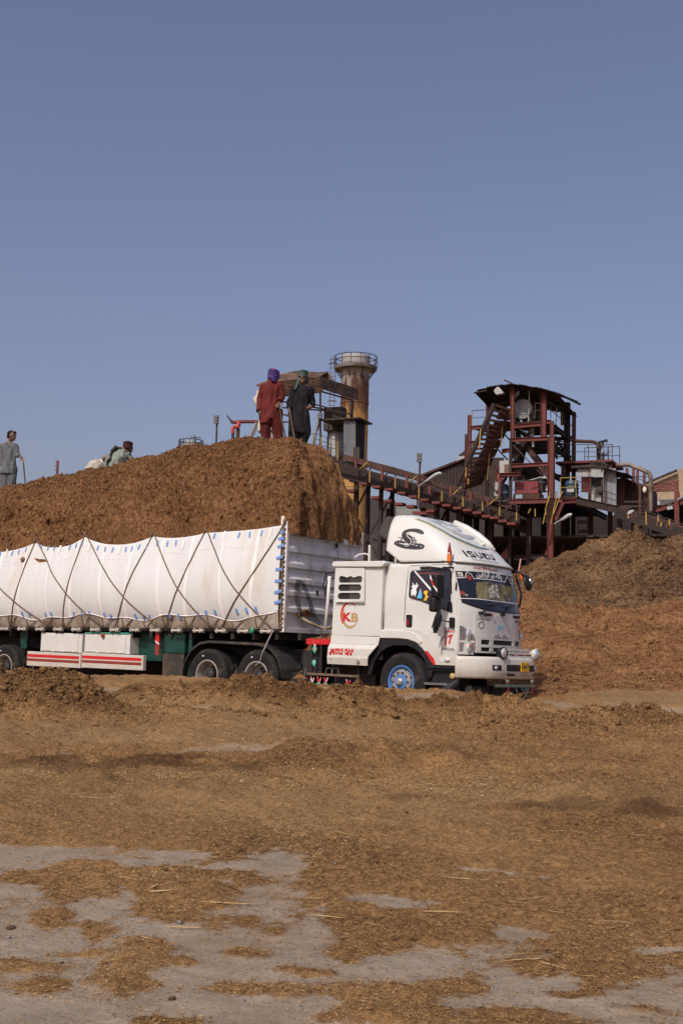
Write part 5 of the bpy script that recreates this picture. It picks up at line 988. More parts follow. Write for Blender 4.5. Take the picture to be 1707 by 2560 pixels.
# body walls behind the tarpaulin, floor, side rails
MB().bbox((TB0, 0.07, 1.40), (FW-0.07, 0.11, 3.05)).build('side_wall', M_cream, trailer); MB().bbox((TB0, TW-0.11, 1.40), (FW-0.07, TW-0.06, 3.3)).build('side_wall', M_cream, trailer); MB().bbox((TB0-0.05, 0.07, 1.4), (TB0, TW-0.06, 3.3)).build('tail_gate', M_cream, trailer)
MB().bbox((TB0, 0.02, 1.37), (FW-0.02, TW-0.02, 1.425)).build('bed_floor', M_chassis, trailer)
MB().bbox((TB0, -0.005, 1.395), (FW-0.003, 0.018, 1.455)).build('side_rail', M_chassis, trailer)
cz = MB(); 
for y in (0.75, 1.75): cz.box(((TB0+FW)/2-0.2, y, 1.15), (FW-TB0-0.6, 0.14, 0.44))
for k in range(22): cz.box((TB0+0.4+k*0.57, TW/2, 1.30), (0.08, TW-0.1, 0.13))
cz.build('trailer_chassis', M_chassis, trailer)
MB().prism([(-2.97, 1.43), (-2.83, 1.43), (-2.83, 1.72), (-2.97, 1.66)], lambda a, b, h: Vector((a, 0.055-h, b)), 0.0, 0.012).build('corner_board', M_cream, trailer)
for z0, m_ in ((1.575, M_red), (1.49, M_maroon)): MB().bbox((-2.972, 0.0405, z0), (-2.831, 0.0425, z0+0.06)).build('board_stripe', m_, trailer)
# ratchet winches along the rail
M_winch = mat('winch_metal', (0.55, 0.52, 0.46), 0.45, 0.3, var=0.25, vscale=20)
wxs = [-3.16, -3.75, -4.34, -4.95, -5.56, -6.17, -6.78, -7.39, -8.0, -8.6, -9.2, -9.81, -10.43, -11.04, -11.65, -12.25]
for i, X in enumerate(wxs):
    wn_ = MB().bbox((X-0.09, -0.09, 1.352), (X-0.07, -0.005, 1.45)).bbox((X+0.07, -0.09, 1.352), (X+0.09, -0.005, 1.45)).bbox((X-0.09, -0.02, 1.44), (X+0.09, -0.006, 1.455)).build('winch', M_winch, trailer)
    MB().cyl((X-0.13, -0.055, 1.39), (X+0.16, -0.055, 1.39), 0.026, n=10).cyl((X+0.12, -0.055, 1.39), (X+0.16, -0.055, 1.39), 0.04, n=10).build('winch_drum', M_winch, wn_, smooth=True, angle=40)
MB().ball((-3.50, -0.06, 1.40), (0.05, 0.04, 0.065), 10, 8).build('green_float', mat('green_float', (0.02, 0.28, 0.14), 0.35), trailer, smooth=True)
# tool lockers between the axles
def sidebox(name, poly, y0, y1, m, bev=0.01, par=trailer): return MB().prism(poly, lambda a, b, h: Vector((a, h, b)), y0, y1).build(name, m, par, bevel=bev)
for (x0, x1) in ((-9.81, -8.44), (-8.36, -6.95)):
    lk = sidebox('tool_locker', [(x0, 0.90), (x1, 0.88), (x1, 1.305), (x0, 1.315)], 0.0, 0.7, M_white2)
    sidebox('locker_door', [(x0+0.05, 0.92), (x1-0.12, 0.90), (x1-0.12, 1.26), (x0+0.05, 1.27)], -0.014, 0.0, M_white2, 0.005, lk)
    for k in range(3): MB().box((x0+0.45+0.33*k, -0.018, 0.91), (0.09, 0.012, 0.018)).build('hinge', M_cream, lk)
MB().bbox((-8.34, -0.02, 1.31), (-6.97, 0.2, 1.335)).build('locker_lid', mat('green_trim', (0.05, 0.30, 0.22), 0.5, var=0.2), trailer)
for (x0, x1) in ((-10.2, -8.41), (-8.385, -6.48)):
    gd = sidebox('side_guard', [(x0, 0.563), (x1, 0.548), (x1, 0.862), (x0, 0.893)], -0.05, 0.05, M_white, 0.012)
    for za, zb, m_ in ((0.765, 0.83, M_red), (0.675, 0.735, M_maroon)):
        sidebox('guard_stripe', [(x0+0.02, za), (x1-0.05, za-0.022), (x1-0.05, zb-0.022), (x0+0.02, zb)], -0.053, -0.0495, m_, 0, gd)
MB().tube([(-7.75, -0.01, 1.33), (-7.75, -0.04, 1.25)], 0.012, 5).ball((-7.75, -0.05, 1.27), (0.05, 0.03, 0.05), 8, 6).build('padlock', M_maroon, trailer)
# landing legs and green frame parts
sidebox('green_side_plate', [(-6.93, 0.75), (-6.1, 0.75), (-6.1, 1.36), (-6.93, 1.36)], 0.25, 0.35, M_green)
sidebox('mud_flap', [(-6.05, 0.30), (-5.48, 0.30), (-5.46, 0.92), (-6.07, 0.92)], 0.10, 0.13, mat('flap_rubber', (0.03, 0.028, 0.025), 0.8, var=0.4, col2=(0.09, 0.06, 0.035), thr=0.55, cscale=4), 0.005)
sidebox('green_locker', [(-6.04, 0.93), (-5.45, 0.93), (-5.45, 1.36), (-6.04, 1.36)], 0.10, 0.7, M_green)
MB().cyl((-5.36, 0.2, 0.45), (-5.36, 0.2, 1.36), 0.055, n=12).build('landing_leg', M_green, trailer, smooth=True, angle=40); MB().cyl((-5.36, 2.3, 0.45), (-5.36, 2.3, 1.36), 0.055, n=12).build('landing_leg', M_green, trailer)
rd_ = sidebox('red_marker_board', [(-6.22, 0.88), (-6.10, 0.88), (-6.10, 1.33), (-6.22, 1.33)], 0.02, 0.035, M_maroon, 0); sidebox('red_field', [(-6.215, 1.16), (-6.105, 1.13), (-6.105, 1.325), (-6.215, 1.325)], 0.0165, 0.019, M_red, 0, rd_); sidebox('white_slash', [(-6.215, 1.155), (-6.105, 1.09), (-6.105, 1.12), (-6.215, 1.185)], 0.016, 0.0185, M_whitedecal, 0, rd_)
sidebox('green_bracket', [(-10.75, 0.95), (-10.55, 0.95), (-10.50, 1.36), (-10.80, 1.36)], 0.2, 0.3, M_green); sidebox('green_post', [(-9.95, 0.95), (-9.87, 0.95), (-9.87, 1.36), (-9.95, 1.36)], 0.1, 0.2, M_green)
MB().bbox((-10.4, 1.2, 0.12), (-5.5, 2.3, 1.25)).build('dark_filler', M_chassis, trailer)  # added dark block so the space under the bed reads as deep shade
for X in (-11.08, -12.38, -13.7):
    wheel(trailer, X, 0.15, kind='rear'); MB().cyl((X, 0.3, 0.515), (X, 2.3, 0.515), 0.10, n=12).build('axle', M_chassis, trailer)
    for yy in (0.48, 2.05, 2.36):
        iw = thing('wheel', None, None); iw.parent = trailer; iw.location = (X, yy, 0.515)
        MB().lathe([(0.28, -0.13), (0.5, -0.12), (0.515, -0.09), (0.515, 0.09), (0.5, 0.12), (0.28, 0.13)], (0, 0, 0), (0, -1, 0), 40).build('tyre', M_rubber, iw, smooth=True, angle=40); MB().cyl((0, -0.1, 0), (0, 0.1, 0), 0.28, n=24).build('rim', M_rimw, iw)
lw_ = MB(); lw_.tube([(-2.98, -0.05, 1.42), (-3.10, -0.06, 1.2), (-3.23, -0.05, 0.98), (-3.30, -0.03, 0.80), (-3.42, -0.02, 0.72)], 0.006, 4); lw_.tube([(-2.96, -0.05, 1.42), (-3.05, -0.07, 1.25), (-3.2, -0.05, 1.0)], 0.005, 4); lw_.build('loose_string', mat('pale_string', (0.5, 0.48, 0.44), 0.7), trailer)

# ---------------------------------------------------------------- white tarpaulin lashed over the side
tarp = thing('tarpaulin', 'white stitched tarpaulin lashed with crossed brown ropes along the trailer side', 'tarpaulin', (TX, TY, 0), -TH)
M_tarp = mat('white_tarp', (0.60, 0.62, 0.61), 0.6, var=0.04, vscale=2.5, stretch=(1, 1, 0.3), col2=(0.52, 0.46, 0.39), thr=0.66, soft=0.14, cscale=1.6, bump=0.12, bscale=14)
M_under = mat('grey_canvas', (0.36, 0.32, 0.27), 0.8, var=0.2, vscale=5, col2=(0.19, 0.13, 0.08), thr=0.55, soft=0.15, cscale=3, bump=0.3, bscale=30)
M_band = mat('tarp_band', (0.72, 0.715, 0.71), 0.55, var=0.04, col2=(0.6, 0.55, 0.48), thr=0.66, soft=0.12, cscale=3)
M_rope = mat('coir_rope', (0.17, 0.11, 0.07), 0.9, var=0.4, vscale=40, stretch=(1, 1, 3), bump=0.6, bscale=80)
M_strap = mat('blue_strap', (0.14, 0.27, 0.58), 0.55, var=0.12, vscale=20)
TX0, TX1 = -14.1, -2.86
_RX, _RZ = ([-15.5, -13.4, -12.6, -11.85, -11.0, -10.19, -9.5, -8.51, -7.5, -6.42, -5.65, -4.89, -3.9, -2.77], [3.2, 3.1, 3.3, 3.09, 3.2, 3.36, 3.14, 3.43, 3.10, 3.37, 3.28, 3.38, 3.36, 3.46])
_PK = [(-14.6, 3.3), (-12.6, 3.3), (-10.19, 3.37), (-8.51, 3.44), (-6.42, 3.38), (-4.89, 3.39), (-2.77, 3.47)]; _SAG = [0.12, 0.15, 0.17, 0.18, 0.07, 0.03]
def rim_z_at(X):
    for (a, za), (b, zb), sg in zip(_PK[:-1], _PK[1:], _SAG):
        if X <= b: t = max(0.0, (X-a)/(b-a)); return za + (zb-za)*t - sg*(1 - abs(2*t-1)**2.2)
    return _PK[-1][1]
def hem_z(X): return 1.66 + 0.05*math.sin(X*2.1) + 0.03*math.sin(X*5.3+1) + 0.13*max(0, 1-abs(X+2.86)/0.9)**1.5
def tarp_y(X, Z):
    k = (Z - 1.5)/(rim_z_at(X) - 1.5); k = max(-0.1, min(1.05, k)); end = min(1.0, max(0.0, (TX1 - X)/1.0))**0.7
    bul = 0.21*max(0.0, math.sin(math.pi*min(1.0, max(0, k)**0.72)))*(0.25 + 0.75*end)
    pin = 0.0
    for xr, zr in ((-3.5, 1.9),): pin = 0
    wr_ = 0.014*float(noise3(X*3.1, Z*0.7, 1.0)) + 0.006*float(noise3(X*9, Z*1.4, 2.0)) + 0.02*float(noise3(X*0.9, Z*0.8, 5.0))
    return 0.0 - bul + wr_*(0.3 + end) - 0.006
nx, nz = 420, 46; Xg = np.linspace(TX0, TX1, nx); V = []
for X in Xg:
    zr, zh = rim_z_at(X), hem_z(X)
    for j in range(nz):
        Z = zh + (zr - zh)*j/(nz-1); V.append((X, tarp_y(X, Z), Z))
V = np.array(V); tm = np_mesh('sheet', V, quads(nx, nz), M_tarp, smooth=True); sh = link('sheet', tm, tarp)
md = sh.modifiers.new('thickness', 'SOLIDIFY'); md.thickness = 0.006; md.offset = 0
V = []
for X in Xg:
    zh = hem_z(X)
    for j in range(10):
        Z = 1.44 + (zh + 0.03 - 1.44)*j/9; V.append((X, -0.012 + (tarp_y(X, zh)+0.014)*(j/9)**0.7 + 0.012*float(noise3(X*6, Z*5, 2)) - 0.012, Z))
um = np_mesh('under_sheet', np.array(V), quads(nx, 10), M_under, smooth=True); link('under_sheet', um, tarp)
def tpt(X, Z, h): return Vector((X, tarp_y(X, Z) - h, Z))
MB().tube([tpt(X, hem_z(X)+0.005, 0.006) for X in np.linspace(TX0, TX1-0.02, 180)], 0.013, 5).build('hem_roll', M_band, tarp)
MB().tube([tpt(X, rim_z_at(X)-0.34+0.03*math.sin(X*4), 0.003) for X in np.linspace(TX0, TX1-0.02, 160)], 0.006, 4).build('seam', M_band, tarp)
for k, X in enumerate(np.arange(-3.45, -14.5, -0.87)):
    b_ = MB(); lean = 0.12 if k % 2 else -0.05; b_.grid([[tpt(X + lean*(1-j/16)**2 + d, (lambda z0, z1: z0 + (z1-z0)*j/16)(hem_z(X)+0.01, rim_z_at(X)-0.01), 0.006) for d in (-0.045, -0.015, 0.015, 0.045)] for j in range(17)]); b_.build('seam_band', M_band, tarp, smooth=True)
for k, X in enumerate(np.arange(-3.2, -14.5, -0.43)):
    MB().tube([tpt(X + 0.03*math.sin(k*2.0), hem_z(X)+0.02, 0.001)] + [tpt(X + 0.03*math.sin(k*2.0) + 0.015*math.sin(j+k), hem_z(X)+(rim_z_at(X)-hem_z(X))*j/8, 0.001) for j in range(1, 8)], 0.0032, 3).build('seam', M_greydecal if k % 3 else M_band, tarp)
# blue tie straps along the rim, hem and front edge
def strap(X, Z, dx, dz, wd=0.038, h=0.012):
    a = Vector((dx, 0, dz)).normalized(); r_ = Vector((-a.z, 0, a.x)); L_ = math.hypot(dx, dz); c = Vector((X, 0, Z)); P = []
    for i in range(5):
        row = []
        for j in (-1, 1):
            q_ = c + a*(L_*(i/4-0.5)) + r_*(wd/2*j); row.append(Vector((q_.x, tarp_y(min(q_.x, TX1-0.001), min(q_.z, rim_z_at(q_.x)-0.01)) - h - 0.006*math.sin(math.pi*i/4), q_.z)))
        P.append(row)
    b = MB(); b.grid(P); o = b.build('tie_strap', M_strap, tarp); s2 = o.modifiers.new('thickness', 'SOLIDIFY'); s2.thickness = 0.004; return o
for X, Z in (((-5.931,3.198),(-5.681,3.203),(-4.617,3.315),(-3.959,3.308),(-3.683,3.311),(-3.384,3.325))): strap(X, Z-0.0, 0.02*math.sin(X*9), 0.12)
for X, Z in (((-11.376,3.144),(-10.928,3.146),(-10.72,3.169),(-10.475,3.215),(-9.957,3.264),(-9.735,3.23),(-9.517,3.215),(-8.994,3.218),(-8.744,3.253),(-8.539,3.297),(-8.024,3.176),(-7.787,3.141),(-7.553,3.117),(-7.158,3.113),(-6.968,3.121),(-6.75,3.155),(-6.218,3.219),(-5.929,3.201),(-5.682,3.206))): strap(X, Z, 0.02*math.sin(X*9), 0.115)
for X, Z in (((-11.144,3.146),(-9.29,3.179),(-8.292,3.204),(-7.351,3.119),(-6.541,3.189),(-5.442,3.153)) + ((-5.441,3.16),(-4.338,3.305),(-3.145,3.323))):
    o = strap(X, Z, 0.0, 0.2, 0.06); o.name = 'white_tie'; o.data.materials.clear(); o.data.materials.append(M_band)
for X, Z in (((-10.323,1.724),(-10.079,1.718),(-9.523,1.704),(-9.309,1.712),(-8.585,1.712),(-8.325,1.718),(-8.073,1.726),(-7.637,1.695),(-7.416,1.663),(-6.699,1.671),(-6.47,1.65),(-6.281,1.65),(-5.672,1.664),(-5.4,1.665)) + ((-5.656,1.672),(-5.409,1.664),(-4.863,1.706),(-4.645,1.737),(-4.403,1.749),(-3.833,1.774),(-3.588,1.791),(-3.355,1.811))): strap(X, Z, 0.03, -0.12, 0.05)
for X, Z in ((-2.805,3.319),(-2.8,3.199),(-2.794,3.049),(-2.794,2.825),(-2.794,2.594),(-2.765,2.365),(-2.766,2.155),(-2.773,1.958)): strap(-2.86, Z, 0.15, 0.02+0.03*math.sin(Z*7), 0.055)
# ropes: crossed diagonals, the laced front edge and the lower lacing
def rope(a, b, sag=0.0, r=0.0135, n=22, h=0.014):
    P = []
    for i in range(n+1):
        t = i/n; X = a[0] + (b[0]-a[0])*t; Z = a[1] + (b[1]-a[1])*t + sag*math.sin(math.pi*t); Xc = min(X, TX1-0.002)
        P.append((X, (tarp_y(Xc, Z) if Z > hem_z(Xc) else -0.03 + (tarp_y(Xc, hem_z(Xc))+0.03)*max(0, (Z-1.42)/(hem_z(Xc)-1.42))**0.6) - h, Z))
    return MB().tube(P, r, 6).build('rope', M_rope, tarp, smooth=True)
AP = [-2.80, -4.89, -6.42, -8.51, -10.19, -12.6]
low = {-2.80: -4.30, -4.89: -5.83, -6.42: -7.35, -8.51: -9.02, -10.19: -10.8, -12.6: -13.2}
for i, X in enumerate(AP):
    rope((X, rim_z_at(X)+0.06), (low[X], 1.46), -0.12 if X > -5 else -0.16)
    if i > 0: rope((X+0.03, rim_z_at(X)+0.06), ({-4.89: -3.02, -6.42: -4.55, -8.51: -6.10, -10.19: -7.75, -12.6: -9.45}[X], 1.46), -0.14)
    MB().ball((X, -0.02, rim_z_at(X)+0.06), (0.035, 0.035, 0.06), 8, 6).build('rope_knot', M_rope, tarp, smooth=True)
MB().ball((-10.48, tarp_y(-10.48, 3.0)-0.03, 2.98), (0.07, 0.05, 0.06), 8, 6).build('rope_knot', M_rope, tarp, smooth=True)
tear = fill_mesh([((-10.112,3.005),(-9.92,2.983),(-9.744,2.967),(-9.618,2.926),(-9.826,2.899),(-9.936,2.91),(-10.028,2.956))], 0.001); place(tear, 'torn_patch', lambda a, b, z: tpt(a, b, 0.008+z), M_bag, tarp)
lz_ = [(TX1+0.05+0.03*math.sin(k*2.3), -0.012+0.01*math.cos(k*2.3), 1.45+(3.45-1.45)*k/60) for k in range(61)]; MB().tube(lz_, 0.02, 6).build('edge_rope', M_rope, tarp)
for k, X in enumerate(np.arange(-3.1, -14.0, -0.31)):
    d = 0.13 if k % 2 else -0.13; rope((X, hem_z(X)-0.01), (X + d - 0.1, 1.45), 0, 0.010, 5, 0.016)

# ---------------------------------------------------------------- people on the load
M_skin = mat('brown_skin', (0.11, 0.05, 0.028), 0.5, var=0.1, vscale=12)
M_hair = mat('black_hair', (0.008, 0.007, 0.006), 0.8, var=0.2, spec=0.15)
def cloth(name, col, **k): return mat(name, col, 0.85, var=0.12, vscale=7, bump=0.25, bscale=60, spec=0.15, **k)
def loft(mb, secs, n=14):
    """stack of ellipses: (x, y, z, rx, ry)"""
    P = [[(x + rx*math.cos(2*math.pi*k/n), y + ry*math.sin(2*math.pi*k/n), z) for k in range(n)] for x, y, z, rx, ry in secs]
    mb.grid(P, closed=True); mb.add(P[0], [tuple(range(n))]); mb.add(P[-1], [tuple(range(n-1, -1, -1))]); return mb
def remesh(mb, name, m, parent, voxel=0.012, smooth=4, fold=0.0, fs=(9, 9, 2.5), seed=0.0):
    me = mb.mesh(name, m); b = bmesh.new(); b.from_mesh(me); bmesh.ops.remove_doubles(b, verts=b.verts, dist=1e-5); bmesh.ops.recalc_face_normals(b, faces=b.faces); b.to_mesh(me); b.free()
    o = bpy.data.objects.new(name, me); COL.objects.link(o)
    r1 = o.modifiers.new('r', 'REMESH'); r1.mode = 'VOXEL'; r1.voxel_size = voxel; r1.use_smooth_shade = True
    if smooth: s1 = o.modifiers.new('s', 'SMOOTH'); s1.iterations = smooth; s1.factor = 0.5
    m2 = bpy.data.meshes.new_from_object(o.evaluated_get(bpy.context.evaluated_depsgraph_get())); bpy.data.objects.remove(o)
    if fold:
        n = len(m2.vertices); co = np.zeros(n*3, np.float32); no = np.zeros(n*3, np.float32); m2.vertices.foreach_get('co', co); m2.vertices.foreach_get('normal', no); co = co.reshape(-1, 3); no = no.reshape(-1, 3)
        x, y, z = co.T; sk = x*1.0 + z*0.35
        d = fold*(1.2*(0.5-np.abs(noise3(sk*fs[0]+seed, y*fs[1], z*fs[2]))) + 0.6*noise3(x*fs[0]*2.3, y*fs[1]*2.3+seed, z*fs[2]*2.0)); m2.vertices.foreach_set('co', (co + no*d[:, None]).astype(np.float32).ravel())
    m2.polygons.foreach_set('use_smooth', [True]*len(m2.polygons)); m2.materials.clear(); m2.materials.append(m); m2.name = name
    return link(name, m2, parent)
def head(mb, c, f, r=0.105, tilt=0.0):
    """c: centre of the head; f: unit 2-D facing direction (x, y)"""
    fx, fy = f; sx, sy = -fy, fx
    def q(a, b, z): return (c[0] + fx*a + sx*b, c[1] + fy*a + sy*b, c[2] + z)
    rows = [(-0.125, 0.04, 0.045, 0.035), (-0.105, 0.03, 0.062, 0.052), (-0.07, 0.02, 0.075, 0.066), (-0.02, 0.0, 0.092, 0.074), (0.03, -0.005, 0.098, 0.078), (0.08, -0.012, 0.09, 0.072), (0.115, -0.018, 0.06, 0.05), (0.128, -0.02, 0.02, 0.02)]
    n = 16; P = [[q(a0 + ra*math.cos(2*math.pi*k/n), rb*math.sin(2*math.pi*k/n), z) for k in range(n)] for z, a0, ra, rb in rows]
    mb.grid(P, closed=True); mb.add(P[0], [tuple(range(n))]); mb.add(P[-1], [tuple(range(n))])
    mb.tube([q(0.09, 0, 0.02), q(0.112, 0, -0.025), q(0.10, 0, -0.035)], [0.012, 0.019, 0.016], 8)               # nose
    mb.tube([q(0.088, -0.045, 0.034), q(0.097, 0, 0.03), q(0.088, 0.045, 0.034)], [0.010, 0.013, 0.010], 6)      # brow
    mb.tube([q(0.082, -0.028, -0.068), q(0.096, 0, -0.066), q(0.082, 0.028, -0.068)], [0.007, 0.011, 0.007], 6)  # lips
    for k in (-1, 1): mb.ball(q(0.0, k*0.076, -0.01), (0.022, 0.016, 0.032), 8, 6)                               # ears
    return q
def hand(mb, w, d, spread, curl=0.5, s=1.0, thumb=1):
    """w: wrist, d: direction of the hand, spread: direction across the palm"""
    w = Vector(w); d = Vector(d).normalized(); a = Vector(spread); a = (a - d*a.dot(d)).normalized(); n = d.cross(a)
    mb.tube([w - d*0.02, w + d*0.03, w + d*0.07*s, w + d*0.09*s], [0.026, 0.034, 0.036, 0.030], 10)
    for k, L_ in enumerate((0.068, 0.078, 0.072, 0.056)):
        b = w + d*0.08*s + a*((k-1.5)*0.021); e1 = b + (d*math.cos(curl*0.6) + n*math.sin(curl*0.6))*L_*0.5*s; e2 = e1 + (d*math.cos(curl*1.5) + n*math.sin(curl*1.5))*L_*0.5*s; mb.tube([b - d*0.02, b, e1, e2], [0.010, 0.0105, 0.0095, 0.008], 7)
    b = w + d*0.03*s - a*0.03*thumb; e1 = b + (d*0.6 - a*0.75*thumb + n*0.3)*0.036*s; e2 = e1 + (d*0.9 - a*0.2*thumb + n*0.4)*0.03*s; mb.tube([b + a*0.012*thumb, b, e1, e2], [0.012, 0.013, 0.012, 0.009], 7)
def yoke(mb, J, r=0.082, y=0.0):
    a, n, c = J['shl'], J['neck'], J['shr']
    mb.tube([(a[0]+0.015, y, a[1]-0.02), ((a[0]*0.45+n[0]*0.55), y, (a[1]*0.5+n[1]*0.5)-0.045), (n[0], y, n[1]-0.055), ((c[0]*0.45+n[0]*0.55), y, (c[1]*0.5+n[1]*0.5)-0.045), (c[0]-0.015, y, c[1]-0.02)], [r, r*1.02, r*0.95, r*1.02, r], 12)
    for k in (a, c): mb.ball((k[0], y, k[1]-0.012), (r*0.98, r, r*0.95), 12, 8)
def face(q, hp, brow=True, smile=False, moustache=False):
    for k in (-1, 1):
        MB().ball(q(0.087, k*0.032, 0.012), (0.010, 0.010, 0.006), 8, 6).build('eye', mat('eye_white', (0.3, 0.27, 0.25), 0.3), hp, smooth=True); MB().ball(q(0.097, k*0.032, 0.012), (0.006, 0.008, 0.007), 6, 5).build('iris', M_hair, hp)
        MB().tube([q(0.098, k*0.014, 0.032), q(0.098, k*0.034, 0.036), q(0.084, k*0.052, 0.03)], [0.004, 0.006, 0.003], 5).build('eyebrow', M_hair, hp)
    if smile: MB().tube([q(0.094, -0.022, -0.064), q(0.104, 0, -0.068), q(0.094, 0.022, -0.064)], [0.003, 0.008, 0.003], 6).build('teeth', mat('teeth', (0.7, 0.68, 0.62), 0.3), hp)
    if moustache: MB().tube([q(0.088, -0.035, -0.058), q(0.106, 0, -0.048), q(0.088, 0.035, -0.058)], [0.005, 0.009, 0.005], 6).build('moustache', M_hair, hp)
def person(label, base, rz=0.0, group=None):
    o = thing('person', label, 'person', base); return o

D1, D2 = 26.7, 27.6
# --- man in red, seen from behind
bx0, bz0 = (-1.52,5.42); A_ = lambda x, z: (x - bx0, z - bz0)
pr = person('standing man in a rust red tunic with a purple turban and his back turned', (bx0, D1, bz0))
J = dict(head=A_(*(-1.53,6.85)), neck=A_(*(-1.54,6.71)), shl=A_(*(-1.76,6.65)), shr=A_(*(-1.4,6.67)), ell=A_(*(-1.81,6.37)), elr=A_(*(-1.37,6.42)), wrl=A_(*(-1.79,6.09)), wrr=A_(*(-1.4,6.26)), hipl=A_(*(-1.67,6.07)), hipr=A_(*(-1.46,6.09)), kl=A_(*(-1.66,5.74)), kr=A_(*(-1.4,5.75)), fl=A_(*(-1.65,5.34)), fr=A_(*(-1.37,5.33)), waist=A_(*(-1.58,6.25)), chest=A_(*(-1.56,6.52)))
def p3(k, y=0.0): return (J[k][0], y, J[k][1])
b = MB(); hq = head(b, (J['head'][0], 0.02, J['head'][1]), (0.15, 0.99)); b.tube([p3('neck'), (J['head'][0], 0.015, J['head'][1]-0.05)], 0.058, 10)
b.tube([p3('shl'), p3('neck'), p3('shr')], [0.055, 0.07, 0.055], 10); loft(b, [(J['chest'][0], 0, J['waist'][1], 0.13, 0.09), (J['chest'][0], 0, J['chest'][1], 0.165, 0.10), (J['neck'][0], 0, J['neck'][1], 0.10, 0.07)])
loft(b, [(J['waist'][0], 0, J['hipl'][1]-0.05, 0.15, 0.10), (J['waist'][0], 0, J['waist'][1]+0.02, 0.13, 0.09)])
for a, c, d in (('shl', 'ell', 'wrl'), ('shr', 'elr', 'wrr')): b.tube([p3(a), p3(c, 0.03), p3(d, -0.06)], [0.052, 0.042, 0.028], 10)
for a, c, d in (('hipl', 'kl', 'fl'), ('hipr', 'kr', 'fr')): b.tube([p3(a), p3(c, 0.0), (J[d][0], 0, J[d][1]+0.06)], [0.085, 0.06, 0.042], 10); b.tube([(J[d][0], -0.04, J[d][1]+0.03), (J[d][0], 0.12, J[d][1]+0.02)], [0.04, 0.035], 8)
hand(b, p3('wrl', -0.06), (-0.02, -0.02, -1), (0, 1, 0), 0.5, thumb=1); hand(b, p3('wrr', -0.10), (-0.25, -0.3, -0.9), (0.8, 0, -0.3), 0.9)
remesh(b, 'body', M_skin, pr, 0.009, 2)
M_rust = cloth('rust_cloth', (0.115, 0.022, 0.019))
b = MB()
def row(l, r, ry, y=0.0):
    l, r = A_(*l), A_(*r); return ((l[0]+r[0])/2, y, (l[1]+r[1])/2, abs(r[0]-l[0])/2, ry)
loft(b, [row((-1.78,5.83), (-1.55,5.84), 0.17), row((-1.78,5.94), (-1.44,5.95), 0.18), row((-1.77,6.07), (-1.4,6.08), 0.15), row((-1.75,6.25), (-1.4,6.26), 0.135), row((-1.76,6.41), (-1.42,6.42), 0.125), row((-1.78,6.56), (-1.38,6.57), 0.125), row((-1.78,6.65), (-1.37,6.66), 0.11), row((-1.7,6.71), (-1.43,6.72), 0.09), row((-1.64,6.75), (-1.46,6.76), 0.07)])
b.tube([p3('shl'), p3('ell', 0.03), (J['wrl'][0], -0.05, J['wrl'][1]+0.03)], [0.075, 0.068, 0.052], 12); b.tube([p3('shr'), (J['elr'][0]+0.01, 0.02, J['elr'][1]), (J['wrr'][0]+0.01, -0.07, J['wrr'][1]+0.07)], [0.08, 0.07, 0.056], 12)
yoke(b, J); remesh(b, 'tunic', M_rust, pr, 0.012, 3, 0.034, (7, 7, 2.2), 1.0)
b = MB()
for a, c, d, w_ in (('hipl', 'kl', 'fl', 0.10), ('hipr', 'kr', 'fr', 0.105)): loft(b, [(J[d][0], 0, J[d][1]+0.03, w_*0.72, 0.08), (J[d][0], 0, J[d][1]+0.2, w_*0.85, 0.09), (J[c][0], 0, J[c][1], w_*1.0, 0.11), (J[a][0], 0, J[a][1]-0.1, 0.12, 0.13), (J[a][0]+0.02, 0, J[a][1]+0.06, 0.10, 0.12)])
remesh(b, 'trousers', cloth('dark_rust_cloth', (0.085, 0.017, 0.017)), pr, 0.012, 3, 0.036, (10, 10, 1.6), 3.0)
b = MB(); hc = (J['head'][0], 0.01, J['head'][1]+0.045)
for k in range(5): 
    a0 = k*0.9; b.tube([(hc[0] + (0.092+0.008*(k % 2))*math.cos(t), hc[1] + 0.10*math.sin(t), hc[2] - 0.05 + 0.03*k + 0.035*math.sin(t + a0)) for t in [2*math.pi*i/16 for i in range(17)]], 0.034, 8)
b.ball((hc[0], hc[1], hc[2]+0.01), (0.10, 0.105, 0.105), 14, 8); b.tube([(hc[0]-0.02, -0.09, hc[2]-0.03), (hc[0]+0.0, -0.10, hc[2]-0.12), (hc[0]+0.05, -0.085, hc[2]-0.17)], [0.06, 0.05, 0.03], 8)
remesh(b, 'turban', mat('purple_turban', (0.03, 0.018, 0.15), 0.7, var=0.3, vscale=10, col2=(0.16, 0.015, 0.045), thr=0.55, soft=0.03, cscale=7, stretch=(1, 1, 2.2)), pr, 0.008, 1, 0.008, (20, 20, 30))
MB().tube([(hc[0]-0.09, -0.04, hc[2]+0.075), (hc[0]-0.03, -0.102, hc[2]+0.09), (hc[0]+0.05, -0.09, hc[2]+0.105)], 0.007, 5).build('turban_edge', M_whitedecal, pr)
sx, sz = (-1.38,6.16); ex_, ez = (-1.2,5.39)
tag(MB().cyl((sx, D1-0.13, sz), (ex_, D1-0.05, ez), 0.018, 0.02, n=8).build('stick', mat('stick_wood', (0.10, 0.062, 0.03), 0.7, var=0.3, vscale=12)), 'thick wooden stick held behind the back by the man in red', 'stick')

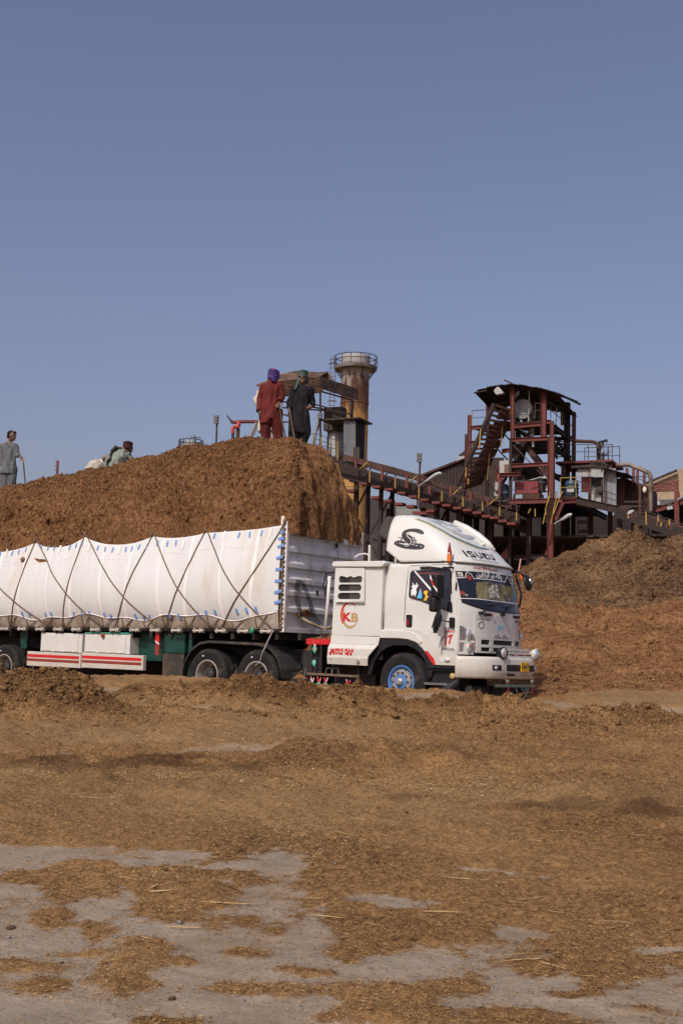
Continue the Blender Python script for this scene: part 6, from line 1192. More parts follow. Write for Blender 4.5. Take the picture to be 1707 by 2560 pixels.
# --- man in black, facing the camera
bx0, bz0 = (-0.92,5.38); D3 = 26.9
pb = person('smiling man in black clothes with a green headscarf leaning on a stick', (bx0, D3, bz0))
J = {k: A_(*v_) for k, v_ in dict(head=(-0.91,6.89), neck=(-0.9,6.74), shl=(-1.09,6.64), shr=(-0.76,6.66), ell=(-1.18,6.36), elr=(-0.68,6.38), wrl=(-1.18,6.19), wrr=(-0.71,6.25), chest=(-0.92,6.51), waist=(-0.93,6.26), hipl=(-1.01,6.06), hipr=(-0.86,6.07), kl=(-1.03,5.72), kr=(-0.84,5.72), fl=(-1.05,5.35), fr=(-0.85,5.33)).items()}
b = MB(); hq = head(b, (J['head'][0], -0.02, J['head'][1]), (-0.12, -0.99)); b.tube([p3('neck'), (J['head'][0], -0.01, J['head'][1]-0.05)], 0.056, 10)
b.tube([p3('shl'), p3('neck'), p3('shr')], [0.055, 0.07, 0.055], 10); loft(b, [(J['waist'][0], 0, J['hipl'][1]-0.05, 0.14, 0.10), (J['waist'][0], 0, J['waist'][1], 0.12, 0.09), (J['chest'][0], 0, J['chest'][1], 0.155, 0.10), (J['neck'][0], 0, J['neck'][1], 0.10, 0.07)])
b.tube([p3('shl'), p3('ell', 0.02), p3('wrl', -0.10)], [0.052, 0.042, 0.028], 10); b.tube([p3('shr'), p3('elr', 0.05), p3('wrr', -0.10)], [0.052, 0.042, 0.028], 10)
for a, c, d in (('hipl', 'kl', 'fl'), ('hipr', 'kr', 'fr')): b.tube([p3(a), p3(c, 0.0), (J[d][0], 0, J[d][1]+0.06)], [0.085, 0.06, 0.042], 10); b.tube([(J[d][0], 0.04, J[d][1]+0.03), (J[d][0], -0.13, J[d][1]+0.02)], [0.04, 0.035], 8)
hand(b, p3('wrl', -0.10), (0.10, -0.1, -1), (0, -1, 0), 1.0); hand(b, p3('wrr', -0.10), (-0.8, -0.3, -0.35), (0, 0, -1), 0.7)
remesh(b, 'body', M_skin, pb, 0.009, 2); face(hq, pb, smile=True)
M_blk = cloth('black_clothes', (0.014, 0.0135, 0.017))
b = MB()
loft(b, [row((-1.18,5.68), (-0.76,5.69), 0.16), row((-1.13,5.92), (-0.74,5.93), 0.16), row((-1.12,6.08), (-0.74,6.09), 0.15), row((-1.11,6.31), (-0.76,6.32), 0.135), row((-1.09,6.49), (-0.74,6.5), 0.13), row((-1.11,6.61), (-0.74,6.62), 0.115), row((-1.06,6.69), (-0.77,6.7), 0.095), row((-0.98,6.74), (-0.82,6.75), 0.065)])
b.tube([p3('shl'), p3('ell', 0.02), (J['wrl'][0], -0.085, J['wrl'][1]+0.03)], [0.075, 0.07, 0.055], 12); b.tube([p3('shr'), p3('elr', 0.05), (J['wrr'][0]+0.03, -0.07, J['wrr'][1]+0.04)], [0.075, 0.07, 0.055], 12)
yoke(b, J); remesh(b, 'tunic', M_blk, pb, 0.012, 3, 0.034, (7, 7, 2.2), 5.0)
b = MB()
for a, c, d in (('hipl', 'kl', 'fl'), ('hipr', 'kr', 'fr')): loft(b, [(J[d][0], 0, J[d][1]+0.03, 0.075, 0.08), (J[d][0], 0, J[d][1]+0.22, 0.10, 0.10), (J[c][0], 0, J[c][1], 0.12, 0.12), (J[a][0], 0, J[a][1], 0.12, 0.13)])
remesh(b, 'trousers', M_blk, pb, 0.012, 3, 0.034, (10, 10, 1.6), 7.0)
b = MB(); hc = (J['head'][0], -0.005, J['head'][1]+0.05)
for k in range(4): b.tube([(hc[0] + 0.085*math.cos(t), hc[1] + 0.095*math.sin(t), hc[2] + 0.005 + 0.026*k + 0.02*math.sin(t*1.0 + k)) for t in [2*math.pi*i/16 for i in range(17)]], 0.024, 8)
b.ball((hc[0], hc[1]+0.01, hc[2]+0.03), (0.085, 0.095, 0.075), 14, 8)
b.tube([(hc[0]-0.08, 0.0, hc[2]), (hc[0]-0.085, -0.03, hc[2]-0.10), A_(*(-1.02,6.74))[:1] + (-0.10, A_(*(-1.02,6.74))[1]), (A_(*(-1.07,6.61))[0], -0.13, A_(*(-1.07,6.61))[1])], [0.025, 0.03, 0.032, 0.022], 8)
b.tube([(hc[0]+0.08, 0.03, hc[2]), (hc[0]+0.10, 0.03, hc[2]-0.12), (hc[0]+0.09, 0.05, hc[2]-0.22)], [0.035, 0.04, 0.03], 8)
remesh(b, 'headscarf', cloth('green_scarf', (0.045, 0.085, 0.075), col2=(0.10, 0.13, 0.12), thr=0.56, soft=0.05, cscale=14), pb, 0.008, 1, 0.008, (20, 20, 16))
sx, sz = (-1.16,6.14); ex_, ez = (-1.01,5.38)
tag(MB().cyl((sx, D3-0.15, sz), (ex_, D3-0.30, ez), 0.016, 0.018, n=8).build('stick', MATS['stick_wood']), 'upright wooden stick under the hand of the man in black', 'stick')

# --- man in cream, mostly hidden behind the man in red
bx0, bz0 = (-1.66,5.57)
pc = person('man in cream clothes hidden behind the man in red with his elbow out', (bx0, D2, bz0))
J = {k: A_(*v_) for k, v_ in dict(head=(-1.64,6.97), neck=(-1.65,6.83), shl=(-1.8,6.73), shr=(-1.51,6.75), ell=(-1.97,6.55), elr=(-1.45,6.49), wrl=(-1.87,6.34), wrr=(-1.49,6.33), chest=(-1.66,6.62), waist=(-1.67,6.38), hipl=(-1.74,6.18), hipr=(-1.59,6.18), kl=(-1.74,5.84), kr=(-1.6,5.84), fl=(-1.72,5.45), fr=(-1.59,5.46)).items()}
b = MB(); hq = head(b, (J['head'][0], 0, J['head'][1]), (0.3, 0.95)); b.tube([p3('neck'), (J['head'][0], 0, J['head'][1]-0.05)], 0.056, 10); b.tube([p3('shl'), p3('neck'), p3('shr')], [0.055, 0.07, 0.055], 10)
loft(b, [(J['waist'][0], 0, J['hipl'][1]-0.05, 0.14, 0.10), (J['waist'][0], 0, J['waist'][1], 0.12, 0.09), (J['chest'][0], 0, J['chest'][1], 0.155, 0.10), (J['neck'][0], 0, J['neck'][1], 0.10, 0.07)])
b.tube([p3('shl'), p3('ell', 0.02), p3('wrl', -0.04)], [0.052, 0.042, 0.028], 10); b.tube([p3('shr'), p3('elr', 0.05), p3('wrr', -0.08)], [0.052, 0.042, 0.028], 10)
for a, c, d in (('hipl', 'kl', 'fl'), ('hipr', 'kr', 'fr')): b.tube([p3(a), p3(c), (J[d][0], 0, J[d][1]+0.06)], [0.085, 0.06, 0.042], 10); b.tube([(J[d][0], -0.04, J[d][1]+0.03), (J[d][0], 0.12, J[d][1]+0.02)], [0.04, 0.035], 8)
hand(b, p3('wrl', -0.04), (0.3, -0.1, -0.9), (0, -1, 0), 0.6); hand(b, p3('wrr', -0.08), (-0.8, -0.3, -0.3), (0, 0, -1), 0.7); remesh(b, 'body', M_skin, pc, 0.01, 2)
M_cr = cloth('cream_cloth', (0.52, 0.47, 0.40))
b = MB(); loft(b, [row((-1.88,5.83), (-1.48,5.84), 0.15), row((-1.86,6.2), (-1.48,6.21), 0.15), row((-1.81,6.43), (-1.5,6.44), 0.13), row((-1.82,6.66), (-1.48,6.67), 0.12), row((-1.77,6.79), (-1.53,6.79), 0.09)])
b.tube([p3('shl'), p3('ell', 0.02), (J['wrl'][0]-0.01, -0.03, J['wrl'][1]+0.04)], [0.075, 0.075, 0.05], 12); b.tube([p3('shr'), p3('elr', 0.05), p3('wrr', -0.07)], [0.075, 0.07, 0.055], 12); yoke(b, J); remesh(b, 'tunic', M_cr, pc, 0.013, 3, 0.034, (7, 7, 2.2), 9.0)
b = MB()
for a, c, d in (('hipl', 'kl', 'fl'), ('hipr', 'kr', 'fr')): loft(b, [(J[d][0], 0, J[d][1]+0.03, 0.07, 0.08), (J[c][0], 0, J[c][1], 0.10, 0.11), (J[a][0], 0, J[a][1], 0.11, 0.12)])
remesh(b, 'trousers', M_cr, pc, 0.013, 3, 0.015, (10, 10, 1.6), 2.0)
x, z = A_(*(-1.9,6.3)); MB().cyl((x, -0.05, z-0.05), (x+0.02, -0.05, z+0.06), 0.045, 0.05, 12).build('dark_cuff', M_blk, pc)

# --- man in grey at the left edge, looking right, hand on a stick
D4 = 32.2; bx0, bz0 = (-8.53,4.96)
pg = person('man in grey clothes standing at the back of the load looking right', (bx0, D4, bz0))
J = {k: A_(*v_) for k, v_ in dict(head=(-8.49,6.37), neck=(-8.55,6.19), shl=(-8.73,6.1), shr=(-8.41,6.12), ell=(-8.74,5.78), elr=(-8.31,5.87), wrl=(-8.68,5.54), wrr=(-8.24,5.83), chest=(-8.55,5.94), waist=(-8.53,5.68), hipl=(-8.59,5.5), hipr=(-8.44,5.51), kl=(-8.62,5.2), kr=(-8.44,5.2), fl=(-8.63,4.83), fr=(-8.44,4.83)).items()}
b = MB(); hq = head(b, (J['head'][0], -0.01, J['head'][1]), (0.94, -0.34)); b.tube([p3('neck'), (J['head'][0]-0.02, 0, J['head'][1]-0.04)], 0.058, 10); b.tube([p3('shl'), p3('neck'), p3('shr')], [0.055, 0.07, 0.055], 10)
loft(b, [(J['waist'][0], 0, J['hipl'][1]-0.05, 0.14, 0.10), (J['waist'][0], 0, J['waist'][1], 0.12, 0.09), (J['chest'][0], 0, J['chest'][1], 0.155, 0.10), (J['neck'][0], 0, J['neck'][1], 0.10, 0.07)])
b.tube([p3('shl'), p3('ell', 0.02), p3('wrl', -0.04)], [0.052, 0.042, 0.028], 10); b.tube([p3('shr'), p3('elr', -0.03), p3('wrr', -0.10)], [0.052, 0.042, 0.028], 10)
for a, c, d in (('hipl', 'kl', 'fl'), ('hipr', 'kr', 'fr')): b.tube([p3(a), p3(c), (J[d][0], 0, J[d][1]+0.06)], [0.085, 0.06, 0.042], 10); b.tube([(J[d][0]-0.03, 0.0, J[d][1]+0.03), (J[d][0]+0.12, -0.08, J[d][1]+0.02)], [0.04, 0.035], 8)
hand(b, p3('wrl', -0.04), (0.05, -0.1, -1), (0, -1, 0), 0.6); hand(b, p3('wrr', -0.10), (0.75, -0.1, -0.6), (0, -1, 0), 1.0); remesh(b, 'body', M_skin, pg, 0.009, 2); face(hq, pg, moustache=True)
M_gr = cloth('grey_cloth', (0.115, 0.127, 0.132))
b = MB(); loft(b, [row((-8.77,5.38), (-8.33,5.39), 0.15), row((-8.73,5.51), (-8.32,5.53), 0.15), row((-8.68,5.7), (-8.36,5.71), 0.13), row((-8.71,5.93), (-8.37,5.94), 0.125), row((-8.74,6.07), (-8.38,6.08), 0.11), row((-8.68,6.15), (-8.46,6.16), 0.08)])
b.tube([p3('shl'), p3('ell', 0.02), (J['wrl'][0]-0.005, -0.03, J['wrl'][1]+0.04)], [0.075, 0.07, 0.05], 12); b.tube([p3('shr'), p3('elr', -0.03), (J['wrr'][0]-0.03, -0.09, J['wrr'][1]+0.005)], [0.075, 0.068, 0.05], 12); yoke(b, J); remesh(b, 'tunic', M_gr, pg, 0.012, 3, 0.034, (7, 7, 2.4), 4.0)
MB().tube([A_(*(-8.63,6.18))[:1] + (-0.10, A_(*(-8.63,6.18))[1]), A_(*(-8.55,6.12))[:1] + (-0.125, A_(*(-8.55,6.12))[1]), A_(*(-8.49,6.06))[:1] + (-0.13, A_(*(-8.49,6.06))[1])], 0.014, 6).build('collar', M_gr, pg)
b = MB()
for a, c, d in (('hipl', 'kl', 'fl'), ('hipr', 'kr', 'fr')): loft(b, [(J[d][0], 0, J[d][1]+0.03, 0.085, 0.09), (J[d][0], 0, J[d][1]+0.18, 0.10, 0.10), (J[c][0], 0, J[c][1], 0.11, 0.11), (J[a][0], 0, J[a][1], 0.12, 0.13)])
remesh(b, 'trousers', M_gr, pg, 0.012, 3, 0.034, (10, 10, 1.6), 6.0)
b = MB(); hc = J['head']; b.ball((hc[0]-0.025, 0.01, hc[1]+0.055), (0.108, 0.09, 0.085), 14, 8); b.ball((hc[0]-0.085, 0.01, hc[1]-0.01), (0.05, 0.07, 0.07), 10, 6); b.ball((hc[0]+0.07, -0.03, hc[1]+0.085), (0.04, 0.05, 0.03), 8, 6); remesh(b, 'hair', M_hair, pg, 0.008, 1, 0.012, (30, 30, 30))
sx, sz = (-8.15,5.78); ex_, ez = (-8.05,4.99); mx_, mz = (-8.14,5.66)
st_ = tag(MB().cyl((sx, D4-0.13, sz), (ex_, D4-0.05, ez), 0.019, 0.017, n=8).build('stick', MATS['stick_wood']), 'dark walking stick under the outstretched hand of the man in grey', 'stick'); MB().cyl((sx, D4-0.13, sz+0.01), (mx_, D4-0.122, mz), 0.021, n=8).build('yellow_grip', M_gold, st_)

# --- two men working bent over behind the crest
D5 = 29.9; bx0, bz0 = (-5.36,5.21)
pn_ = person('man in pale green tunic bent over with a dark turban and striped scarf', (bx0, D5, bz0))
J = {k: A_(*v_) for k, v_ in dict(head=(-5.13,5.79), neck=(-5.22,5.73), shl=(-5.42,5.69), shr=(-5.13,5.64), ell=(-5.53,5.47), elr=(-5.05,5.48), wrl=(-5.65,5.25), wrr=(-5.03,5.31), chest=(-5.3,5.56), waist=(-5.36,5.3), hipl=(-5.42,5.13), hipr=(-5.23,5.13)).items()}
b = MB(); hq = head(b, (J['head'][0], 0.05, J['head'][1]), (0.75, 0.66)); b.tube([p3('neck'), (J['head'][0]-0.02, 0.04, J['head'][1]-0.02)], 0.058, 10); b.tube([p3('shl'), p3('neck'), p3('shr')], [0.055, 0.07, 0.055], 10)
b.tube([p3('waist'), p3('chest'), p3('neck')], [0.13, 0.145, 0.07], 12); b.tube([p3('shl'), p3('ell', -0.05), p3('wrl', 0.0)], [0.052, 0.042, 0.028], 10); b.tube([p3('shr'), p3('elr', 0.05), p3('wrr', 0.02)], [0.052, 0.042, 0.028], 10)
hand(b, p3('wrl', 0.0), (-0.5, 0, -0.8), (0, 1, 0), 0.5); hand(b, p3('wrr', 0.02), (0.1, 0, -1), (0, 1, 0), 0.5)
for k, s_ in (('hipl', -1), ('hipr', 1)): b.tube([p3(k), (J[k][0]+0.12*s_, 0.25, J[k][1]-0.12), (J[k][0]+0.1*s_, 0.0, J[k][1]-0.42)], [0.09, 0.07, 0.045], 10)
remesh(b, 'body', M_skin, pn_, 0.01, 2); M_pg = cloth('pale_green_cloth', (0.21, 0.25, 0.215), col2=(0.13, 0.15, 0.13), thr=0.6, cscale=4)
b = MB(); b.tube([p3('hipl'), (J['waist'][0], 0, J['waist'][1]), p3('chest', -0.02), (J['neck'][0]-0.03, 0, J['neck'][1]-0.02)], [0.19, 0.19, 0.175, 0.085], 14); b.tube([p3('shl'), p3('ell', -0.05), (J['wrl'][0]+0.02, 0, J['wrl'][1]+0.03)], [0.085, 0.07, 0.052], 12); b.tube([p3('shr'), p3('elr', 0.05), (J['wrr'][0], 0.02, J['wrr'][1]+0.03)], [0.08, 0.065, 0.05], 12)
remesh(b, 'tunic', M_pg, pn_, 0.012, 3, 0.028, (8, 8, 5), 3.3)
b = MB(); hc = J['head']
for k in range(4): b.tube([(hc[0] + 0.09*math.cos(t), 0.05 + 0.095*math.sin(t), hc[1] + 0.0 + 0.03*k + 0.02*math.sin(t + k)) for t in [2*math.pi*i/14 for i in range(15)]], 0.028, 8)
b.ball((hc[0], 0.05, hc[1]+0.05), (0.09, 0.095, 0.08), 12, 8); remesh(b, 'turban', cloth('dark_red_turban', (0.05, 0.018, 0.016), col2=(0.25, 0.25, 0.26), thr=0.66, soft=0.03, cscale=11), pn_, 0.009, 1, 0.008, (20, 20, 20))
MB().tube([A_(*(-5.01,5.77))[:1] + (-0.06, A_(*(-5.01,5.77))[1]), A_(*(-5.02,5.68))[:1] + (-0.06, A_(*(-5.02,5.68))[1]), A_(*(-5.05,5.61))[:1] + (-0.06, A_(*(-5.05,5.61))[1])], [0.03, 0.026, 0.012], 6).build('turban_tail', MATS['dark_red_turban'], pn_)
MB().tube([(J['neck'][0]-0.05, -0.08, J['neck'][1]-0.0), (J['shl'][0]+0.03, -0.10, J['shl'][1]+0.07), (J['shl'][0]-0.05, -0.12, J['shl'][1]-0.03), (J['ell'][0]+0.02, -0.13, J['ell'][1]+0.02), (J['ell'][0]-0.05, -0.11, J['ell'][1]-0.10)], [0.03, 0.045, 0.045, 0.04, 0.025], 8).build('scarf', mat('striped_scarf', (0.018, 0.018, 0.02), 0.8, var=0.2, col2=(0.4, 0.4, 0.4), thr=0.58, soft=0.02, cscale=9), pn_, smooth=True)
D6 = 30.5; bx0, bz0 = (-5.96,5.2)
pw = person('crouching man in an off white tunic and pale cap stooping at the crest', (bx0, D6, bz0))
J = {k: A_(*v_) for k, v_ in dict(head=(-5.74,5.55), neck=(-5.81,5.5), sh=(-5.88,5.43), back=(-5.97,5.4), hip=(-6.02,5.2), el=(-6.14,5.28), wr=(-6.14,5.13), elr=(-5.73,5.29), wrr=(-5.66,5.14)).items()}
b = MB(); hq = head(b, (J['head'][0], 0, J['head'][1]), (0.8, 0.6)); b.tube([p3('hip'), p3('back'), p3('sh'), p3('neck'), p3('head')], [0.13, 0.14, 0.13, 0.06, 0.06], 12); b.tube([(J['back'][0]-0.04, -0.12, J['back'][1]), p3('el', -0.12), p3('wr', -0.08)], [0.05, 0.042, 0.03], 10); b.tube([p3('sh'), p3('elr', 0.05), p3('wrr', 0.02)], [0.05, 0.042, 0.03], 10)
hand(b, p3('wr', -0.08), (0.1, 0, -1), (0, 1, 0), 0.5); hand(b, p3('wrr', 0.02), (0.1, 0, -1), (0, 1, 0), 0.5)
for s_ in (-1, 1): b.tube([p3('hip'), (J['hip'][0]+0.2, 0.12*s_, J['hip'][1]-0.1), (J['hip'][0]+0.05, 0.12*s_, J['hip'][1]-0.4)], [0.09, 0.07, 0.045], 10)
remesh(b, 'body', M_skin, pw, 0.011, 2)
b = MB(); b.tube([(J['hip'][0], 0, J['hip'][1]-0.08), p3('hip'), p3('back'), p3('sh'), (J['neck'][0]-0.02, 0, J['neck'][1])], [0.21, 0.2, 0.185, 0.155, 0.085], 14); b.tube([(J['back'][0]-0.06, -0.12, J['back'][1]-0.02), p3('el', -0.13), (J['wr'][0], -0.08, J['wr'][1]+0.03)], [0.085, 0.07, 0.055], 12); b.tube([p3('sh'), p3('elr', 0.05), p3('wrr', 0.02)], [0.08, 0.065, 0.05], 12); remesh(b, 'tunic', cloth('off_white_cloth', (0.40, 0.37, 0.31)), pw, 0.013, 3, 0.028, (8, 8, 5), 8.8)
b = MB(); hc = J['head']; b.ball((hc[0]-0.01, 0, hc[1]+0.055), (0.105, 0.09, 0.085), 12, 8); b.ball((hc[0]+0.05, 0.03, hc[1]+0.03), (0.07, 0.07, 0.05), 10, 6); remesh(b, 'cap', cloth('pale_cap', (0.25, 0.22, 0.19)), pw, 0.01, 1, 0.006, (20, 20, 20))
MB().tube([(J['neck'][0]-0.04, -0.06, J['neck'][1]+0.05), (J['neck'][0]+0.0, -0.10, J['neck'][1]), (J['neck'][0]+0.06, -0.07, J['neck'][1]-0.06)], 0.016, 6).build('white_collar', M_whitedecal, pw)

# ---------------------------------------------------------------- the plant in the background (its own frame: a along the front, d into depth)
PYAW = R(24.0); PO = (14.55, 88.0); PF = (math.cos(PYAW), -math.sin(PYAW)); PL = (math.sin(PYAW), math.cos(PYAW))
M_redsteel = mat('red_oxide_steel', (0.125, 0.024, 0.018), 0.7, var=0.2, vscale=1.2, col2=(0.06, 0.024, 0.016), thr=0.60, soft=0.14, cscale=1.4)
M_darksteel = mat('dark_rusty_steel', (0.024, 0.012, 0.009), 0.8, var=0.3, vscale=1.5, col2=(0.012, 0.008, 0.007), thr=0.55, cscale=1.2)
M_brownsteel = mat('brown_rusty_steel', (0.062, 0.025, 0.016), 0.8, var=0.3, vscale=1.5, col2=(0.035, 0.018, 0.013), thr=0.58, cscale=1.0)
M_rail = mat('dark_handrail', (0.035, 0.025, 0.02), 0.7, var=0.2)
M_yrail = mat('yellow_handrail', (0.30, 0.20, 0.03), 0.6, var=0.2, col2=(0.10, 0.06, 0.02), thr=0.62, cscale=3)
M_galv = mat('galvanised_sheet', (0.22, 0.235, 0.25), 0.5, 0.3, var=0.15, vscale=1.5, stretch=(1, 1, 0.3), col2=(0.17, 0.085, 0.04), thr=0.66, soft=0.08, cscale=1.6)
M_palegalv = mat('pale_sheet', (0.34, 0.35, 0.34), 0.6, var=0.12, vscale=1.2, col2=(0.24, 0.12, 0.07), thr=0.63, soft=0.08, cscale=1.5)
M_rustsheet = mat('rusty_roof_sheet', (0.17, 0.105, 0.065), 0.75, var=0.35, vscale=0.9, stretch=(1, 1, 3), col2=(0.075, 0.045, 0.035), thr=0.5, soft=0.12, cscale=1.2)
M_darksheet = mat('dark_roof_sheet', (0.028, 0.020, 0.018), 0.8, var=0.3, col2=(0.09, 0.05, 0.035), thr=0.6, cscale=1.5)
M_lamp = mat('lamp_white', (0.34, 0.365, 0.365), 0.35, var=0.08)
M_tankblue = mat('blue_machine', (0.025, 0.055, 0.095), 0.5, var=0.2, col2=(0.02, 0.02, 0.025), thr=0.6, cscale=2)
M_cab = mat('crimson_cabinet', (0.18, 0.022, 0.03), 0.6, var=0.15)
M_pinkpanel = mat('faded_red_panel', (0.36, 0.11, 0.085), 0.7, var=0.2)
class Plant:
    """one thing of the plant; every member is a part built in plant coordinates (a, d, z)"""
    def __init__(s, name, label, cat, a=0.0, d=0.0, z=0.0, group=None):
        s.o = thing(name, label, cat, (PO[0] + a*PF[0] + d*PL[0], PO[1] + a*PF[1] + d*PL[1], z), -PYAW, group); s.b = Vector((a, d, z))
    def put(s, mb, name, m, parent=None, **k): mb.v = [tuple(Vector(v) - s.b) for v in mb.v]; return mb.build(name, m, parent or s.o, **k)
    def beam(s, name, p, q, w, m, h=None, I=False):
        mb = MB(); (mb.ibeam(p, q, w, h or w, 0.03) if I else mb.beam(p, q, w, h)); return s.put(mb, name, m)
    def pipe(s, name, pts, r, m, n=8): return s.put(MB().tube(pts, r, n), name, m, smooth=True, angle=50)
    def sheet(s, name, poly, d, m, th=0.06): return s.put(MB().prism(poly, lambda a, b, h: Vector((a, h, b)), d, d+th), name, m)
    def rail(s, pts, d, h=1.05, m=None, mp=None, step=1.4, mid=True):
        """handrail along (a, z) or (a, d, z) foot points"""
        P = [Vector((q[0], d, q[1])) if len(q) == 2 else Vector(q) for q in pts]; mb = MB(); up = Vector((0, 0, h))
        for i in range(len(P)-1):
            mb.beam(P[i]+up, P[i+1]+up, 0.05)
            if mid: mb.beam(P[i]+up*0.52, P[i+1]+up*0.52, 0.04)
        s.put(mb, 'handrail', m or M_rail)
        for i in range(len(P)-1):
            n = max(1, int((P[i+1]-P[i]).length/step))
            for k in range(n + (1 if i == len(P)-2 else 0)): q = P[i].lerp(P[i+1], k/n); s.put(MB().beam(q, q+up, 0.05), 'rail_post', mp or m or M_rail)
    def corr(s, name, A, B, C_, m, n=14, amp=0.03, th=0.03):
        """corrugated sheet: A corner, B - A across the corrugations, C - A along them"""
        A, B, C_ = Vector(A), Vector(B), Vector(C_); u = B-A; v = C_-A; nn = u.cross(v).normalized(); k = n*4; P = []
        for i in range(k+1): o_ = nn*(amp*math.sin(2*math.pi*n*i/k)); P.append([A + u*(i/k) + o_, A + u*(i/k) + v + o_])
        Q = [[p_ + nn*th for p_ in r_5] for r_5 in P]; mb = MB(); mb.grid(P); mb.grid(Q); mb.add([P[0][0], P[0][1], Q[0][1], Q[0][0]], [(0, 1, 2, 3)]); mb.add([P[-1][0], P[-1][1], Q[-1][1], Q[-1][0]], [(0, 1, 2, 3)])
        for e in (0, 1):
            for i in range(k): mb.add([P[i][e], P[i+1][e], Q[i+1][e], Q[i][e]], [(0, 1, 2, 3)])
        return s.put(mb, name, m, smooth=True, angle=60)
def A3(q, d): return Vector((q[0], d, q[1]))

# --- elevator tower
tw = Plant('elevator_tower', 'tall open red steel tower with a ragged dark sheet roof and inclined slat elevator', 'tower')
def col(q0, q1, d, w, m=M_redsteel): return tw.put(MB().ibeam(A3(q0, d), A3(q1, d), w, w, 0.03, up=(1, 0, 0)), 'column', m)
g0 = 0.0
c1 = (0.03,16.99); col((c1[0], g0), c1, 0, 0.42); col((c1[0]+0.02, c1[1]), ((0.06,18.08)[0], (0.06,18.08)[1]), 0, 0.24)
c2 = (-2.83,20.84); c2b = (-2.78,17.01); col((c2b[0], c2b[1]), c2, 0, 0.26); col((c2b[0]-0.12, g0), (c2b[0]-0.12, c2b[1]), 0, 0.2, M_darksteel)
c3 = (-0.55,20.24); col((-0.53,16.99), c3, 0, 0.36)
c4 = (-5.45,21.13); col((-5.42,18.3), c4, 2.5, 0.24); col(((-5.42,18.3)[0], 0), (-5.42,18.3), 2.5, 0.2, M_darksteel)
c5 = (-6.86,19.39); col((c5[0], g0), c5, 2.6, 0.26); c6 = (-7.28,17.64); col((c6[0], g0), c6, 3.5, 0.32)
s1 = (4.96,20.41); tw.put(MB().ibeam((-0.1, s1[0], 0), (-0.1, s1[0], s1[1]), 0.4, 0.4, 0.03), 'column', M_darksteel)
s2 = (7.08,20.11); tw.put(MB().ibeam((-0.1, s2[0], 0), (-0.1, s2[0], s2[1]), 0.26, 0.26, 0.03), 'column', M_brownsteel)
for xx in (-4.0, -8.0): tw.put(MB().ibeam((xx, 5.6, 0), (xx, 5.6, 18.5), 0.34, 0.34, 0.03), 'column', M_darksteel)
def fb(qa, qb, d=0.0, h=0.28, m=M_redsteel, w=0.22): return tw.put(MB().ibeam(A3(qa, d), A3(qb, d), w, h, 0.03), 'beam', m)
for qa, qb in (((-2.69,17.84),(-0.67,17.9)), ((-2.84,16.86),(-0.12,16.85)), ((-2.82,15.0),(-0.13,15.03)), ((-0.42,18.03),(-0.01,18.04))): fb(qa, qb)
fb((-6.72,18.4), (-5.74,18.44), 2.6); fb((-6.86,17.25), (-6.35,17.29), 2.6); fb((-3.86,16.27), (-3.13,16.33), 1.0)
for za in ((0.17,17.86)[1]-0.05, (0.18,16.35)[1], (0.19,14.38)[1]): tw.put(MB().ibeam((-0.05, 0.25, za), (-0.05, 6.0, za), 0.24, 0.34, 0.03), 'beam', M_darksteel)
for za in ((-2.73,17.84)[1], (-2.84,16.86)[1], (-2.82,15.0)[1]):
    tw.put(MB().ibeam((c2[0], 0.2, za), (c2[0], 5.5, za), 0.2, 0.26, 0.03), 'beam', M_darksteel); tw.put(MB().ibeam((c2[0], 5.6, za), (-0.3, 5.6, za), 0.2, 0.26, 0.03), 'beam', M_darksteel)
# floors
fl1 = (-2.73,17.95)[1]; tw.put(MB().bbox((c2[0]+0.15, 0.2, fl1+0.16), (-0.25, 5.4, fl1+0.22)), 'floor_plate', M_darksteel); tw.put(MB().bbox((c5[0], 2.8, (-6.69,18.38)[1]+0.16), (c2[0]-0.3, 5.4, (-6.69,18.38)[1]+0.22)), 'floor_plate', M_darksteel)
fl2 = (-2.84,16.86)[1]
# roof sheets, ragged edges, seen from below
rp = [((-5.48,20.34),(-5.01,20.52),(-3.98,20.65),(-2.71,20.8),(-1.58,20.54),(-0.4,20.23),(0.45,19.97))][0]
for i in range(len(rp)-1):
    (a0, z0), (a1, z1) = rp[i], rp[i+1]; n_ = max(2, int(round((a1-a0)/1.0)))
    for k in range(n_):
        t0, t1 = k/n_, (k+1)/n_; A_0 = Vector((a0+(a1-a0)*t0, -0.6-0.15*((i+k) % 3), z0+(z1-z0)*t0+0.02*(k % 2))); B_0 = Vector((a0+(a1-a0)*t1+0.04, A_0.y, z0+(z1-z0)*t1+0.02*(k % 2))); dp = 6.3 if i > 2 else 4.6 + 0.4*((i*3+k) % 4); tw.corr('roof_sheet', A_0, B_0, A_0 + Vector((0, dp, -0.55)), M_darksheet, 5, 0.025)
for q0, q1, d in ((*((-5.46,20.28),(-4.52,20.39)), -0.8), (*((-3.26,21.1),(-2.63,20.78)), -0.7), (*((-4.12,19.79),(-3.41,19.86)), 1.0)): tw.beam('loose_purlin', A3(q0, d), A3(q1, d), 0.09, M_darksteel)
e0 = (0.56,20.16); e1 = (7.35,20.73); tw.beam('loose_purlin', (0.3, e0[0], e0[1]), (0.3, e1[0], e1[1]), 0.12, M_darksteel); tw.put(MB().add([(-0.6, e0[0], e0[1]+0.15), (0.3, e0[0], e0[1]+0.05), (0.3, e1[0]-0.6, e1[1]+0.12), (-0.6, e1[0]-1.0, e1[1]+0.35), (-0.6, e0[0], e0[1]+0.10), (0.3, e0[0], e0[1]), (0.3, e1[0]-0.6, e1[1]+0.07), (-0.6, e1[0]-1.0, e1[1]+0.3)], [(0, 1, 2, 3), (4, 7, 6, 5), (0, 4, 5, 1), (1, 5, 6, 2), (2, 6, 7, 3), (3, 7, 4, 0)]), 'roof_sheet', M_darksheet)
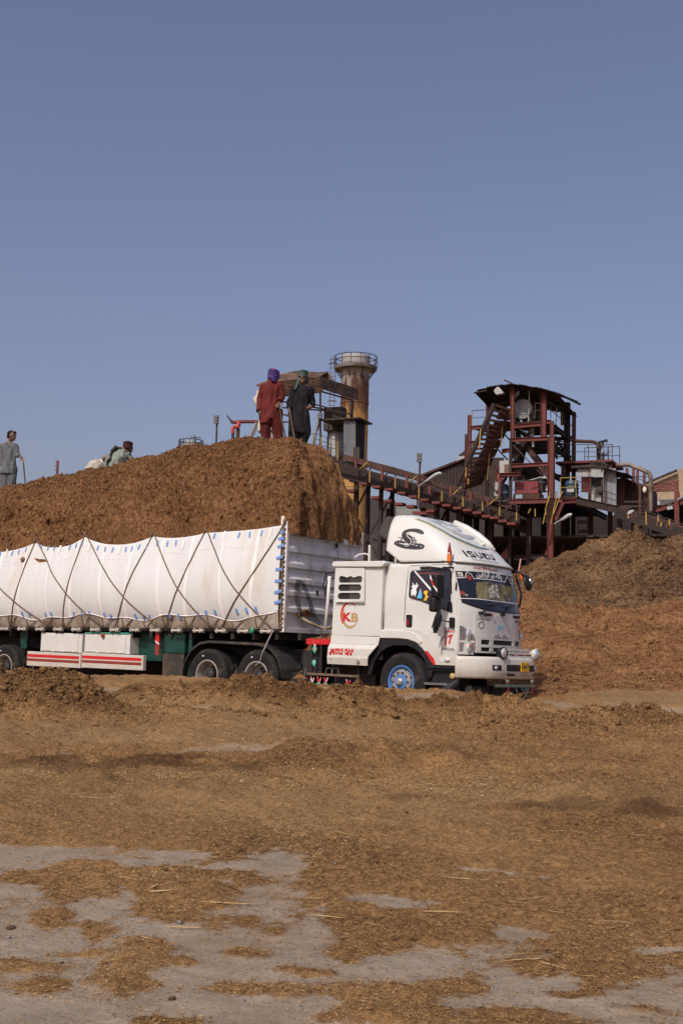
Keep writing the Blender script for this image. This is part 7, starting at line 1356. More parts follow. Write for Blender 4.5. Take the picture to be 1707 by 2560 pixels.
# handrails of the upper floors
tw.rail(((-6.7,18.55),(-5.58,18.57)), 2.6, 1.15, mp=M_yrail, step=1.6)
tw.rail([(c2[0]+0.2, 0.1, fl1+0.2), (-1.6, 0.1, fl1+0.2)], 0, 1.0); tw.rail([(-0.1, 0.2, fl1+0.4), (-0.1, 5.0, fl1+0.3)], 0, 1.1, mp=M_yrail, step=1.5); tw.rail([(-1.2, 0.1, fl1+0.4), (-0.1, 0.2, fl1+0.4)], 0, 1.1)
# drive head under the roof
m0 = (-2.27,19.28); tw.put(MB().cyl((m0[0]-0.1, 1.0, m0[1]), (m0[0]-0.1, 2.0, m0[1]), 0.72, n=24), 'drive_drum', M_galv, smooth=True, angle=40); tw.put(MB().cyl((m0[0]-1.0, 1.4, m0[1]-0.1), (m0[0]+1.2, 1.4, m0[1]-0.1), 0.26, n=14), 'drive_shaft', M_darksteel)
tw.sheet('chain_guard', ((-1.92,19.68),(-1.71,19.72),(-1.07,18.79),(-1.04,18.26),(-1.88,18.24)), 1.2, M_darksteel, 0.5); tw.sheet('drive_support', ((-2.48,18.89),(-1.96,18.86),(-2.02,18.32),(-2.59,18.35)), 1.6, M_brownsteel, 0.3); tw.pipe('vent_pipe', [A3(q, 0.6) for q in ((-1.78,20.56),(-1.76,19.31),(-1.83,18.13))], 0.05, M_palegalv)
tw.sheet('head_bracket', ((-2.78,20.29),(-2.43,20.48),(-2.46,20.27),(-2.73,19.96)), 0.3, M_galv, 0.2); tw.sheet('chain_box', ((-3.22,19.97),(-2.89,18.56),(-3.2,18.46)), 2.0, M_darksteel, 0.4); tw.sheet('gable_strut', ((-2.13,20.58),(-1.61,20.79),(-1.61,20.18),(-1.91,19.77),(-2.1,19.66)), 3.5, M_darksteel, 0.2)
gp = (-1.53,18.64); tw.put(MB().ball((gp[0], 0.9, gp[1]), 0.12, 8, 6), 'gauge', M_lamp)
hk = [A3(q, 1.0) for q in ((-1.61,17.84),(-1.56,16.47))]; tw.pipe('down_pipe', hk, 0.10, M_palegalv)
pz = [Vector((-0.15, y, z)) for y, z in ((2.34,19.59), (3.17,19.77), (3.78,19.75), (3.86,18.52))]; tw.pipe('gooseneck_vent', pz, 0.16, M_darksteel)
# chute between the floors and the dark hopper behind
tw.sheet('chute', ((-2.62,16.88),(-2.1,16.86),(-0.47,14.7),(-0.47,14.31),(-0.88,14.48),(-1.34,15.17)), 1.2, M_brownsteel, 0.9); tw.sheet('hopper', ((-3.54,17.25),(-0.86,17.13),(-0.85,16.53),(-2.86,16.62),(-3.09,15.54),(-3.53,16.04)), 2.6, M_darksteel, 1.2); tw.sheet('hopper', ((-3.78,15.52),(-1.08,15.42),(-1.07,14.4),(-3.77,14.49)), 3.5, M_darksteel, 0.5)
tw.beam('brace', A3((-2.78,16.54), 0.1), A3((-0.65,14.28), 0.1), 0.06, M_brownsteel); tw.beam('brace', A3((-1.59,13.94), 0.1), A3((-0.65,14.16), 0.1), 0.06, M_palegalv)
# stairs on the right flank
def stair(q0, q1, a, n, w=0.8):
    (y0, z0), (y1, z1) = q0, q1
    for e in (0, w): tw.beam('stair_stringer', (a-e, y0, z0), (a-e, y1, z1), 0.06, M_darksteel, 0.24)
    for k in range(n): t = (k+0.5)/n; tw.put(MB().box((a-w/2, y0+(y1-y0)*t, z0+(z1-z0)*t), (w-0.07, 0.26, 0.04)), 'tread', M_darksteel)
    tw.beam('stair_rail', (a-0.02, y0, z0+1.0), (a-0.02, y1, z1+1.0), 0.05, M_rail)
stair((2.8,17.47), (6.36,16.51), -0.4, 9); stair((11.96,19.15), (8.09,17.27), -1.4, 8)
# inclined slat elevator
LR0, LR1 = (-6.43,13.55), (-3.78,19.28); RR0, RR1 = (-5.5,14.03), (-3.01,19.23)
tw.put(MB().beam(A3(LR0, -1.4), A3(LR1, -1.4), 0.16, 0.22), 'elevator_rail', M_darksteel); tw.put(MB().beam(A3(RR0, 0.3), A3(RR1, 0.3), 0.14, 0.22), 'elevator_rail', M_brownsteel)
lk = MB(); d_ = A3(LR1, -1.35) - A3(LR0, -1.35)
for k in range(46): q_ = A3(LR0, -1.35) + d_*((k+0.5)/46); lk.box(q_ + Vector((0.16, 0, -0.05)), (0.16, 0.10, 0.10), (0, -0.9, 0))
tw.put(lk, 'drag_chain', M_darksteel)['kind'] = 'stuff'
for k in range(17):
    t = (k+0.6)/17; p0 = A3(LR0, -1.4).lerp(A3(LR1, -1.4), t); p1 = A3(RR0, 0.3).lerp(A3(RR1, 0.3), t); tw.put(MB().beam(p0 + Vector((0.25, 0.1, 0)), p1 + Vector((-0.05, 0, 0)), 0.10, 0.16), 'slat', mat('lit_slat', (0.13, 0.058, 0.040), 0.75, var=0.25))  # slat colour lightened to pass for sunlit faces
for k in range(8):
    t0, t1 = k/8+0.01, (k+1)/8-0.01; off = Vector((0.25, 0.75, -0.25)); q_ = [A3(LR0, -1.4).lerp(A3(LR1, -1.4), t0)+off, A3(RR0, 0.3).lerp(A3(RR1, 0.3), t0)+off*0.6, A3(RR0, 0.3).lerp(A3(RR1, 0.3), t1)+off*0.6, A3(LR0, -1.4).lerp(A3(LR1, -1.4), t1)+off]; dn = Vector((0.05, 0.05, -0.06)); tw.put(MB().add(q_ + [v + dn for v in q_], [(0, 1, 2, 3), (4, 7, 6, 5), (0, 4, 5, 1), (1, 5, 6, 2), (2, 6, 7, 3), (3, 7, 4, 0)]), 'trough_plate', M_brownsteel)
for x, y, h_ in ((565, 630, 2.4), (405, 960, 3.0), (275, 440, 0.0)):
    if h_: q_ = {565: (-3.58,17.88), 405: (-4.53,15.96)}[x]; tw.put(MB().beam((q_[0], 0.15, q_[1]), (q_[0]-0.12, 0.15, q_[1]-h_*0.62), 0.07), 'yellow_post', M_yrail)
for q_, e_ in (((-4.64,17.46),(-4.74,16.06)), ((-5.66,14.76),(-5.71,14.06)), ((-5.48,13.95),(-5.52,13.54))): tw.beam('yellow_post', A3(q_, -1.6), A3(e_, -1.6), 0.08, M_yrail)
for k in range(5): t = k/5+0.1; p1 = A3(RR0, 0.3).lerp(A3(RR1, 0.3), t); tw.beam('elevator_brace', p1, p1 + Vector((1.3, 0.4, -1.5)), 0.10, M_darksteel); tw.beam('elevator_brace', p1 + Vector((1.3, 0.4, -1.5)), p1 + Vector((1.9, 0.4, 0.6)), 0.08, M_darksteel)
tw.beam('elevator_chord', A3(RR0, 0.7) + Vector((1.4, 0, -0.9)), A3(RR1, 0.7) + Vector((1.4, 0, -1.6)), 0.18, M_darksteel)
# operating deck with its red edge beam, below it the dark under-structure
zd = (-1.21,12.3)[1]; xdl, xdr = (-2.67,12.34)[0], (2.03,12.27)[0]
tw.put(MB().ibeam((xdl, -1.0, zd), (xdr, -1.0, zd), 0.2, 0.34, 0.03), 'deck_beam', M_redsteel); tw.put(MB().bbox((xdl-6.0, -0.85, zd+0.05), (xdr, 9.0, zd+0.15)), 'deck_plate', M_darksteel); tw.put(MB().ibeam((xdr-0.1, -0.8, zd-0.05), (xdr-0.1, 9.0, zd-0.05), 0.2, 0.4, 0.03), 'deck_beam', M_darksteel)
tw.rail([(xdl, -0.95, zd+0.18), (c1[0]-0.4, -0.95, zd+0.18)], 0, 1.3, step=2.0); tw.rail([(c1[0]+0.9, -0.95, zd+0.18), (xdr, -0.95, zd+0.18)], 0, 1.4, M_yrail, M_yrail, step=1.5)
# lower columns, bracing and ladder under the deck
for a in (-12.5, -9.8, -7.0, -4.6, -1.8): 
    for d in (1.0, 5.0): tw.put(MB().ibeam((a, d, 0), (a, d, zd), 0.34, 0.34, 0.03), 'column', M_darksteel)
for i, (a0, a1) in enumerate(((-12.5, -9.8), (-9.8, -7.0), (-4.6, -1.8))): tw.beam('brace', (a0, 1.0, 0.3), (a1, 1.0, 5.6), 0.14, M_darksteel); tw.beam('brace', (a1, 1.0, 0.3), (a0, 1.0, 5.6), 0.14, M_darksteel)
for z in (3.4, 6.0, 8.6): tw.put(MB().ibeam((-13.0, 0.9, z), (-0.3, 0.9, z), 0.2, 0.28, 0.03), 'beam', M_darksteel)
for k, (a, z, w_) in enumerate(((-9.2, 6.9, 0.9), (-4.2, 8.2, 0.8), (-1.2, 7.4, 1.0), (-1.0, 6.4, 1.1), (-6.3, 7.3, 0.8))): tw.put(MB().bbox((a-w_/2, -0.6, z), (a+w_/2, 0.5, z+0.3)), 'bracket', M_redsteel)
for q0, q1, d in ((*((-4.04,8.42),(-3.18,9.18)), 0.4), ): tw.put(MB().prism(((-4.1,8.3),(-3.72,8.0),(-3.11,8.53),(-3.18,9.24)), lambda a, b, h: Vector((a, h, b)), 0.4, 0.7), 'inclined_duct', M_redsteel)
la = (-0.02,11.86); lb = (-0.19,10.96)
for e in (0.0, 0.55): tw.beam('ladder_side', (la[0]+e+0.3, -1.3, la[1]+1.0), (lb[0]+e, -1.3, lb[1]-0.3), 0.06, M_yrail)
for k in range(16): t = k/16; tw.put(MB().beam((la[0]+0.3*(1-t)+(lb[0]-la[0])*t, -1.3, la[1]+1.0+(lb[1]-0.3-la[1]-1.0)*t), (la[0]+0.55+0.3*(1-t)+(lb[0]-la[0])*t, -1.3, la[1]+1.0+(lb[1]-0.3-la[1]-1.0)*t), 0.05), 'rung', M_brownsteel)
for q0, q1 in (((1.18,12.13),(0.67,10.96)), ): tw.put(MB().ibeam(A3(q0, -1.2), A3(q1, -1.2), 0.18, 0.24, 0.03), 'brace', M_redsteel)
for q0, q1 in (((0.58,11.33),(0.94,12.31)), ((0.06,11.85),(0.31,12.55)), ((0.91,12.28),(1.22,12.89)), ((-0.71,11.19),(-0.71,11.7)), ((0.04,11.28),(0.02,11.79)), ((-2.02,11.39),(-2.02,11.96)), ((-1.2,11.42),(-1.03,11.73))): tw.beam('yellow_rail', A3(q0, -1.4), A3(q1, -1.4), 0.07, M_yrail)

# --- machines and cabinets on the deck, each a thing of its own
def cabinet(name, label, cat, poly, d, th, m, extra=None):
    a = sum(p_[0] for p_ in poly)/len(poly); z = min(p_[1] for p_ in poly); P = Plant(name, label, cat, a, d, z); P.sheet('housing', poly, d, m, th); return P
rc = cabinet('cabinet', 'large crimson cabinet on the tower deck behind the yellow rail', 'cabinet', ((-2.71,13.95),(-1.07,13.94),(-1.05,13.1),(-2.68,13.11)), 0.6, 1.0, M_cab); rc.sheet('base', ((-2.82,13.08),(-0.92,13.06),(-0.92,12.6),(-2.88,12.63)), 0.5, M_brownsteel, 1.1); rc.sheet('pale_plate', ((-2.64,13.0),(-2.15,13.0),(-2.14,12.71),(-2.64,12.71)), 0.4, mat('pale_blue_plate', (0.22, 0.30, 0.33), 0.6, var=0.3), 0.08)
pw_ = cabinet('control_panel', 'pale grey control box with rusty window on a red shelf of the tower', 'control box', ((-3.74,15.4),(-2.94,15.43),(-2.92,14.49),(-3.71,14.49)), 0.0, 0.8, M_palegalv); pw_.sheet('window', ((-3.37,15.11),(-2.92,15.12),(-2.91,14.48),(-3.36,14.48)), -0.06, M_rustsheet, 0.05); pw_.sheet('side_cover', ((-2.93,15.1),(-2.43,15.11),(-2.22,14.78),(-2.24,14.46),(-2.92,14.49)), 0.2, M_brownsteel, 0.5); pw_.put(MB().ibeam(A3((-3.71,14.38), -0.1), A3((-2.13,14.35), -0.1), 0.3, 0.24, 0.03), 'shelf_beam', M_redsteel); pw_.put(MB().beam(A3((-3.68,14.29), -0.1), A3((-3.66,12.8), -0.1), 0.16), 'shelf_post', M_redsteel); pw_.put(MB().beam(A3((-3.61,13.91), -0.1), A3((-3.23,14.26), -0.1), 0.12), 'shelf_brace', M_redsteel)
pk = cabinet('panel', 'faded pink panel standing left of the control box', 'panel', ((-4.45,15.14),(-4.11,15.15),(-4.1,14.17),(-4.44,14.15)), 1.2, 0.3, M_pinkpanel); gy = cabinet('panel', 'grey green panel below the faded pink one', 'panel', ((-4.46,14.06),(-4.09,14.07),(-4.09,13.01),(-4.46,13.05)), 1.2, 0.3, M_palegalv)
def motor(label, qs, d, m):
    (a0, z1), (a1, z0) = qs; P = Plant('motor', label, 'motor', (a0+a1)/2, d, z0); r_ = (a1-a0)/2; c = (a0+a1)/2
    P.put(MB().lathe([(r_*0.82, 0), (r_, 0.06), (r_, (z1-z0)*0.8), (r_*0.8, (z1-z0)*0.93), (0, z1-z0)], (c, d, z0), (0, 0, 1), 18), 'housing', m, smooth=True, angle=40)
    for k in range(3): P.put(MB().lathe([(r_+0.01, 0), (r_+0.05, 0.02), (r_+0.05, 0.10), (r_+0.01, 0.12)], (c, d, z0 + (z1-z0)*(0.2+0.22*k)), (0, 0, 1), 18), 'cooling_rib', m, smooth=True, angle=40)
    P.put(MB().bbox((a0-0.05, d-r_, z0-0.12), (a1+0.05, d+r_, z0)), 'foot', M_darksteel); P.put(MB().box((c+0.05, d-r_-0.04, z0+0.35), (0.5, 0.1, 0.25)), 'terminal_box', M_palegalv if d < 0.5 else m); return P
motor('small blue motor left of the crimson cabinet', ((-3.84,13.86), (-3.27,12.85)), 0.8, M_tankblue); motor('big blue motor on the right end of the tower deck', ((0.97,13.89), (1.89,12.73)), 0.2, M_tankblue)
mr_ = cabinet('machine', 'white and black machine between the cabinet and the corner column', 'machine', ((-1.04,13.9),(-0.42,13.96),(-0.35,13.26),(-1.06,13.22)), 0.8, 0.6, M_darksteel); mr_.sheet('white_cover', ((-0.51,13.62),(-0.33,13.64),(-0.33,13.23),(-0.51,13.22)), 0.6, M_lamp, 0.1)
def pend(label, q, d, r=0.28):
    P = Plant('pendant_lamp', label, 'lamp', q[0], d, q[1]); P.put(MB().lathe([(0.04, 0.22), (0.07, 0.16), (r, 0.0), (r-0.02, -0.01)], (q[0], d, q[1]), (0, 0, 1), 16), 'shade', M_lamp, smooth=True, angle=60); P.put(MB().beam((q[0], d, q[1]+0.2), (q[0], d, q[1]+0.9), 0.04), 'stem', M_rail)
pend('round white shaded lamp hanging in the middle bay of the tower', (-2.61,16.61), 0.5); pend('white shaded lamp above the machine by the corner column', (-0.54,14.05), 0.3, 0.3)
fl_ = Plant('floodlight', 'white floodlight hood under the tower roof', 'floodlight', (-3.64,20.24)[0], -0.9, (-3.64,20.24)[1]); fl_.put(MB().prism(((-3.97,20.32),(-3.76,20.58),(-3.58,20.58),(-3.26,20.16),(-3.28,20.09),(-3.79,20.02)), lambda a, b, h: Vector((a, h, b)), -0.9, -0.5), 'hood', M_lamp, bevel=0.05); fl_.put(MB().beam(A3((-3.86,20.66), -0.8), A3((-3.92,20.7), -0.8), 0.1), 'bracket', M_rail)

# --- main sloping conveyor from the shelter down to the tower
cv = Plant('conveyor', 'long dark sloping conveyor gallery on red trestles with yellow posts', 'conveyor', (-9.1,13.41)[0], -2, 0)
T0 = [((-16.15,15.51),(-13.78,14.9),(-12.85,14.63),(-10.87,14.07),(-9.01,13.54),(-6.61,12.75),(-4.27,11.94),(-1.65,11.15))][0]
def line(pts, d, dz=0.0): return [Vector((a, d, z+dz)) for a, z in pts]
for d_, h_, m_, nm in ((-2.0, 0.16, M_darksteel, 'walkway_edge'), (-0.9, 0.16, M_darksteel, 'walkway_edge')):
    for p0, p1 in zip(line(T0, d_)[:-1], line(T0, d_)[1:]): cv.put(MB().beam(p0, p1, 0.12, h_), nm, m_)
ST = [((-15.65,16.02),(-14.4,15.66),(-9.64,14.29),(-7.11,13.42),(-4.73,12.63),(-2.06,11.81))][0]
for p0, p1 in zip(line(ST, -0.6)[:-1], line(ST, -0.6)[1:]): cv.put(MB().beam(p0 + Vector((0, 0, 0.05)), p1 + Vector((0, 0, 0.05)), 0.08, 0.42), 'belt_stringer', M_brownsteel); cv.put(MB().beam(p0 + Vector((0, 1.4, 0.05)), p1 + Vector((0, 1.4, 0.05)), 0.08, 0.42), 'belt_stringer', M_brownsteel); cv.put(MB().beam(p0 + Vector((0, 0.7, 0.12)), p1 + Vector((0, 0.7, 0.12)), 1.2, 0.05), 'belt', M_rail)
GD = [((-15.74,15.05),(-14.12,14.64),(-9.3,13.27),(-6.88,12.49),(-4.52,11.72),(-1.88,10.83))][0]
for p0, p1 in zip(line(GD, -1.2)[:-1], line(GD, -1.2)[1:]): cv.put(MB().beam(p0 + Vector((0, 0, -0.15)), p1 + Vector((0, 0, -0.15)), 0.3, 0.9), 'girder', M_darksteel); cv.put(MB().beam(p0 + Vector((0, 2.4, -0.15)), p1 + Vector((0, 2.4, -0.15)), 0.3, 0.9), 'girder', M_darksteel); cv.put(MB().beam(p0 + Vector((0, 1.2, 0.3)), p1 + Vector((0, 1.2, 0.3)), 2.6, 0.06), 'gallery_floor', M_darksteel)
HR = [((-14.04,15.69),(-12.87,15.4),(-10.88,14.85),(-9.03,14.26),(-6.63,13.38),(-4.28,12.67),(-1.66,11.84))][0]
for p0, p1 in zip(line(HR, -2.0)[:-1], line(HR, -2.0)[1:]): cv.put(MB().beam(p0, p1, 0.05), 'handrail', M_rail); cv.put(MB().beam(p0 + Vector((0, 0, -0.55)), p1 + Vector((0, 0, -0.55)), 0.04), 'handrail', M_rail)
for i, (q0, q1) in enumerate((((-12.84,15.37),(-12.85,13.87)), ((-10.86,14.83),(-10.85,13.36)), ((-9.07,14.25),(-9.02,12.56)), ((-7.29,13.6),(-7.29,12.3)), ((-5.73,13.14),(-5.72,11.89)), ((-4.29,12.68),(-4.29,11.57)), ((-3.05,12.28),(-3.05,11.21)), ((-1.83,11.92),(-1.84,10.82)))):
    zm = q1[1] + (q0[1]-q1[1])*0.55; cv.put(MB().beam((q0[0], -2.05, zm), (q0[0], -2.05, q0[1]), 0.07), 'rail_post', M_rail); cv.put(MB().beam((q1[0], -2.05, q1[1]), (q1[0], -2.05, zm), 0.08), 'rail_post', M_yrail)
    cv.put(MB().beam((q0[0]-0.95, -1.95, zm+0.1), (q0[0]-0.15, -1.95, zm+0.75), 0.08), 'knee_brace', M_yrail if i % 2 == 0 else M_brownsteel)
for q0, q1 in (((-13.99,15.6),(-13.99,14.95)), ((-11.92,15.0),(-11.89,13.93)), ((-10.0,14.38),(-9.97,13.36)), ((-9.09,14.11),(-9.1,13.54)), ((-8.25,13.77),(-8.23,12.88)), ((-6.64,13.38),(-6.65,12.63)), ((-5.16,12.96),(-5.17,12.3)), ((-3.92,12.43),(-3.93,11.94))): cv.put(MB().beam(A3(q0, -2.0), A3(q1, -2.0), 0.16), 'idler_post', M_redsteel)
for q_ in (((-13.34,13.77),(-12.29,13.51),(-11.29,13.3),(-10.34,13.0),(-9.44,12.72),(-8.56,12.46),(-7.69,12.24),(-6.9,12.03),(-6.1,11.82),(-5.36,11.66),(-4.65,11.45),(-3.96,11.2),(-3.39,11.08),(-2.8,10.84),(-2.17,10.65))): cv.put(MB().bbox((q_[0]-0.32, -2.2, q_[1]-0.09), (q_[0]+0.30, -1.3, q_[1]+0.08)), 'cross_beam', M_redsteel)
for q_ in (((-14.46,13.35),(-12.51,12.79),(-11.53,12.51),(-10.67,12.27),(-9.8,12.08),(-8.25,11.71))): cv.put(MB().bbox((q_[0]-0.32, -1.8, q_[1]-0.10), (q_[0]+0.30, -1.0, q_[1]+0.09)), 'cross_beam', M_redsteel)
for x in (-14.3,-12.35,-8.01,-6.24):
    zt_ = float(np.interp(x, [q_[0] for q_ in GD], [q_[1] for q_ in GD])) - 0.4
    for d_ in (-1.0, 1.2): cv.put(MB().ibeam((x, d_, 0), (x, d_, zt_), 0.26, 0.26, 0.03), 'trestle_leg', M_darksteel)
    cv.put(MB().beam((x, -1.0, zt_-2.2), (x, 1.2, zt_-0.2), 0.10), 'trestle_brace', M_darksteel)
xa, xb = (-14.3,-12.35); 
for zz in (1.0, 4.6, 8.2): cv.put(MB().beam((xa, -1.0, zz), (xb, -1.0, zz+3.4), 0.10), 'trestle_brace', M_darksteel); cv.put(MB().beam((xb, -1.0, zz), (xa, -1.0, zz+3.4), 0.10), 'trestle_brace', M_darksteel)
cv.put(MB().beam(A3((-9.65,11.61), -1.5), A3((-8.09,11.55), -1.5), 0.3, 0.22), 'service_beam', M_redsteel)

# --- shelter at the head of the conveyor
sh_ = Plant('shelter', 'small open operator shelter with corrugated rusty roof and railings at the conveyor head', 'shelter', (-17.84,16.73)[0], 0, (-17.84,16.73)[1])
D0, D1_ = 0.0, 4.2
A_, B_, C_1 = A3((-21.55,22.36), 0), A3((-18.03,22.46), 0), A3((-21.21,21.14), 0); sh_.corr('roof_sheet', A_, C_1, B_, M_rustsheet, 11, 0.045)
A_, B_, C_1 = A3((-18.0,22.46), 0), A3((-14.85,21.35), 0), A3((-17.97,21.54), 0); sh_.corr('roof_sheet', A_, C_1, B_, M_darksheet, 8, 0.045)
for (x0, x1) in ((0.0, 0.25), (0.25, 0.5), (0.5, 0.75), (0.75, 1.0)):
    a0, a1 = A3((-24.08,22.44), 1.0), A3((-22.72,23.52), 2.5); b0, b1 = A3((-21.55,22.36), 0), A3((-18.03,22.5), 0); sh_.corr('roof_sheet', b0.lerp(b1, x0), b0.lerp(b1, x1), A3((-24.91,23.06), 3.0).lerp(A3((-18.8,23.51), 3.0), x0) + Vector((0.8, 0, 0.15)), M_rustsheet, 4, 0.04)
sh_.put(MB().prism(((-24.94,22.84),(-24.09,23.08),(-22.89,23.56),(-21.4,23.77),(-18.61,23.41),(-18.43,23.29),(-18.13,22.8),(-19.19,23.04),(-22.76,23.05),(-23.95,22.69),(-24.87,22.72)), lambda a, b, h: Vector((a, h, b)), 2.6, 2.75), 'roof_trim', M_rustsheet)
for q0, q1, d_ in ((*((-18.03,21.57),(-17.85,16.64)), 0.1), (*((-16.2,21.0),(-16.18,19.54)), 2.0), (*((-18.53,20.69),(-18.48,16.98)), 3.0), ((-21.94,21.77), ((-21.94,21.77)[0], 0.0), 3.0)): sh_.put(MB().beam(A3(q0, d_), A3(q1, d_), 0.12 if d_ < 1 else 0.2), 'post', M_darksteel)
for q0, q1, d_ in ((*((-21.7,20.96),(-15.73,19.62)), 1.0), (*((-21.68,20.48),(-17.55,19.98)), 1.0), (*((-18.76,20.5),(-17.26,20.05)), 0.6), (*((-21.51,21.3),(-18.27,21.42)), 0.6), (*((-18.25,21.48),(-15.58,20.63)), 0.6), (*((-21.76,19.99),(-19.57,19.28)), 1.2), (*((-23.83,19.5),(-21.09,19.33)), 1.2)): sh_.beam('rail', A3(q0, d_), A3(q1, d_), 0.11, M_darksteel)
for q0, q1 in (((-18.68,17.93),(-18.0,17.95)), ((-18.0,17.95),(-15.63,17.15)), ((-18.03,17.15),(-15.61,16.53)), ((-17.98,17.57),(-16.62,17.04))): sh_.beam('rail', A3(q0, -0.6), A3(q1, -0.6), 0.05, M_rail)
for q0, q1, m_ in ((*((-18.13,17.88),(-18.16,16.85)), M_yrail), (*((-17.5,17.65),(-17.47,16.61)), M_yrail), (*((-16.13,17.27),(-16.09,15.84)), M_yrail), (*((-16.98,17.62),(-16.96,16.49)), M_rail)): sh_.beam('rail_post', A3(q0, -0.6), A3(q1, -0.6), 0.07, m_)
for q0, q1 in (((-18.04,19.34),(-18.47,17.07)), ((-23.35,19.2),(-24.03,17.84))): sh_.beam('strut', A3(q0, 0.0), A3(q1, 0.0), 0.16, M_galv)
sh_.put(MB().prism(((-18.28,16.89),(-15.68,15.8),(-15.66,15.39),(-16.0,15.45),(-18.27,16.57)), lambda a, b, h: Vector((a, h, b)), -0.4, 3.5), 'floor', M_darksteel)
bo = Plant('booth', 'narrow grey corrugated booth with a flat roof beside the shelter', 'booth', (-15.4,15.44)[0], 0, (-15.4,15.44)[1]); q0, q1, q2 = ((-15.83,18.91),(-14.85,18.83),(-15.73,15.51)); bo.corr('wall', A3(q0, -0.3), A3(q1, -0.3), A3(q2, -0.3), M_galv, 9, 0.03); bo.put(MB().bbox((q0[0]+0.05, -0.2, q2[1]), (q1[0]-0.02, 1.6, q0[1])), 'shell', M_darksteel); r0, r1 = ((-17.57,18.99),(-14.45,18.85)); bo.put(MB().bbox((r0[0], -0.6, r0[1]-0.06), (r1[0], 2.0, r0[1]+0.06)), 'roof', M_darksheet); bo.put(MB().box(A3((-14.61,16.27), -0.4), (0.5, 0.3, 1.0)), 'control_box', M_rail)
tk = Plant('tank', 'white rounded tank standing behind the booth by the shelter', 'tank', (-17.54,16.38)[0], 2.5, (-17.54,16.38)[1]); q0, q1 = ((-18.21,18.59),(-16.94,16.36)); tk.put(MB().lathe([((q1[0]-q0[0])/2, 0), ((q1[0]-q0[0])/2, (q0[1]-q1[1])*0.9), ((q1[0]-q0[0])*0.42, q0[1]-q1[1]), (0, q0[1]-q1[1]+0.08)], ((q0[0]+q1[0])/2, 2.5, q1[1]), (0, 0, 1), 20), 'shell', M_palegalv, smooth=True, angle=40); tk.put(MB().box(((q0[0]+q1[0])/2, 2.0, q0[1]+0.9), (1.5, 1.0, 1.8)), 'louvre_top', M_rail)
fmn = Plant('fire_monitor', 'red fire hose monitor and pipe on the roof edge left of the workers', 'fire monitor', (-26.28,18.4)[0], 2, (-26.28,18.4)[1]); fmn.pipe('pipe', [A3(q, 2) for q in ((-24.07,19.67),(-25.97,19.77),(-26.4,19.73),(-26.71,19.8))], 0.14, M_redsteel); fmn.pipe('elbow', [A3(q, 1.9) for q in ((-26.09,19.71),(-25.92,19.54),(-25.99,19.32),(-26.32,19.37),(-26.5,19.18),(-26.48,18.85))], 0.15, mat('monitor_red', (0.42, 0.06, 0.04), 0.5, var=0.2)); fmn.pipe('nozzle', [A3(q, 1.9) for q in ((-26.65,19.8),(-26.91,20.11),(-27.08,20.32))], [0.10, 0.07, 0.06], M_rail); fmn.pipe('stand', [A3(q, 1.9) for q in ((-26.48,18.91),(-26.46,18.24))], 0.13, M_rail); fmn.pipe('stand', [A3(q, 2.1) for q in ((-26.14,19.22),(-26.13,18.39))], 0.16, M_brownsteel); fmn.put(MB().prism(((-26.33,18.49),(-24.01,18.46),(-23.99,18.0),(-26.31,18.05)), lambda a, b, h: Vector((a, h, b)), 2.2, 2.6), 'red_curb', M_redsteel); fmn.beam('strut', A3((-24.14,19.52), 1.8), A3((-24.84,18.14), 1.8), 0.13, M_galv)
a0, a1 = (-26.32,18.46), (-24.18,18.36)
for a in (a0[0], a1[0]):
    for d in (1.9, 2.9): fmn.put(MB().beam((a, d, 0), (a, d, a0[1]), 0.16), 'leg', M_darksteel)
fmn.put(MB().bbox((a0[0]-0.3, 1.75, a0[1]-0.4), (a1[0]+0.3, 3.05, a0[1]-0.25)), 'platform', M_darksteel)
for a in ((-18.23,16.64)[0], (-16.02,15.72)[0]):
    for d in (0.0, 2.8): sh_.put(MB().ibeam((a, d, 0), (a, d, (-18.23,16.48)[1]), 0.24, 0.24, 0.03), 'leg', M_darksteel)
def mast(label, base, top, d, n=3, foot=False):
    P = Plant('floodlight_mast', label, 'floodlight mast', base[0], d, base[1]); P.put(MB().beam((base[0], d, 0) if foot else A3(base, d), A3(top, d), 0.11), 'pole', M_rail)
    for k in range(n): P.put(MB().box((top[0]-0.02, d-0.15, top[1]+0.05+0.23*k), (0.34, 0.22, 0.18), (0.25, 0, 0.2)), 'lamp_head', M_galv)
    P.put(MB().box((top[0]-0.05, d+0.04, top[1]+0.05+0.115*(n-1)), (0.3, 0.10, 0.23*n)), 'frame', M_rail)
mast('floodlight mast left of the fire monitor above the load', (-27.44,17.63), (-27.46,19.54), 1, 3, True); mast('floodlight mast standing on the middle of the sloping conveyor', (-9.13,13.57), (-9.08,15.27), -1.8); mast('leaning floodlight mast on the shelter railing behind the man in black', (-17.74,18.14), (-17.51,19.08), -0.8, 2)

# --- street lamps: cobra heads on arms
def cobra(label, pts, base, d):
    P = Plant('street_lamp', label, 'street lamp', base[0], d, base[1]); P.pipe('arm', [A3(base, d)] + [A3(q, d) for q in pts[:2]], 0.06, M_galv); q = [A3(p_, d) for p_ in pts[1:]]; P.put(MB().tube(sub([tuple(v) for v in q], 4), [0.05] + [0.05 + 0.085*math.sin(math.pi*min(1, (i+1)/(4*(len(q)-1))*0.9)) for i in range(4*(len(q)-1)-1)] + [0.10], 10), 'lamp_head', M_lamp, smooth=True)
cobra('pale lamp head reaching up over the middle of the conveyor', ((-8.81,13.51),(-8.53,13.71),(-8.2,13.89),(-7.76,14.17),(-7.41,14.29),(-7.3,14.22)), (-8.99,13.41), -2.3); cobra('pale lamp head on an arm below the right end of the tower deck', ((1.09,10.63),(1.32,10.73),(1.6,10.89),(1.9,11.08),(2.12,11.13)), (0.93,10.49), -2.5)

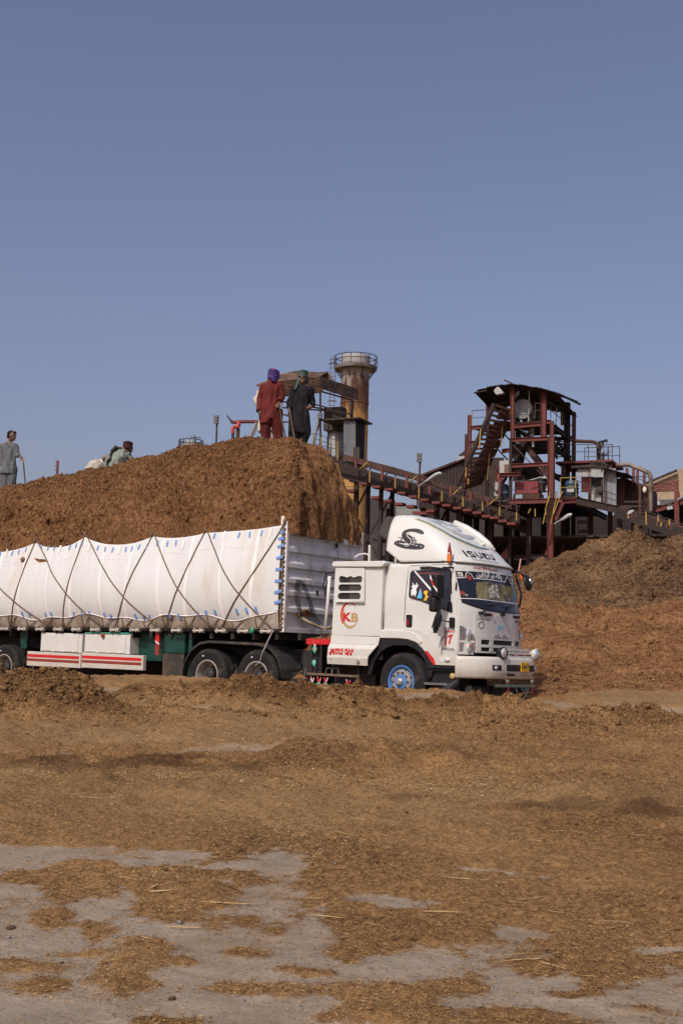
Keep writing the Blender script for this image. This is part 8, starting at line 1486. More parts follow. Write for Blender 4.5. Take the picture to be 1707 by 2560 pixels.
# --- platform with jib crane, valve and railings right of the tower
pf = Plant('valve_platform', 'railed red platform with jib crane and valve wheel right of the tower', 'platform', (2.64,15.74)[0], 4, 0); q0, q1 = ((1.86,15.82),(3.46,15.76)); pf.put(MB().bbox((q0[0]-2.5, 3.8, q0[1]-0.16), (q1[0], 8.0, q0[1])), 'deck', M_redsteel)
for a in (q0[0]-2.0, q0[0], q1[0]-0.2): pf.put(MB().ibeam((a, 4.2, 0), (a, 4.2, q0[1]-0.17), 0.3, 0.3, 0.03), 'column', M_brownsteel)
pf.rail([(q0[0]-2.4, 3.9, q0[1]+0.2), (q0[0]+1.0, 3.9, q0[1]+0.0), (q1[0], 3.9, q0[1]+0.0)], 0, 1.1, step=1.1); pf.rail([(q0[0]-1.0, 6.5, q0[1]), (q1[0], 6.5, q0[1])], 0, 1.4, step=1.3)
pf.pipe('jib_mast', [A3(q, 4.6) for q in ((2.34,15.91),(2.32,16.96),(2.31,17.23))], 0.16, M_darksteel); pf.pipe('bent_pipe', [A3(q, 4.4) for q in ((0.65,17.39),(1.83,17.29),(2.13,17.22),(2.31,17.05),(2.35,16.71))], 0.13, M_brownsteel); pf.beam('jib_arm', A3((2.32,17.18), 4.4), A3((2.99,17.34), 4.4), 0.16, M_darksteel); pf.beam('jib_brace', A3((2.4,16.41), 4.4), A3((2.73,17.25), 4.4), 0.12, M_darksteel); pf.beam('jib_hook', A3((2.98,17.35), 4.4), A3((2.97,17.17), 4.4), 0.08, M_darksteel)
v0 = (2.75,16.27); pf.put(MB().lathe([(0.36, -0.03), (0.42, 0), (0.36, 0.03)], (v0[0], 4.2, v0[1]), (0, 0, 1), 20), 'valve_wheel', M_darksteel); pf.put(MB().cyl((v0[0], 4.2, v0[1]-1.6), (v0[0], 4.2, v0[1]+0.1), 0.10, n=10).cyl((v0[0], 4.2, v0[1]-0.8), (v0[0], 4.2, v0[1]-0.55), 0.26, n=12), 'valve_stem', M_darksteel); pf.put(MB().beam(A3((3.13,15.83), 4.1), A3((3.12,16.81), 4.1), 0.08), 'lamp_post', M_rail)
for k in range(5): pf.put(MB().box((q0[0]+0.3+(q1[0]-q0[0]-0.8)*k/5, 4.0, q0[1]-0.33), (0.5, 0.8, 0.35), (0.2*k, 0.3, 0.4*k)), 'debris_bracket', M_darksteel)

# --- grey control booth with rusty sheets
gb = Plant('sheet_booth', 'pale grey sheet metal booth with rusty awning right of the tower', 'booth', (3.64,12.07)[0], 0.5, (3.64,12.07)[1])
q0, q1, q2 = ((2.83,14.74),(3.74,14.66),(2.83,14.01)); gb.corr('awning_sheet', A3(q0, 0.0), A3(q1, 0.0), A3(q2, -0.3), M_palegalv, 9, 0.03); q0, q1, q2 = ((1.83,14.72),(2.75,14.74),(1.84,14.11)); gb.corr('awning_sheet', A3(q0, 0.2), A3(q1, 0.2), A3(q2, 0.0), M_palegalv, 8, 0.03)
for q0, q1 in (((3.57,14.71),(3.85,12.05)), ((3.84,14.69),(4.12,11.99)), ((4.12,14.66),(4.42,11.93))): gb.put(MB().bbox((q0[0], 0.6, q1[1]), (q1[0]-0.02, 0.66, q0[1])), 'wall_panel', M_galv)
gb.sheet('door', ((2.64,13.41),(3.38,13.43),(3.4,12.3),(2.64,12.37)), 0.9, M_palegalv, 0.08); gb.sheet('inner_wall', ((2.52,14.21),(3.33,14.18),(3.33,12.37),(2.53,12.42)), 1.4, mat('booth_inside', (0.12, 0.13, 0.13), 0.7), 0.1); gb.sheet('red_wall', ((1.91,14.2),(2.53,14.19),(2.53,13.08),(1.92,13.13)), 1.0, M_pinkpanel, 0.1); gb.sheet('roof', ((1.49,14.81),(2.88,14.84),(3.79,14.67),(4.9,14.26),(5.43,14.13),(4.57,14.34),(3.79,14.58),(2.88,14.69),(1.51,14.67)), -0.2, M_darksheet, 3.0)
for q0, q1 in (((2.82,14.69),(2.83,12.3)), ((3.64,13.95),(3.65,12.11)), ((3.6,14.68),(3.61,12.06))): gb.beam('frame_post', A3(q0, -0.1), A3(q1, -0.1), 0.10, M_brownsteel)
for q0, q1 in (((2.02,13.65),(4.78,12.56)), ((2.47,12.99),(4.78,12.17))): gb.beam('handrail', A3(q0, -1.2), A3(q1, -1.2), 0.06, M_rail)
for q0, q1, m_ in ((*((2.04,13.65),(2.04,13.09)), M_yrail), (*((3.52,13.1),(3.54,12.37)), M_rail), (*((4.16,12.83),(4.15,11.91)), M_brownsteel)): gb.beam('rail_post', A3(q0, -1.2), A3(q1, -1.2), 0.07, m_)
gb.put(MB().ball(A3((3.5,12.99), -0.3), (0.28, 0.2, 0.3), 10, 6), 'black_fan', M_rail); gb.sheet('white_notice', ((2.51,12.48),(2.86,12.5),(2.85,12.26),(2.53,12.3)), -1.0, M_lamp, 0.05)
gb.put(MB().ibeam(A3((1.13,12.23), -1.0), A3((2.04,12.26), -1.0), 0.2, 0.3, 0.03), 'ledge_beam', M_redsteel); gb.put(MB().ibeam(A3((2.04,12.27), -1.0), A3((4.85,11.58), -1.0), 0.2, 0.5, 0.03), 'ledge_beam', M_darksteel)
# --- brown bins and the big pipe
bn = Plant('storage_bin', 'long dark maroon ribbed steel bin below the thick bent pipe', 'bin', (5.4,12.0)[0], 3, 0); wq = [((4.47,14.23),(5.4,13.86),(6.36,13.52),(6.37,11.86),(4.47,12.02))][0]; bn.sheet('wall', wq, 3, mat('maroon_bin', (0.065, 0.025, 0.026), 0.75, var=0.25, col2=(0.035, 0.02, 0.018), thr=0.58), 2.5)
for k in range(10):
    t = k/9; a = wq[0][0] + (wq[2][0]-wq[0][0])*t; zt_ = float(np.interp(a, [wq[0][0], wq[1][0], wq[2][0]], [wq[0][1], wq[1][1], wq[2][1]])); bn.put(MB().beam((a, 2.93, zt_), (a, 2.93, wq[4][1]), 0.10), 'rib', MATS['maroon_bin'])
bn.put(MB().beam(A3(wq[0], 2.9), A3(wq[1], 2.9), 0.12, 0.2), 'top_rim', M_brownsteel); bn.put(MB().beam(A3(wq[1], 2.9), A3(wq[2], 2.9), 0.12, 0.2), 'top_rim', M_brownsteel)
for a in (wq[0][0]+0.5, (wq[0][0]+wq[2][0])/2, wq[2][0]-0.5): bn.put(MB().ibeam((a, 4.0, 0), (a, 4.0, wq[4][1]), 0.3, 0.3, 0.03), 'leg', M_darksteel)
rs = Plant('hopper', 'brown rusty hopper with gabled pale cap between booth and bin', 'hopper', (4.4,11.96)[0], 2, 0); rs.sheet('body', ((4.15,14.21),(4.67,14.02),(4.67,11.92),(4.15,12.02)), 2, M_brownsteel, 2.0); q0, q1, q2 = ((4.17,14.5),(4.64,14.46),(4.18,14.17)); rs.corr('cap_sheet', A3(q0, 1.8), A3(q1, 1.8), A3(q2, 1.6), M_palegalv, 6, 0.03); rs.sheet('cap_side', ((4.56,14.53),(4.65,14.16),(4.63,14.04),(4.33,14.15)), 2.2, M_brownsteel, 1.5); rs.put(MB().ibeam(A3((4.24,12.08), 2.8), (A3((4.24,12.08), 2.8)[0], 2.8, 0), 0.3, 0.3, 0.03), 'leg', M_darksteel)
pp_ = Plant('bent_pipe', 'thick pale rusty pipe arching over the maroon bin and turning down', 'pipe', (6.6,11.84)[0], 1.5, 0); pp_.pipe('pipe', sub([tuple(A3(q, 1.5)) for q in ((4.24,14.99),(4.67,15.01),(5.12,15.01),(5.46,14.87),(5.91,14.68),(6.36,14.46),(6.55,14.31),(6.62,14.05),(6.62,13.26),(6.62,11.7))], 4), 0.15, mat('lagged_pipe', (0.20, 0.165, 0.13), 0.6, 0.1, var=0.3, vscale=1.2, col2=(0.08, 0.045, 0.03), thr=0.5, soft=0.12, cscale=0.9), 12)
for q0, q1 in (((5.0,14.8),(5.0,13.94)), ((5.44,14.87),(5.44,13.74)), ((5.72,14.6),(5.72,13.62)), ((6.18,14.47),(6.19,13.47))): pp_.put(MB().beam(A3(q0, 1.5), A3(q1, 1.5), 0.16), 'support', M_redsteel)
for q0, q1 in (((5.03,14.18),(6.62,14.11)), ((5.03,14.12),(5.7,13.83)), ((5.51,14.13),(6.21,13.83))): pp_.beam('tie_rod', A3(q0, 1.4), A3(q1, 1.4), 0.05, M_rail)
pp_.put(MB().ball(A3((6.24,13.21), 1.3), (0.13, 0.08, 0.22), 8, 6), 'gauge', M_cream)
mast2 = Plant('service_post', 'thin brown service post with crossbars in front of the maroon bin', 'post', (6.48,9.92)[0], -1.5, 0); q0, q1 = ((6.46,13.13),(6.5,9.9)); mast2.put(MB().beam(A3(q0, -1.5), (q1[0], -1.5, 0), 0.16), 'pole', M_brownsteel)
for y in (((5.42,12.07),(6.66,12.04)),((5.42,12.0),(6.66,11.97)),((5.42,11.76),(6.66,11.72)),((5.42,11.7),(6.66,11.67)),((5.42,11.3),(6.66,11.27))): mast2.beam('crossbar', A3(y[0], -1.5), A3(y[1], -1.5), 0.05, M_rail)
mast2.beam('lamp_arm', A3((6.46,13.1), -1.5), A3((6.93,13.24), -1.5), 0.06, M_rail)
wl = Plant('floodlight', 'torn white floodlight hanging on wires below the maroon bin', 'floodlight', (5.96,11.27)[0], -2.2, (5.96,11.27)[1]); wl.put(MB().prism(((5.7,11.14),(5.88,11.36),(6.13,11.4),(6.22,11.32),(6.05,11.16),(5.83,11.06)), lambda a, b, h: Vector((a, h, b)), -2.2, -1.9), 'hood', M_lamp, bevel=0.04); wl.beam('arm', A3((5.73,11.21), -2.1), A3((5.38,10.86), -2.1), 0.05, M_galv); wl.beam('arm', A3((5.68,11.37), -2.1), A3((6.0,11.58), -2.1), 0.05, M_rail)

# --- second conveyor, lower right
c2v = Plant('conveyor', 'lower conveyor running down to the right edge behind the old heap', 'conveyor', (6.89,10.6)[0], -2, 0)
for k, (pts, d_, w_, h_, m_) in enumerate(((((4.95,11.27),(6.57,10.74),(7.95,10.2),(9.41,9.72)), -2, 0.25, 0.7, M_darksteel), (((4.49,11.68),(6.15,11.11),(7.57,10.55),(9.07,10.03)), 0.2, 0.25, 0.7, M_darksteel), (((5.07,11.66),(6.38,11.21),(7.78,10.64),(9.26,10.09)), -1, 0.10, 0.45, M_brownsteel), (((6.7,11.38),(7.71,11.0),(8.49,10.72),(9.43,10.35)), -2.1, 0.05, 0.05, M_rail), (((6.7,11.21),(7.7,10.87),(8.49,10.58),(9.43,10.22)), -2.1, 0.04, 0.04, M_rail))):
    for p0, p1 in zip(pts[:-1], pts[1:]): c2v.put(MB().beam(A3(p0, d_), A3(p1, d_), w_, h_), 'girder' if k < 2 else ('belt_stringer' if k == 2 else 'handrail'), m_)
for q0, q1, m_ in ((*((5.81,11.13),(5.82,10.83)), M_yrail), (*((6.03,11.18),(6.04,10.88)), M_redsteel), (*((6.96,11.26),(6.99,10.39)), M_yrail), (*((7.76,10.97),(7.77,10.57)), M_yrail), (*((7.68,10.57),(7.68,10.27)), M_redsteel), (*((7.97,10.54),(7.92,10.24)), M_yrail), (*((8.29,10.42),(8.29,10.13)), M_redsteel), (*((8.48,10.72),(8.49,10.31)), M_yrail), (*((8.57,10.31),(8.59,10.04)), M_redsteel), (*((6.32,11.09),(6.24,10.84)), M_redsteel)): c2v.put(MB().beam(A3(q0, -2.1), A3(q1, -2.1), 0.09), 'rail_post', m_)
for x in (4.96,7.14,8.74): c2v.put(MB().ibeam((x, -0.8, 0), (x, -0.8, 8.0 if x < 5 else 6.8), 0.26, 0.26, 0.03), 'trestle_leg', M_darksteel)

# --- long shed, back buildings, dark interior behind the steelwork
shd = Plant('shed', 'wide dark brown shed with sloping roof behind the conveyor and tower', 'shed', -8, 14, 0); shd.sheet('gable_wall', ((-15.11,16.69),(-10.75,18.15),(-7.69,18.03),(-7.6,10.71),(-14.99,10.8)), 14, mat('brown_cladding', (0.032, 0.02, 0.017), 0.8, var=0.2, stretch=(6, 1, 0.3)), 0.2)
q0, q1 = ((-15.14,16.62),(-10.63,18.15)); shd.put(MB().beam(A3(q0, 13.8), A3(q1, 13.8), 0.25, 0.18), 'roof_edge', M_brownsteel)
for k in range(16): t = k/16; a = q0[0]+(q1[0]-q0[0])*t; z = q0[1]+(q1[1]-q0[1])*t-0.15; shd.put(MB().beam((a, 13.93, z), (a, 13.93, z-7), 0.12, 0.06), 'cladding_rib', MATS['brown_cladding'])
shd.sheet('roof_vent', ((-11.24,18.21),(-10.78,18.53),(-10.43,18.62),(-10.42,18.17),(-11.13,18.1)), 13, M_darksheet, 1.0); shd.sheet('skylight', ((-11.4,17.72),(-11.2,18.09),(-10.59,18.11),(-10.69,17.92)), 12.9, M_palegalv, 0.1)
bk = Plant('mill_building', 'dark mill hall behind the tower with open ground floor blackened as interior shade', 'building', 0, 16, 0); bk.put(MB().bbox((-15, 15.5, 0), (17, 16.0, 13.2)), 'wall', mat('dark_hall', (0.022, 0.015, 0.013), 0.9, var=0.3)); bk.put(MB().bbox((-14, 1.5, 10.0), (22, 15.4, 10.15)), 'roof', M_darksheet)  # near-black back wall holds the interior shade; roof added to cast shadow
for k, a in enumerate(np.arange(-13, 22, 3.2)): bk.put(MB().ibeam((a, 9.0, 0), (a, 9.0, 9.95), 0.35, 0.35, 0.03), 'column', M_darksteel)
for a0 in (2.5, 5.7, 8.9): bk.put(MB().beam((a0, 7, 0.4), (a0+3.2, 7, 6.5), 0.14), 'brace', M_darksteel); bk.put(MB().beam((a0+3.2, 7, 0.4), (a0, 7, 6.5), 0.14), 'brace', M_darksteel)
for k, (a, z, w_, h_, m_) in enumerate(((-6.5, 2.1, 5.0, 0.5, M_pinkpanel), (-10.5, 6.2, 1.6, 2.0, M_pinkpanel), (-5.0, 3.0, 0.4, 2.2, M_pinkpanel), (3.2, 5.6, 0.8, 1.6, M_redsteel), (4.8, 5.0, 1.2, 1.4, M_pinkpanel), (-12.5, 7.5, 0.7, 1.2, M_palegalv), (1.6, 7.0, 1.6, 0.5, M_palegalv), (2.0, 4.6, 0.6, 1.6, M_brownsteel), (-3.2, 6.5, 0.8, 0.6, M_redsteel))): bk.put(MB().box((a, 3.2+0.3*k, z), (w_, 0.3, h_)), 'wall_panel', m_)
bk.pipe('shiny_pipe', [A3(q, 2.0) for q in ((-3.15,8.63),(-0.57,8.63))], 0.16, mat('shiny_pipe', (0.6, 0.6, 0.6), 0.3, 0.8, var=0.2)); bk.pipe('white_pipe', [A3(q, 2.0) for q in ((-0.82,9.13),(-0.81,8.29))], 0.08, M_pinkpanel)
gw_ = Plant('sheet_fence', 'light grey corrugated sheet wall under the conveyor behind the trestle', 'wall', (-14.0,11.88)[0], 6, 0); q0, q1, q2 = ((-16.21,13.79),(-15.32,13.79),(-16.15,11.36)); gw_.o['kind'] = 'thing'; gw_.corr('sheet', A3(q0, 6), A3(q1, 6), (q0[0], 6, 0), M_palegalv, 8, 0.03); q0, q1 = ((-15.4,13.56),(-13.32,13.18)); gw_.corr('sheet', A3(q0, 6.2), A3(q1, 6.2), (q0[0], 6.2, 0), M_palegalv, 18, 0.03); q0, q1 = ((-13.31,13.04),(-11.5,12.77)); gw_.corr('sheet', A3(q0, 6.2), A3(q1, 6.2), (q0[0], 6.2, 0), M_palegalv, 16, 0.03)
# --- cream and brick building at the right edge
M_plaster = mat('cream_plaster', (0.36, 0.27, 0.18), 0.9, var=0.15, vscale=0.6, col2=(0.22, 0.16, 0.11), thr=0.6, soft=0.14, cscale=0.7)
br = Plant('brick_building', 'cream plastered building with red brick infill at the right edge', 'building', (4.82,15.01)[0], 20, 0); gq = [((2.82,16.27),(3.36,16.51),(5.49,17.33),(6.81,17.81),(6.79,13.74),(2.82,13.83))][0]; br.sheet('wall', gq, 20, M_plaster, 1.0)
bq = [((3.44,16.27),(4.11,16.52),(4.98,16.7),(5.59,16.76),(5.58,15.59),(3.44,15.65))][0]; a0, a1 = bq[0][0], bq[2+1][0]; zb = bq[5][1]; M_brick = mat('red_brick', (0.20, 0.075, 0.055), 0.9, var=0.35, vscale=3.0)
bkm = MB(); rowh = 0.16; nr = 0; z = zb
while z < bq[3][1]:
    a = a0 + (0.22 if nr % 2 else 0.0)
    while a < a1:
        zl = float(np.interp(a, [q_[0] for q_ in bq[:4]], [q_[1] for q_ in bq[:4]]))
        if z + rowh < zl: bkm.box((a+0.2, 19.86, z+rowh/2), (0.39, 0.10, rowh-0.03))
        a += 0.44
    z += rowh; nr += 1
br.put(bkm, 'brickwork', M_brick, fix=False)['kind'] = 'stuff'
br.put(MB().beam(A3(gq[0], 19.6), A3(gq[2], 19.6), 0.3, 0.14), 'roof_verge', M_darksheet); q0, q1 = ((3.44,15.59),(5.34,14.94)); br.put(MB().bbox((q0[0], 19.75, q1[1]), (q1[0]+8, 19.95, q0[1])), 'plaster_band', M_plaster); q0, q1 = ((3.43,14.94),(5.35,14.47)); br.put(MB().bbox((q0[0], 19.7, q1[1]), (q1[0]+8, 19.9, q0[1])), 'window_strip', mat('dull_glazing', (0.08, 0.085, 0.085), 0.4)); q0, q1 = ((3.66,14.84),(4.1,14.48)); br.put(MB().bbox((q0[0], 19.6, q1[1]), (q1[0], 19.68, q0[1])), 'pane', M_palegalv); q0, q1 = ((5.65,17.43),(6.16,15.11)); br.put(MB().bbox((q0[0], 19.5, q1[1]), (q1[0]+4, 19.8, q0[1])), 'pilaster', M_plaster)
# --- red portal shed in front of it
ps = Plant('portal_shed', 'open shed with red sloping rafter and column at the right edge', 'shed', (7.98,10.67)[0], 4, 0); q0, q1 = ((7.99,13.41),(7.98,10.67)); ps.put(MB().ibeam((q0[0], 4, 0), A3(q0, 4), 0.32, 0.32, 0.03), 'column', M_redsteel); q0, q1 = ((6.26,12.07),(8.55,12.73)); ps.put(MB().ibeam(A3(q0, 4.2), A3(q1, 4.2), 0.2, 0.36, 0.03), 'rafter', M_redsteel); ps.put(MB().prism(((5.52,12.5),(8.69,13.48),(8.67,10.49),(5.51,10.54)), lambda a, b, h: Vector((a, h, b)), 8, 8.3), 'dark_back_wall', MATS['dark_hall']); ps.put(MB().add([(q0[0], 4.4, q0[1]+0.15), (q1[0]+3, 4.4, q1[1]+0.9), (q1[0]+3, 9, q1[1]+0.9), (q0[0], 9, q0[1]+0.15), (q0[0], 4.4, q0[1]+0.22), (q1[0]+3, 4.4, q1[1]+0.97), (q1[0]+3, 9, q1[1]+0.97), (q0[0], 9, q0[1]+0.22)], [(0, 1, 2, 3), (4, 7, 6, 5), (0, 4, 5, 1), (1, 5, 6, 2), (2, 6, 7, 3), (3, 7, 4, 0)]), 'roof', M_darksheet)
ps.beam('cable_tray', A3((8.08,12.75), 3.6), A3((8.61,13.08), 3.6), 0.12, M_galv); ps.sheet('white_box', ((7.9,10.87),(8.08,10.88),(8.08,10.55),(7.9,10.55)), 3.6, M_lamp, 0.3)
f2 = Plant('floodlight', 'square white floodlight on the red rafter at the right edge', 'floodlight', (7.57,12.18)[0], 3.5, (7.57,12.18)[1]); f2.put(MB().prism(((7.35,12.27),(7.73,12.32),(7.8,12.1),(7.4,12.02)), lambda a, b, h: Vector((a, h, b)), 3.5, 3.8), 'lamp_face', M_lamp, bevel=0.03); f2.put(MB().prism(((7.37,12.47),(7.62,12.55),(7.75,12.35),(7.35,12.29)), lambda a, b, h: Vector((a, h, b)), 3.6, 4.0), 'housing', M_rail)

# --- chimney stack
def wpt(q, y): return Vector((q[0], y, q[1]))
CY = 132.0; cl, cr_ = (-0.42,30.6), (2.54,30.97); ctop = (1.07,33.45); cx = (cl[0]+cr_[0])/2; cr = (cr_[0]-cl[0])/2
chm = thing('chimney', 'tall steel chimney with silver top and rusty yellow shaft behind the shelter', 'chimney', (cx, CY, 0))
m = bpy.data.materials.new('chimney_paint'); m.use_nodes = True; nt = m.node_tree; N = nt.nodes; L = nt.links; b_p = N['Principled BSDF']; b_p.inputs['Roughness'].default_value = 0.6
tc = N.new('ShaderNodeTexCoord'); sp = N.new('ShaderNodeSeparateXYZ'); L.new(tc.outputs['Object'], sp.inputs[0]); mp = N.new('ShaderNodeMapping'); mp.inputs['Scale'].default_value = (1.1, 1.1, 0.28); L.new(tc.outputs['Object'], mp.inputs[0]); no = N.new('ShaderNodeTexNoise'); no.inputs['Scale'].default_value = 1.6; no.inputs['Detail'].default_value = 8; no.inputs['Roughness'].default_value = 0.68; L.new(mp.outputs[0], no.inputs[0])
ad = N.new('ShaderNodeMath'); ad.operation = 'MULTIPLY_ADD'; L.new(no.outputs['Fac'], ad.inputs[0]); ad.inputs[1].default_value = 7.0; L.new(sp.outputs['Z'], ad.inputs[2]); mr = N.new('ShaderNodeMapRange'); mr.inputs['From Min'].default_value = 3.5; mr.inputs['From Max'].default_value = 3.5 + ctop[1]; L.new(ad.outputs[0], mr.inputs['Value'])
rp_ = N.new('ShaderNodeValToRGB'); el = rp_.color_ramp.elements
while len(el) < 7: el.new(0.5)
for e, (p_, c) in zip(el, ((0.0, (0.10, 0.06, 0.03)), (0.50, (0.34, 0.185, 0.05)), (0.785, (0.40, 0.22, 0.055)), (0.83, (0.11, 0.045, 0.024)), (0.89, (0.075, 0.032, 0.02)), (0.915, (0.27, 0.24, 0.21)), (1.0, (0.40, 0.40, 0.39)))): e.position = p_; e.color = (*c, 1)
L.new(mr.outputs[0], rp_.inputs[0]); L.new(rp_.outputs[0], b_p.inputs['Base Color'])
zt = ctop[1] - 0.35; zp = (1.1,32.4)[1] - 0.75
MB().lathe([(cr*1.08, 0), (cr*1.04, zt*0.3), (cr, zt*0.7), (cr, zp), (cr*1.03, zp+0.1), (cr*1.03, zt), (cr*0.95, zt), (cr*0.93, zt-3)], (0, 0, 0), (0, 0, 1), 40).build('shaft', m, chm, smooth=True, angle=40)
for k in range(9): MB().lathe([(cr*1.005, -0.06), (cr*1.03, -0.04), (cr*1.03, 0.04), (cr*1.005, 0.06)], (0, 0, 4+3.0*k), (0, 0, 1), 40).build('weld_ring', m, chm, smooth=True)
pr_ = ((3.37,32.31)[0]-(-1.21,32.19)[0])/2
MB().lathe([(cr, zp-0.05), (pr_*0.98, zp-0.05), (pr_, zp+0.12), (pr_, zp+0.3), (pr_*0.98, zp+0.3), (pr_*0.96, zp+0.1), (cr*1.02, zp+0.1)], (0, 0, 0), (0, 0, 1), 40).build('gallery', mat('gallery_steel', (0.17, 0.17, 0.165), 0.6, 0.2, var=0.2, col2=(0.08, 0.05, 0.035), thr=0.58), chm, smooth=True, angle=40)
hr = 1.05
for hh in (hr, hr*0.55): MB().tube([(pr_*math.cos(t), pr_*math.sin(t), zp+0.3+hh) for t in [2*math.pi*i/32 for i in range(33)]], 0.045, 5).build('handrail', M_rail, chm)
for k in range(14): t = 2*math.pi*k/14; MB().beam((pr_*math.cos(t), pr_*math.sin(t), zp+0.25), (pr_*math.cos(t), pr_*math.sin(t), zp+0.3+hr), 0.07).build('rail_post', M_rail, chm)
for k in range(8): t = 2*math.pi*(k+0.5)/8; MB().beam((cr*math.cos(t), cr*math.sin(t), zp-1.0), (pr_*0.95*math.cos(t), pr_*0.95*math.sin(t), zp-0.08), 0.09).build('gallery_bracket', M_rail, chm)
lx_ = -cr - 0.9
for e in (-0.25, 0.25): MB().beam((lx_+e, -0.6, 2), (lx_+e, -0.6, zp+1.2), 0.07).build('ladder_side', M_rail, chm)
lr = MB()
for k in range(int((zp-1.0)/0.45)): lr.beam((lx_-0.25, -0.6, 2.4+0.45*k), (lx_+0.25, -0.6, 2.4+0.45*k), 0.045)
lr.build('rungs', M_rail, chm)['kind'] = 'stuff'
for k in range(14): MB().tube([(lx_+0.45*math.cos(t)*1.0, -0.6-0.75*math.sin(t), 6+2.0*k) for t in [math.pi*i/10 for i in range(11)]], 0.04, 4).build('ladder_hoop', M_rail, chm)
# --- tank top and lone post far left
tkx = (-12.73,18.28); tt = thing('tank', 'white tank top with round railing peeping over the load', 'tank', (tkx[0], 105, 0)); wr = (-11.77,18.3)[0] - tkx[0]; zt2 = (-12.73,18.3)[1]
MB().lathe([(wr*0.95, 0), (wr*0.95, zt2), (wr*0.6, zt2+0.35), (0, zt2+0.5)], (0, 0, 0), (0, 0, 1), 28).build('shell', M_palegalv, tt, smooth=True, angle=40)
MB().lathe([(wr*0.4, zt2+0.3), (wr*0.4, zt2+0.6), (0, zt2+0.68)], (0, 0, 0), (0, 0, 1), 18).build('dome', M_palegalv, tt, smooth=True, angle=40)
for hh in (0.0, 0.6): MB().tube([(wr*1.05*math.cos(t), wr*1.05*math.sin(t), zt2+0.28+hh*0.55) for t in [2*math.pi*i/28 for i in range(29)]], 0.04, 5).build('handrail', M_rail, tt)
for k in range(12): t = 2*math.pi*k/12; MB().beam((wr*1.05*math.cos(t), wr*1.05*math.sin(t), zt2-0.3), (wr*1.05*math.cos(t), wr*1.05*math.sin(t), zt2+0.62), 0.06).build('rail_post', M_rail, tt)
MB().beam((0.3, 0, zt2+0.5), (0.3, 0, zt2+1.1), 0.08).build('vent', M_rail, tt); MB().beam((-0.1, 0, zt2+0.9), (0.8, 0, zt2+0.9), 0.06).build('vent_bar', M_rail, tt)
po0, po1 = (-13.58,10.02), (-13.55,9.03); po = thing('post', 'lone red brown post with step pegs rising behind the load', 'post', (po1[0], 60, 0)); MB().beam((0, 0, 0), (po0[0]-po1[0], 0, po0[1]), 0.10).build('pole', M_redsteel, po)
for k in range(12): MB().beam((-0.16, 0, po0[1]-0.05-0.21*k), (0, 0, po0[1]-0.05-0.21*k), 0.03).build('peg', M_redsteel, po)

# ---------------------------------------------------------------- loose stalks, stones and clods on the near ground
M_stalk = mat('pale_stalk', (0.42, 0.30, 0.14), 0.7, var=0.25, vscale=30, col2=(0.30, 0.19, 0.08), thr=0.6, cscale=20)
M_stone = mat('grey_stone', (0.16, 0.15, 0.14), 0.8, var=0.3, vscale=30, bump=0.4, bscale=40); M_clod = mat('dark_clod', (0.065, 0.032, 0.015), 0.95, var=0.3, vscale=30, bump=0.8, bscale=50)
def gz(x, y): return float(ground_z(np.array([x]), np.array([y]))[0][0])
def stalk(x, y, ang, L_, r, label, group):
    P = []; c, s_ = math.cos(ang), math.sin(ang); bend = random.uniform(-0.45, 0.45)
    for i in range(5): t = i/4 - 0.5; xx, yy = x + c*L_*t - s_*bend*L_*(0.25-t*t), y + s_*L_*t + c*bend*L_*(0.25-t*t); P.append((xx, yy, gz(xx, yy) + 0.006))
    z0 = P[2][2]; za, zb = P[0][2], P[4][2]; P = [(p_[0], p_[1], 0.5*(za + (zb-za)*k/4 + z0) + 0.003) for k, p_ in enumerate(P)]; z0 = P[2][2]; o = MB().tube([(p_[0]-x, p_[1]-y, p_[2]-z0) for p_ in P], [r*0.25, r*0.45, r*0.5, r*0.4, r*0.2], 5).build('straw_stalk', M_stalk, loc=(x, y, z0), smooth=True); tag(o, label, 'stalk', group); return o
named = [((-0.43,5.74), 0.05, 0.30, 0.006, 'long pale stalk across the straw tongue left of the bare path'), ((-0.58,5.32), -0.05, 0.16, 0.007, 'thick yellow stalk lying at the lower edge of the left straw patch'), ((0.49,5.65), 0.05, 0.18, 0.009, 'thick split yellow stalk in the middle of the straw'), ((0.65,6.28), -0.35, 0.26, 0.005, 'long pale stalk slanting right of the middle of the straw'), ((-0.01,5.54), -0.3, 0.15, 0.006, 'pale stalk at the straw edge right of the bare path'), ((-0.76,5.86), 0.1, 0.11, 0.010, 'short broken white cane piece on the left straw patch'), ((-0.8,5.93), 1.3, 0.10, 0.009, 'short cane splinter sticking up from the left straw patch'), ((0.82,4.86), -0.5, 0.12, 0.005, 'pale stalk on the bare ground at the lower right')]
for (x, y), ang, L_, r, lab in named: stalk(x, y, ang, L_, r, lab, 'loose cane stalks on the ground')
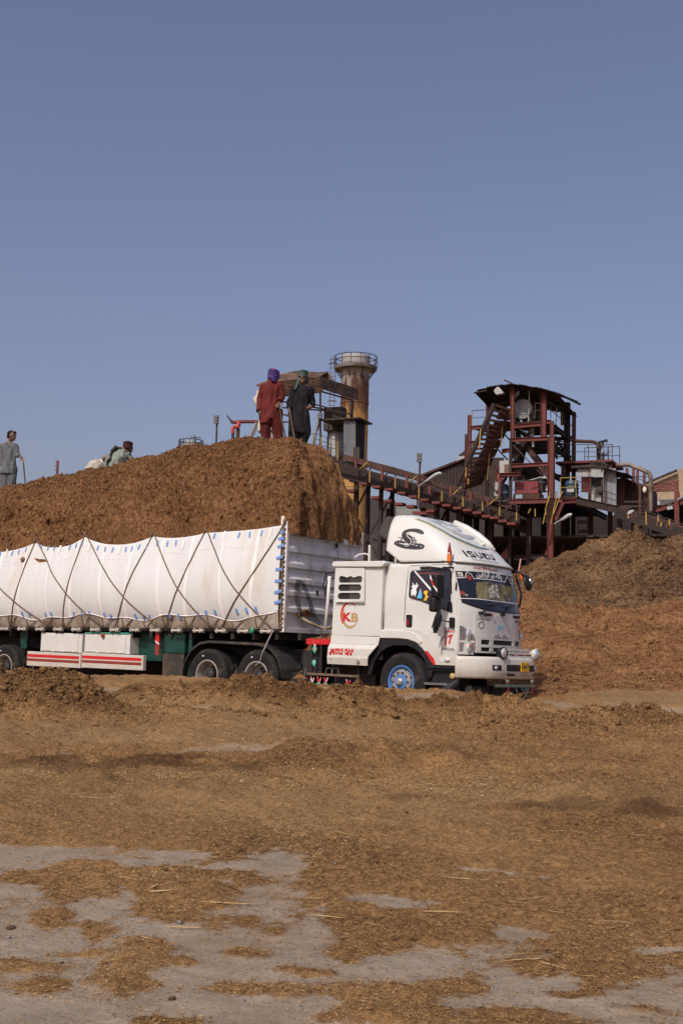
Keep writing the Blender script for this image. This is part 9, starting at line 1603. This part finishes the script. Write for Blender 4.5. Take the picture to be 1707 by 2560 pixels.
for k in range(64):
    y = random.uniform(4.6, 12.0); x = random.uniform(-0.27, 0.27)*y*0.98
    if float(ground_cover(np.array([x]), np.array([y]))[0]) < 0.3: continue
    stalk(x, y, random.gauss(0, 0.6) + (math.pi if random.random() < 0.5 else 0), random.uniform(0.06, 0.17), random.uniform(0.002, 0.0042), 'thin pale cane stalk scattered loose on the brown bagasse', 'thin loose cane stalks')
def lump(name, x, y, r, m, label, group, sq=0.7):
    me = bpy.data.meshes.new(name); b = bmesh.new(); bmesh.ops.create_icosphere(b, subdivisions=3, radius=r)
    for v in b.verts: n = v.co.normalized(); v.co *= 1 + 0.28*float(noise3(n.x*1.7 + x*9, n.y*1.7 + y*7, n.z*1.7)) + 0.16*float(noise3(n.x*5 + x, n.y*5, n.z*5)); v.co.z *= sq
    b.to_mesh(me); b.free(); me.materials.append(m); o = link(name, me, loc=(x, y, gz(x, y) + r*0.3)); me.polygons.foreach_set('use_smooth', [True]*len(me.polygons)); return tag(o, label, 'stone' if m is M_stone else 'clod', group)
lump('stone', *(-0.62,5.4), 0.012, M_stone, 'dark grey pebble beside the thick yellow stalk', 'stones'); lump('stone', *(-0.95,5.97), 0.010, M_stone, 'pale pebble on the bare patch at the left', 'stones'); lump('stone', *(-0.84,5.17), 0.010, M_stone, 'grey pebble on bare ground below the left straw patch', 'stones'); lump('stone', *(-1.25,5.12), 0.011, M_stone, 'grey pebble at the left edge of the bare ground', 'stones')
lump('clod', *(-0.81,6.34), 0.018, M_clod, 'flat dark clod of damp bagasse on the upper bare patch', 'clods', 0.35); lump('clod', *(-0.52,4.41), 0.013, M_clod, 'dark brown clod on the bare ground near the lower edge', 'clods', 0.6); lump('clod', *(-1.27,5.24), 0.018, M_clod, 'dark clod at the left edge of the bare ground', 'clods', 0.5)
for k in range(26):
    y = random.uniform(4.4, 8.5); x = random.uniform(-0.27, 0.27)*y; lump('pebble', x, y, random.uniform(0.003, 0.008), M_stone if k % 3 else M_clod, 'tiny pebble or crumb scattered over the near ground', 'tiny scattered pebbles', 0.7)['category'] = 'pebble'
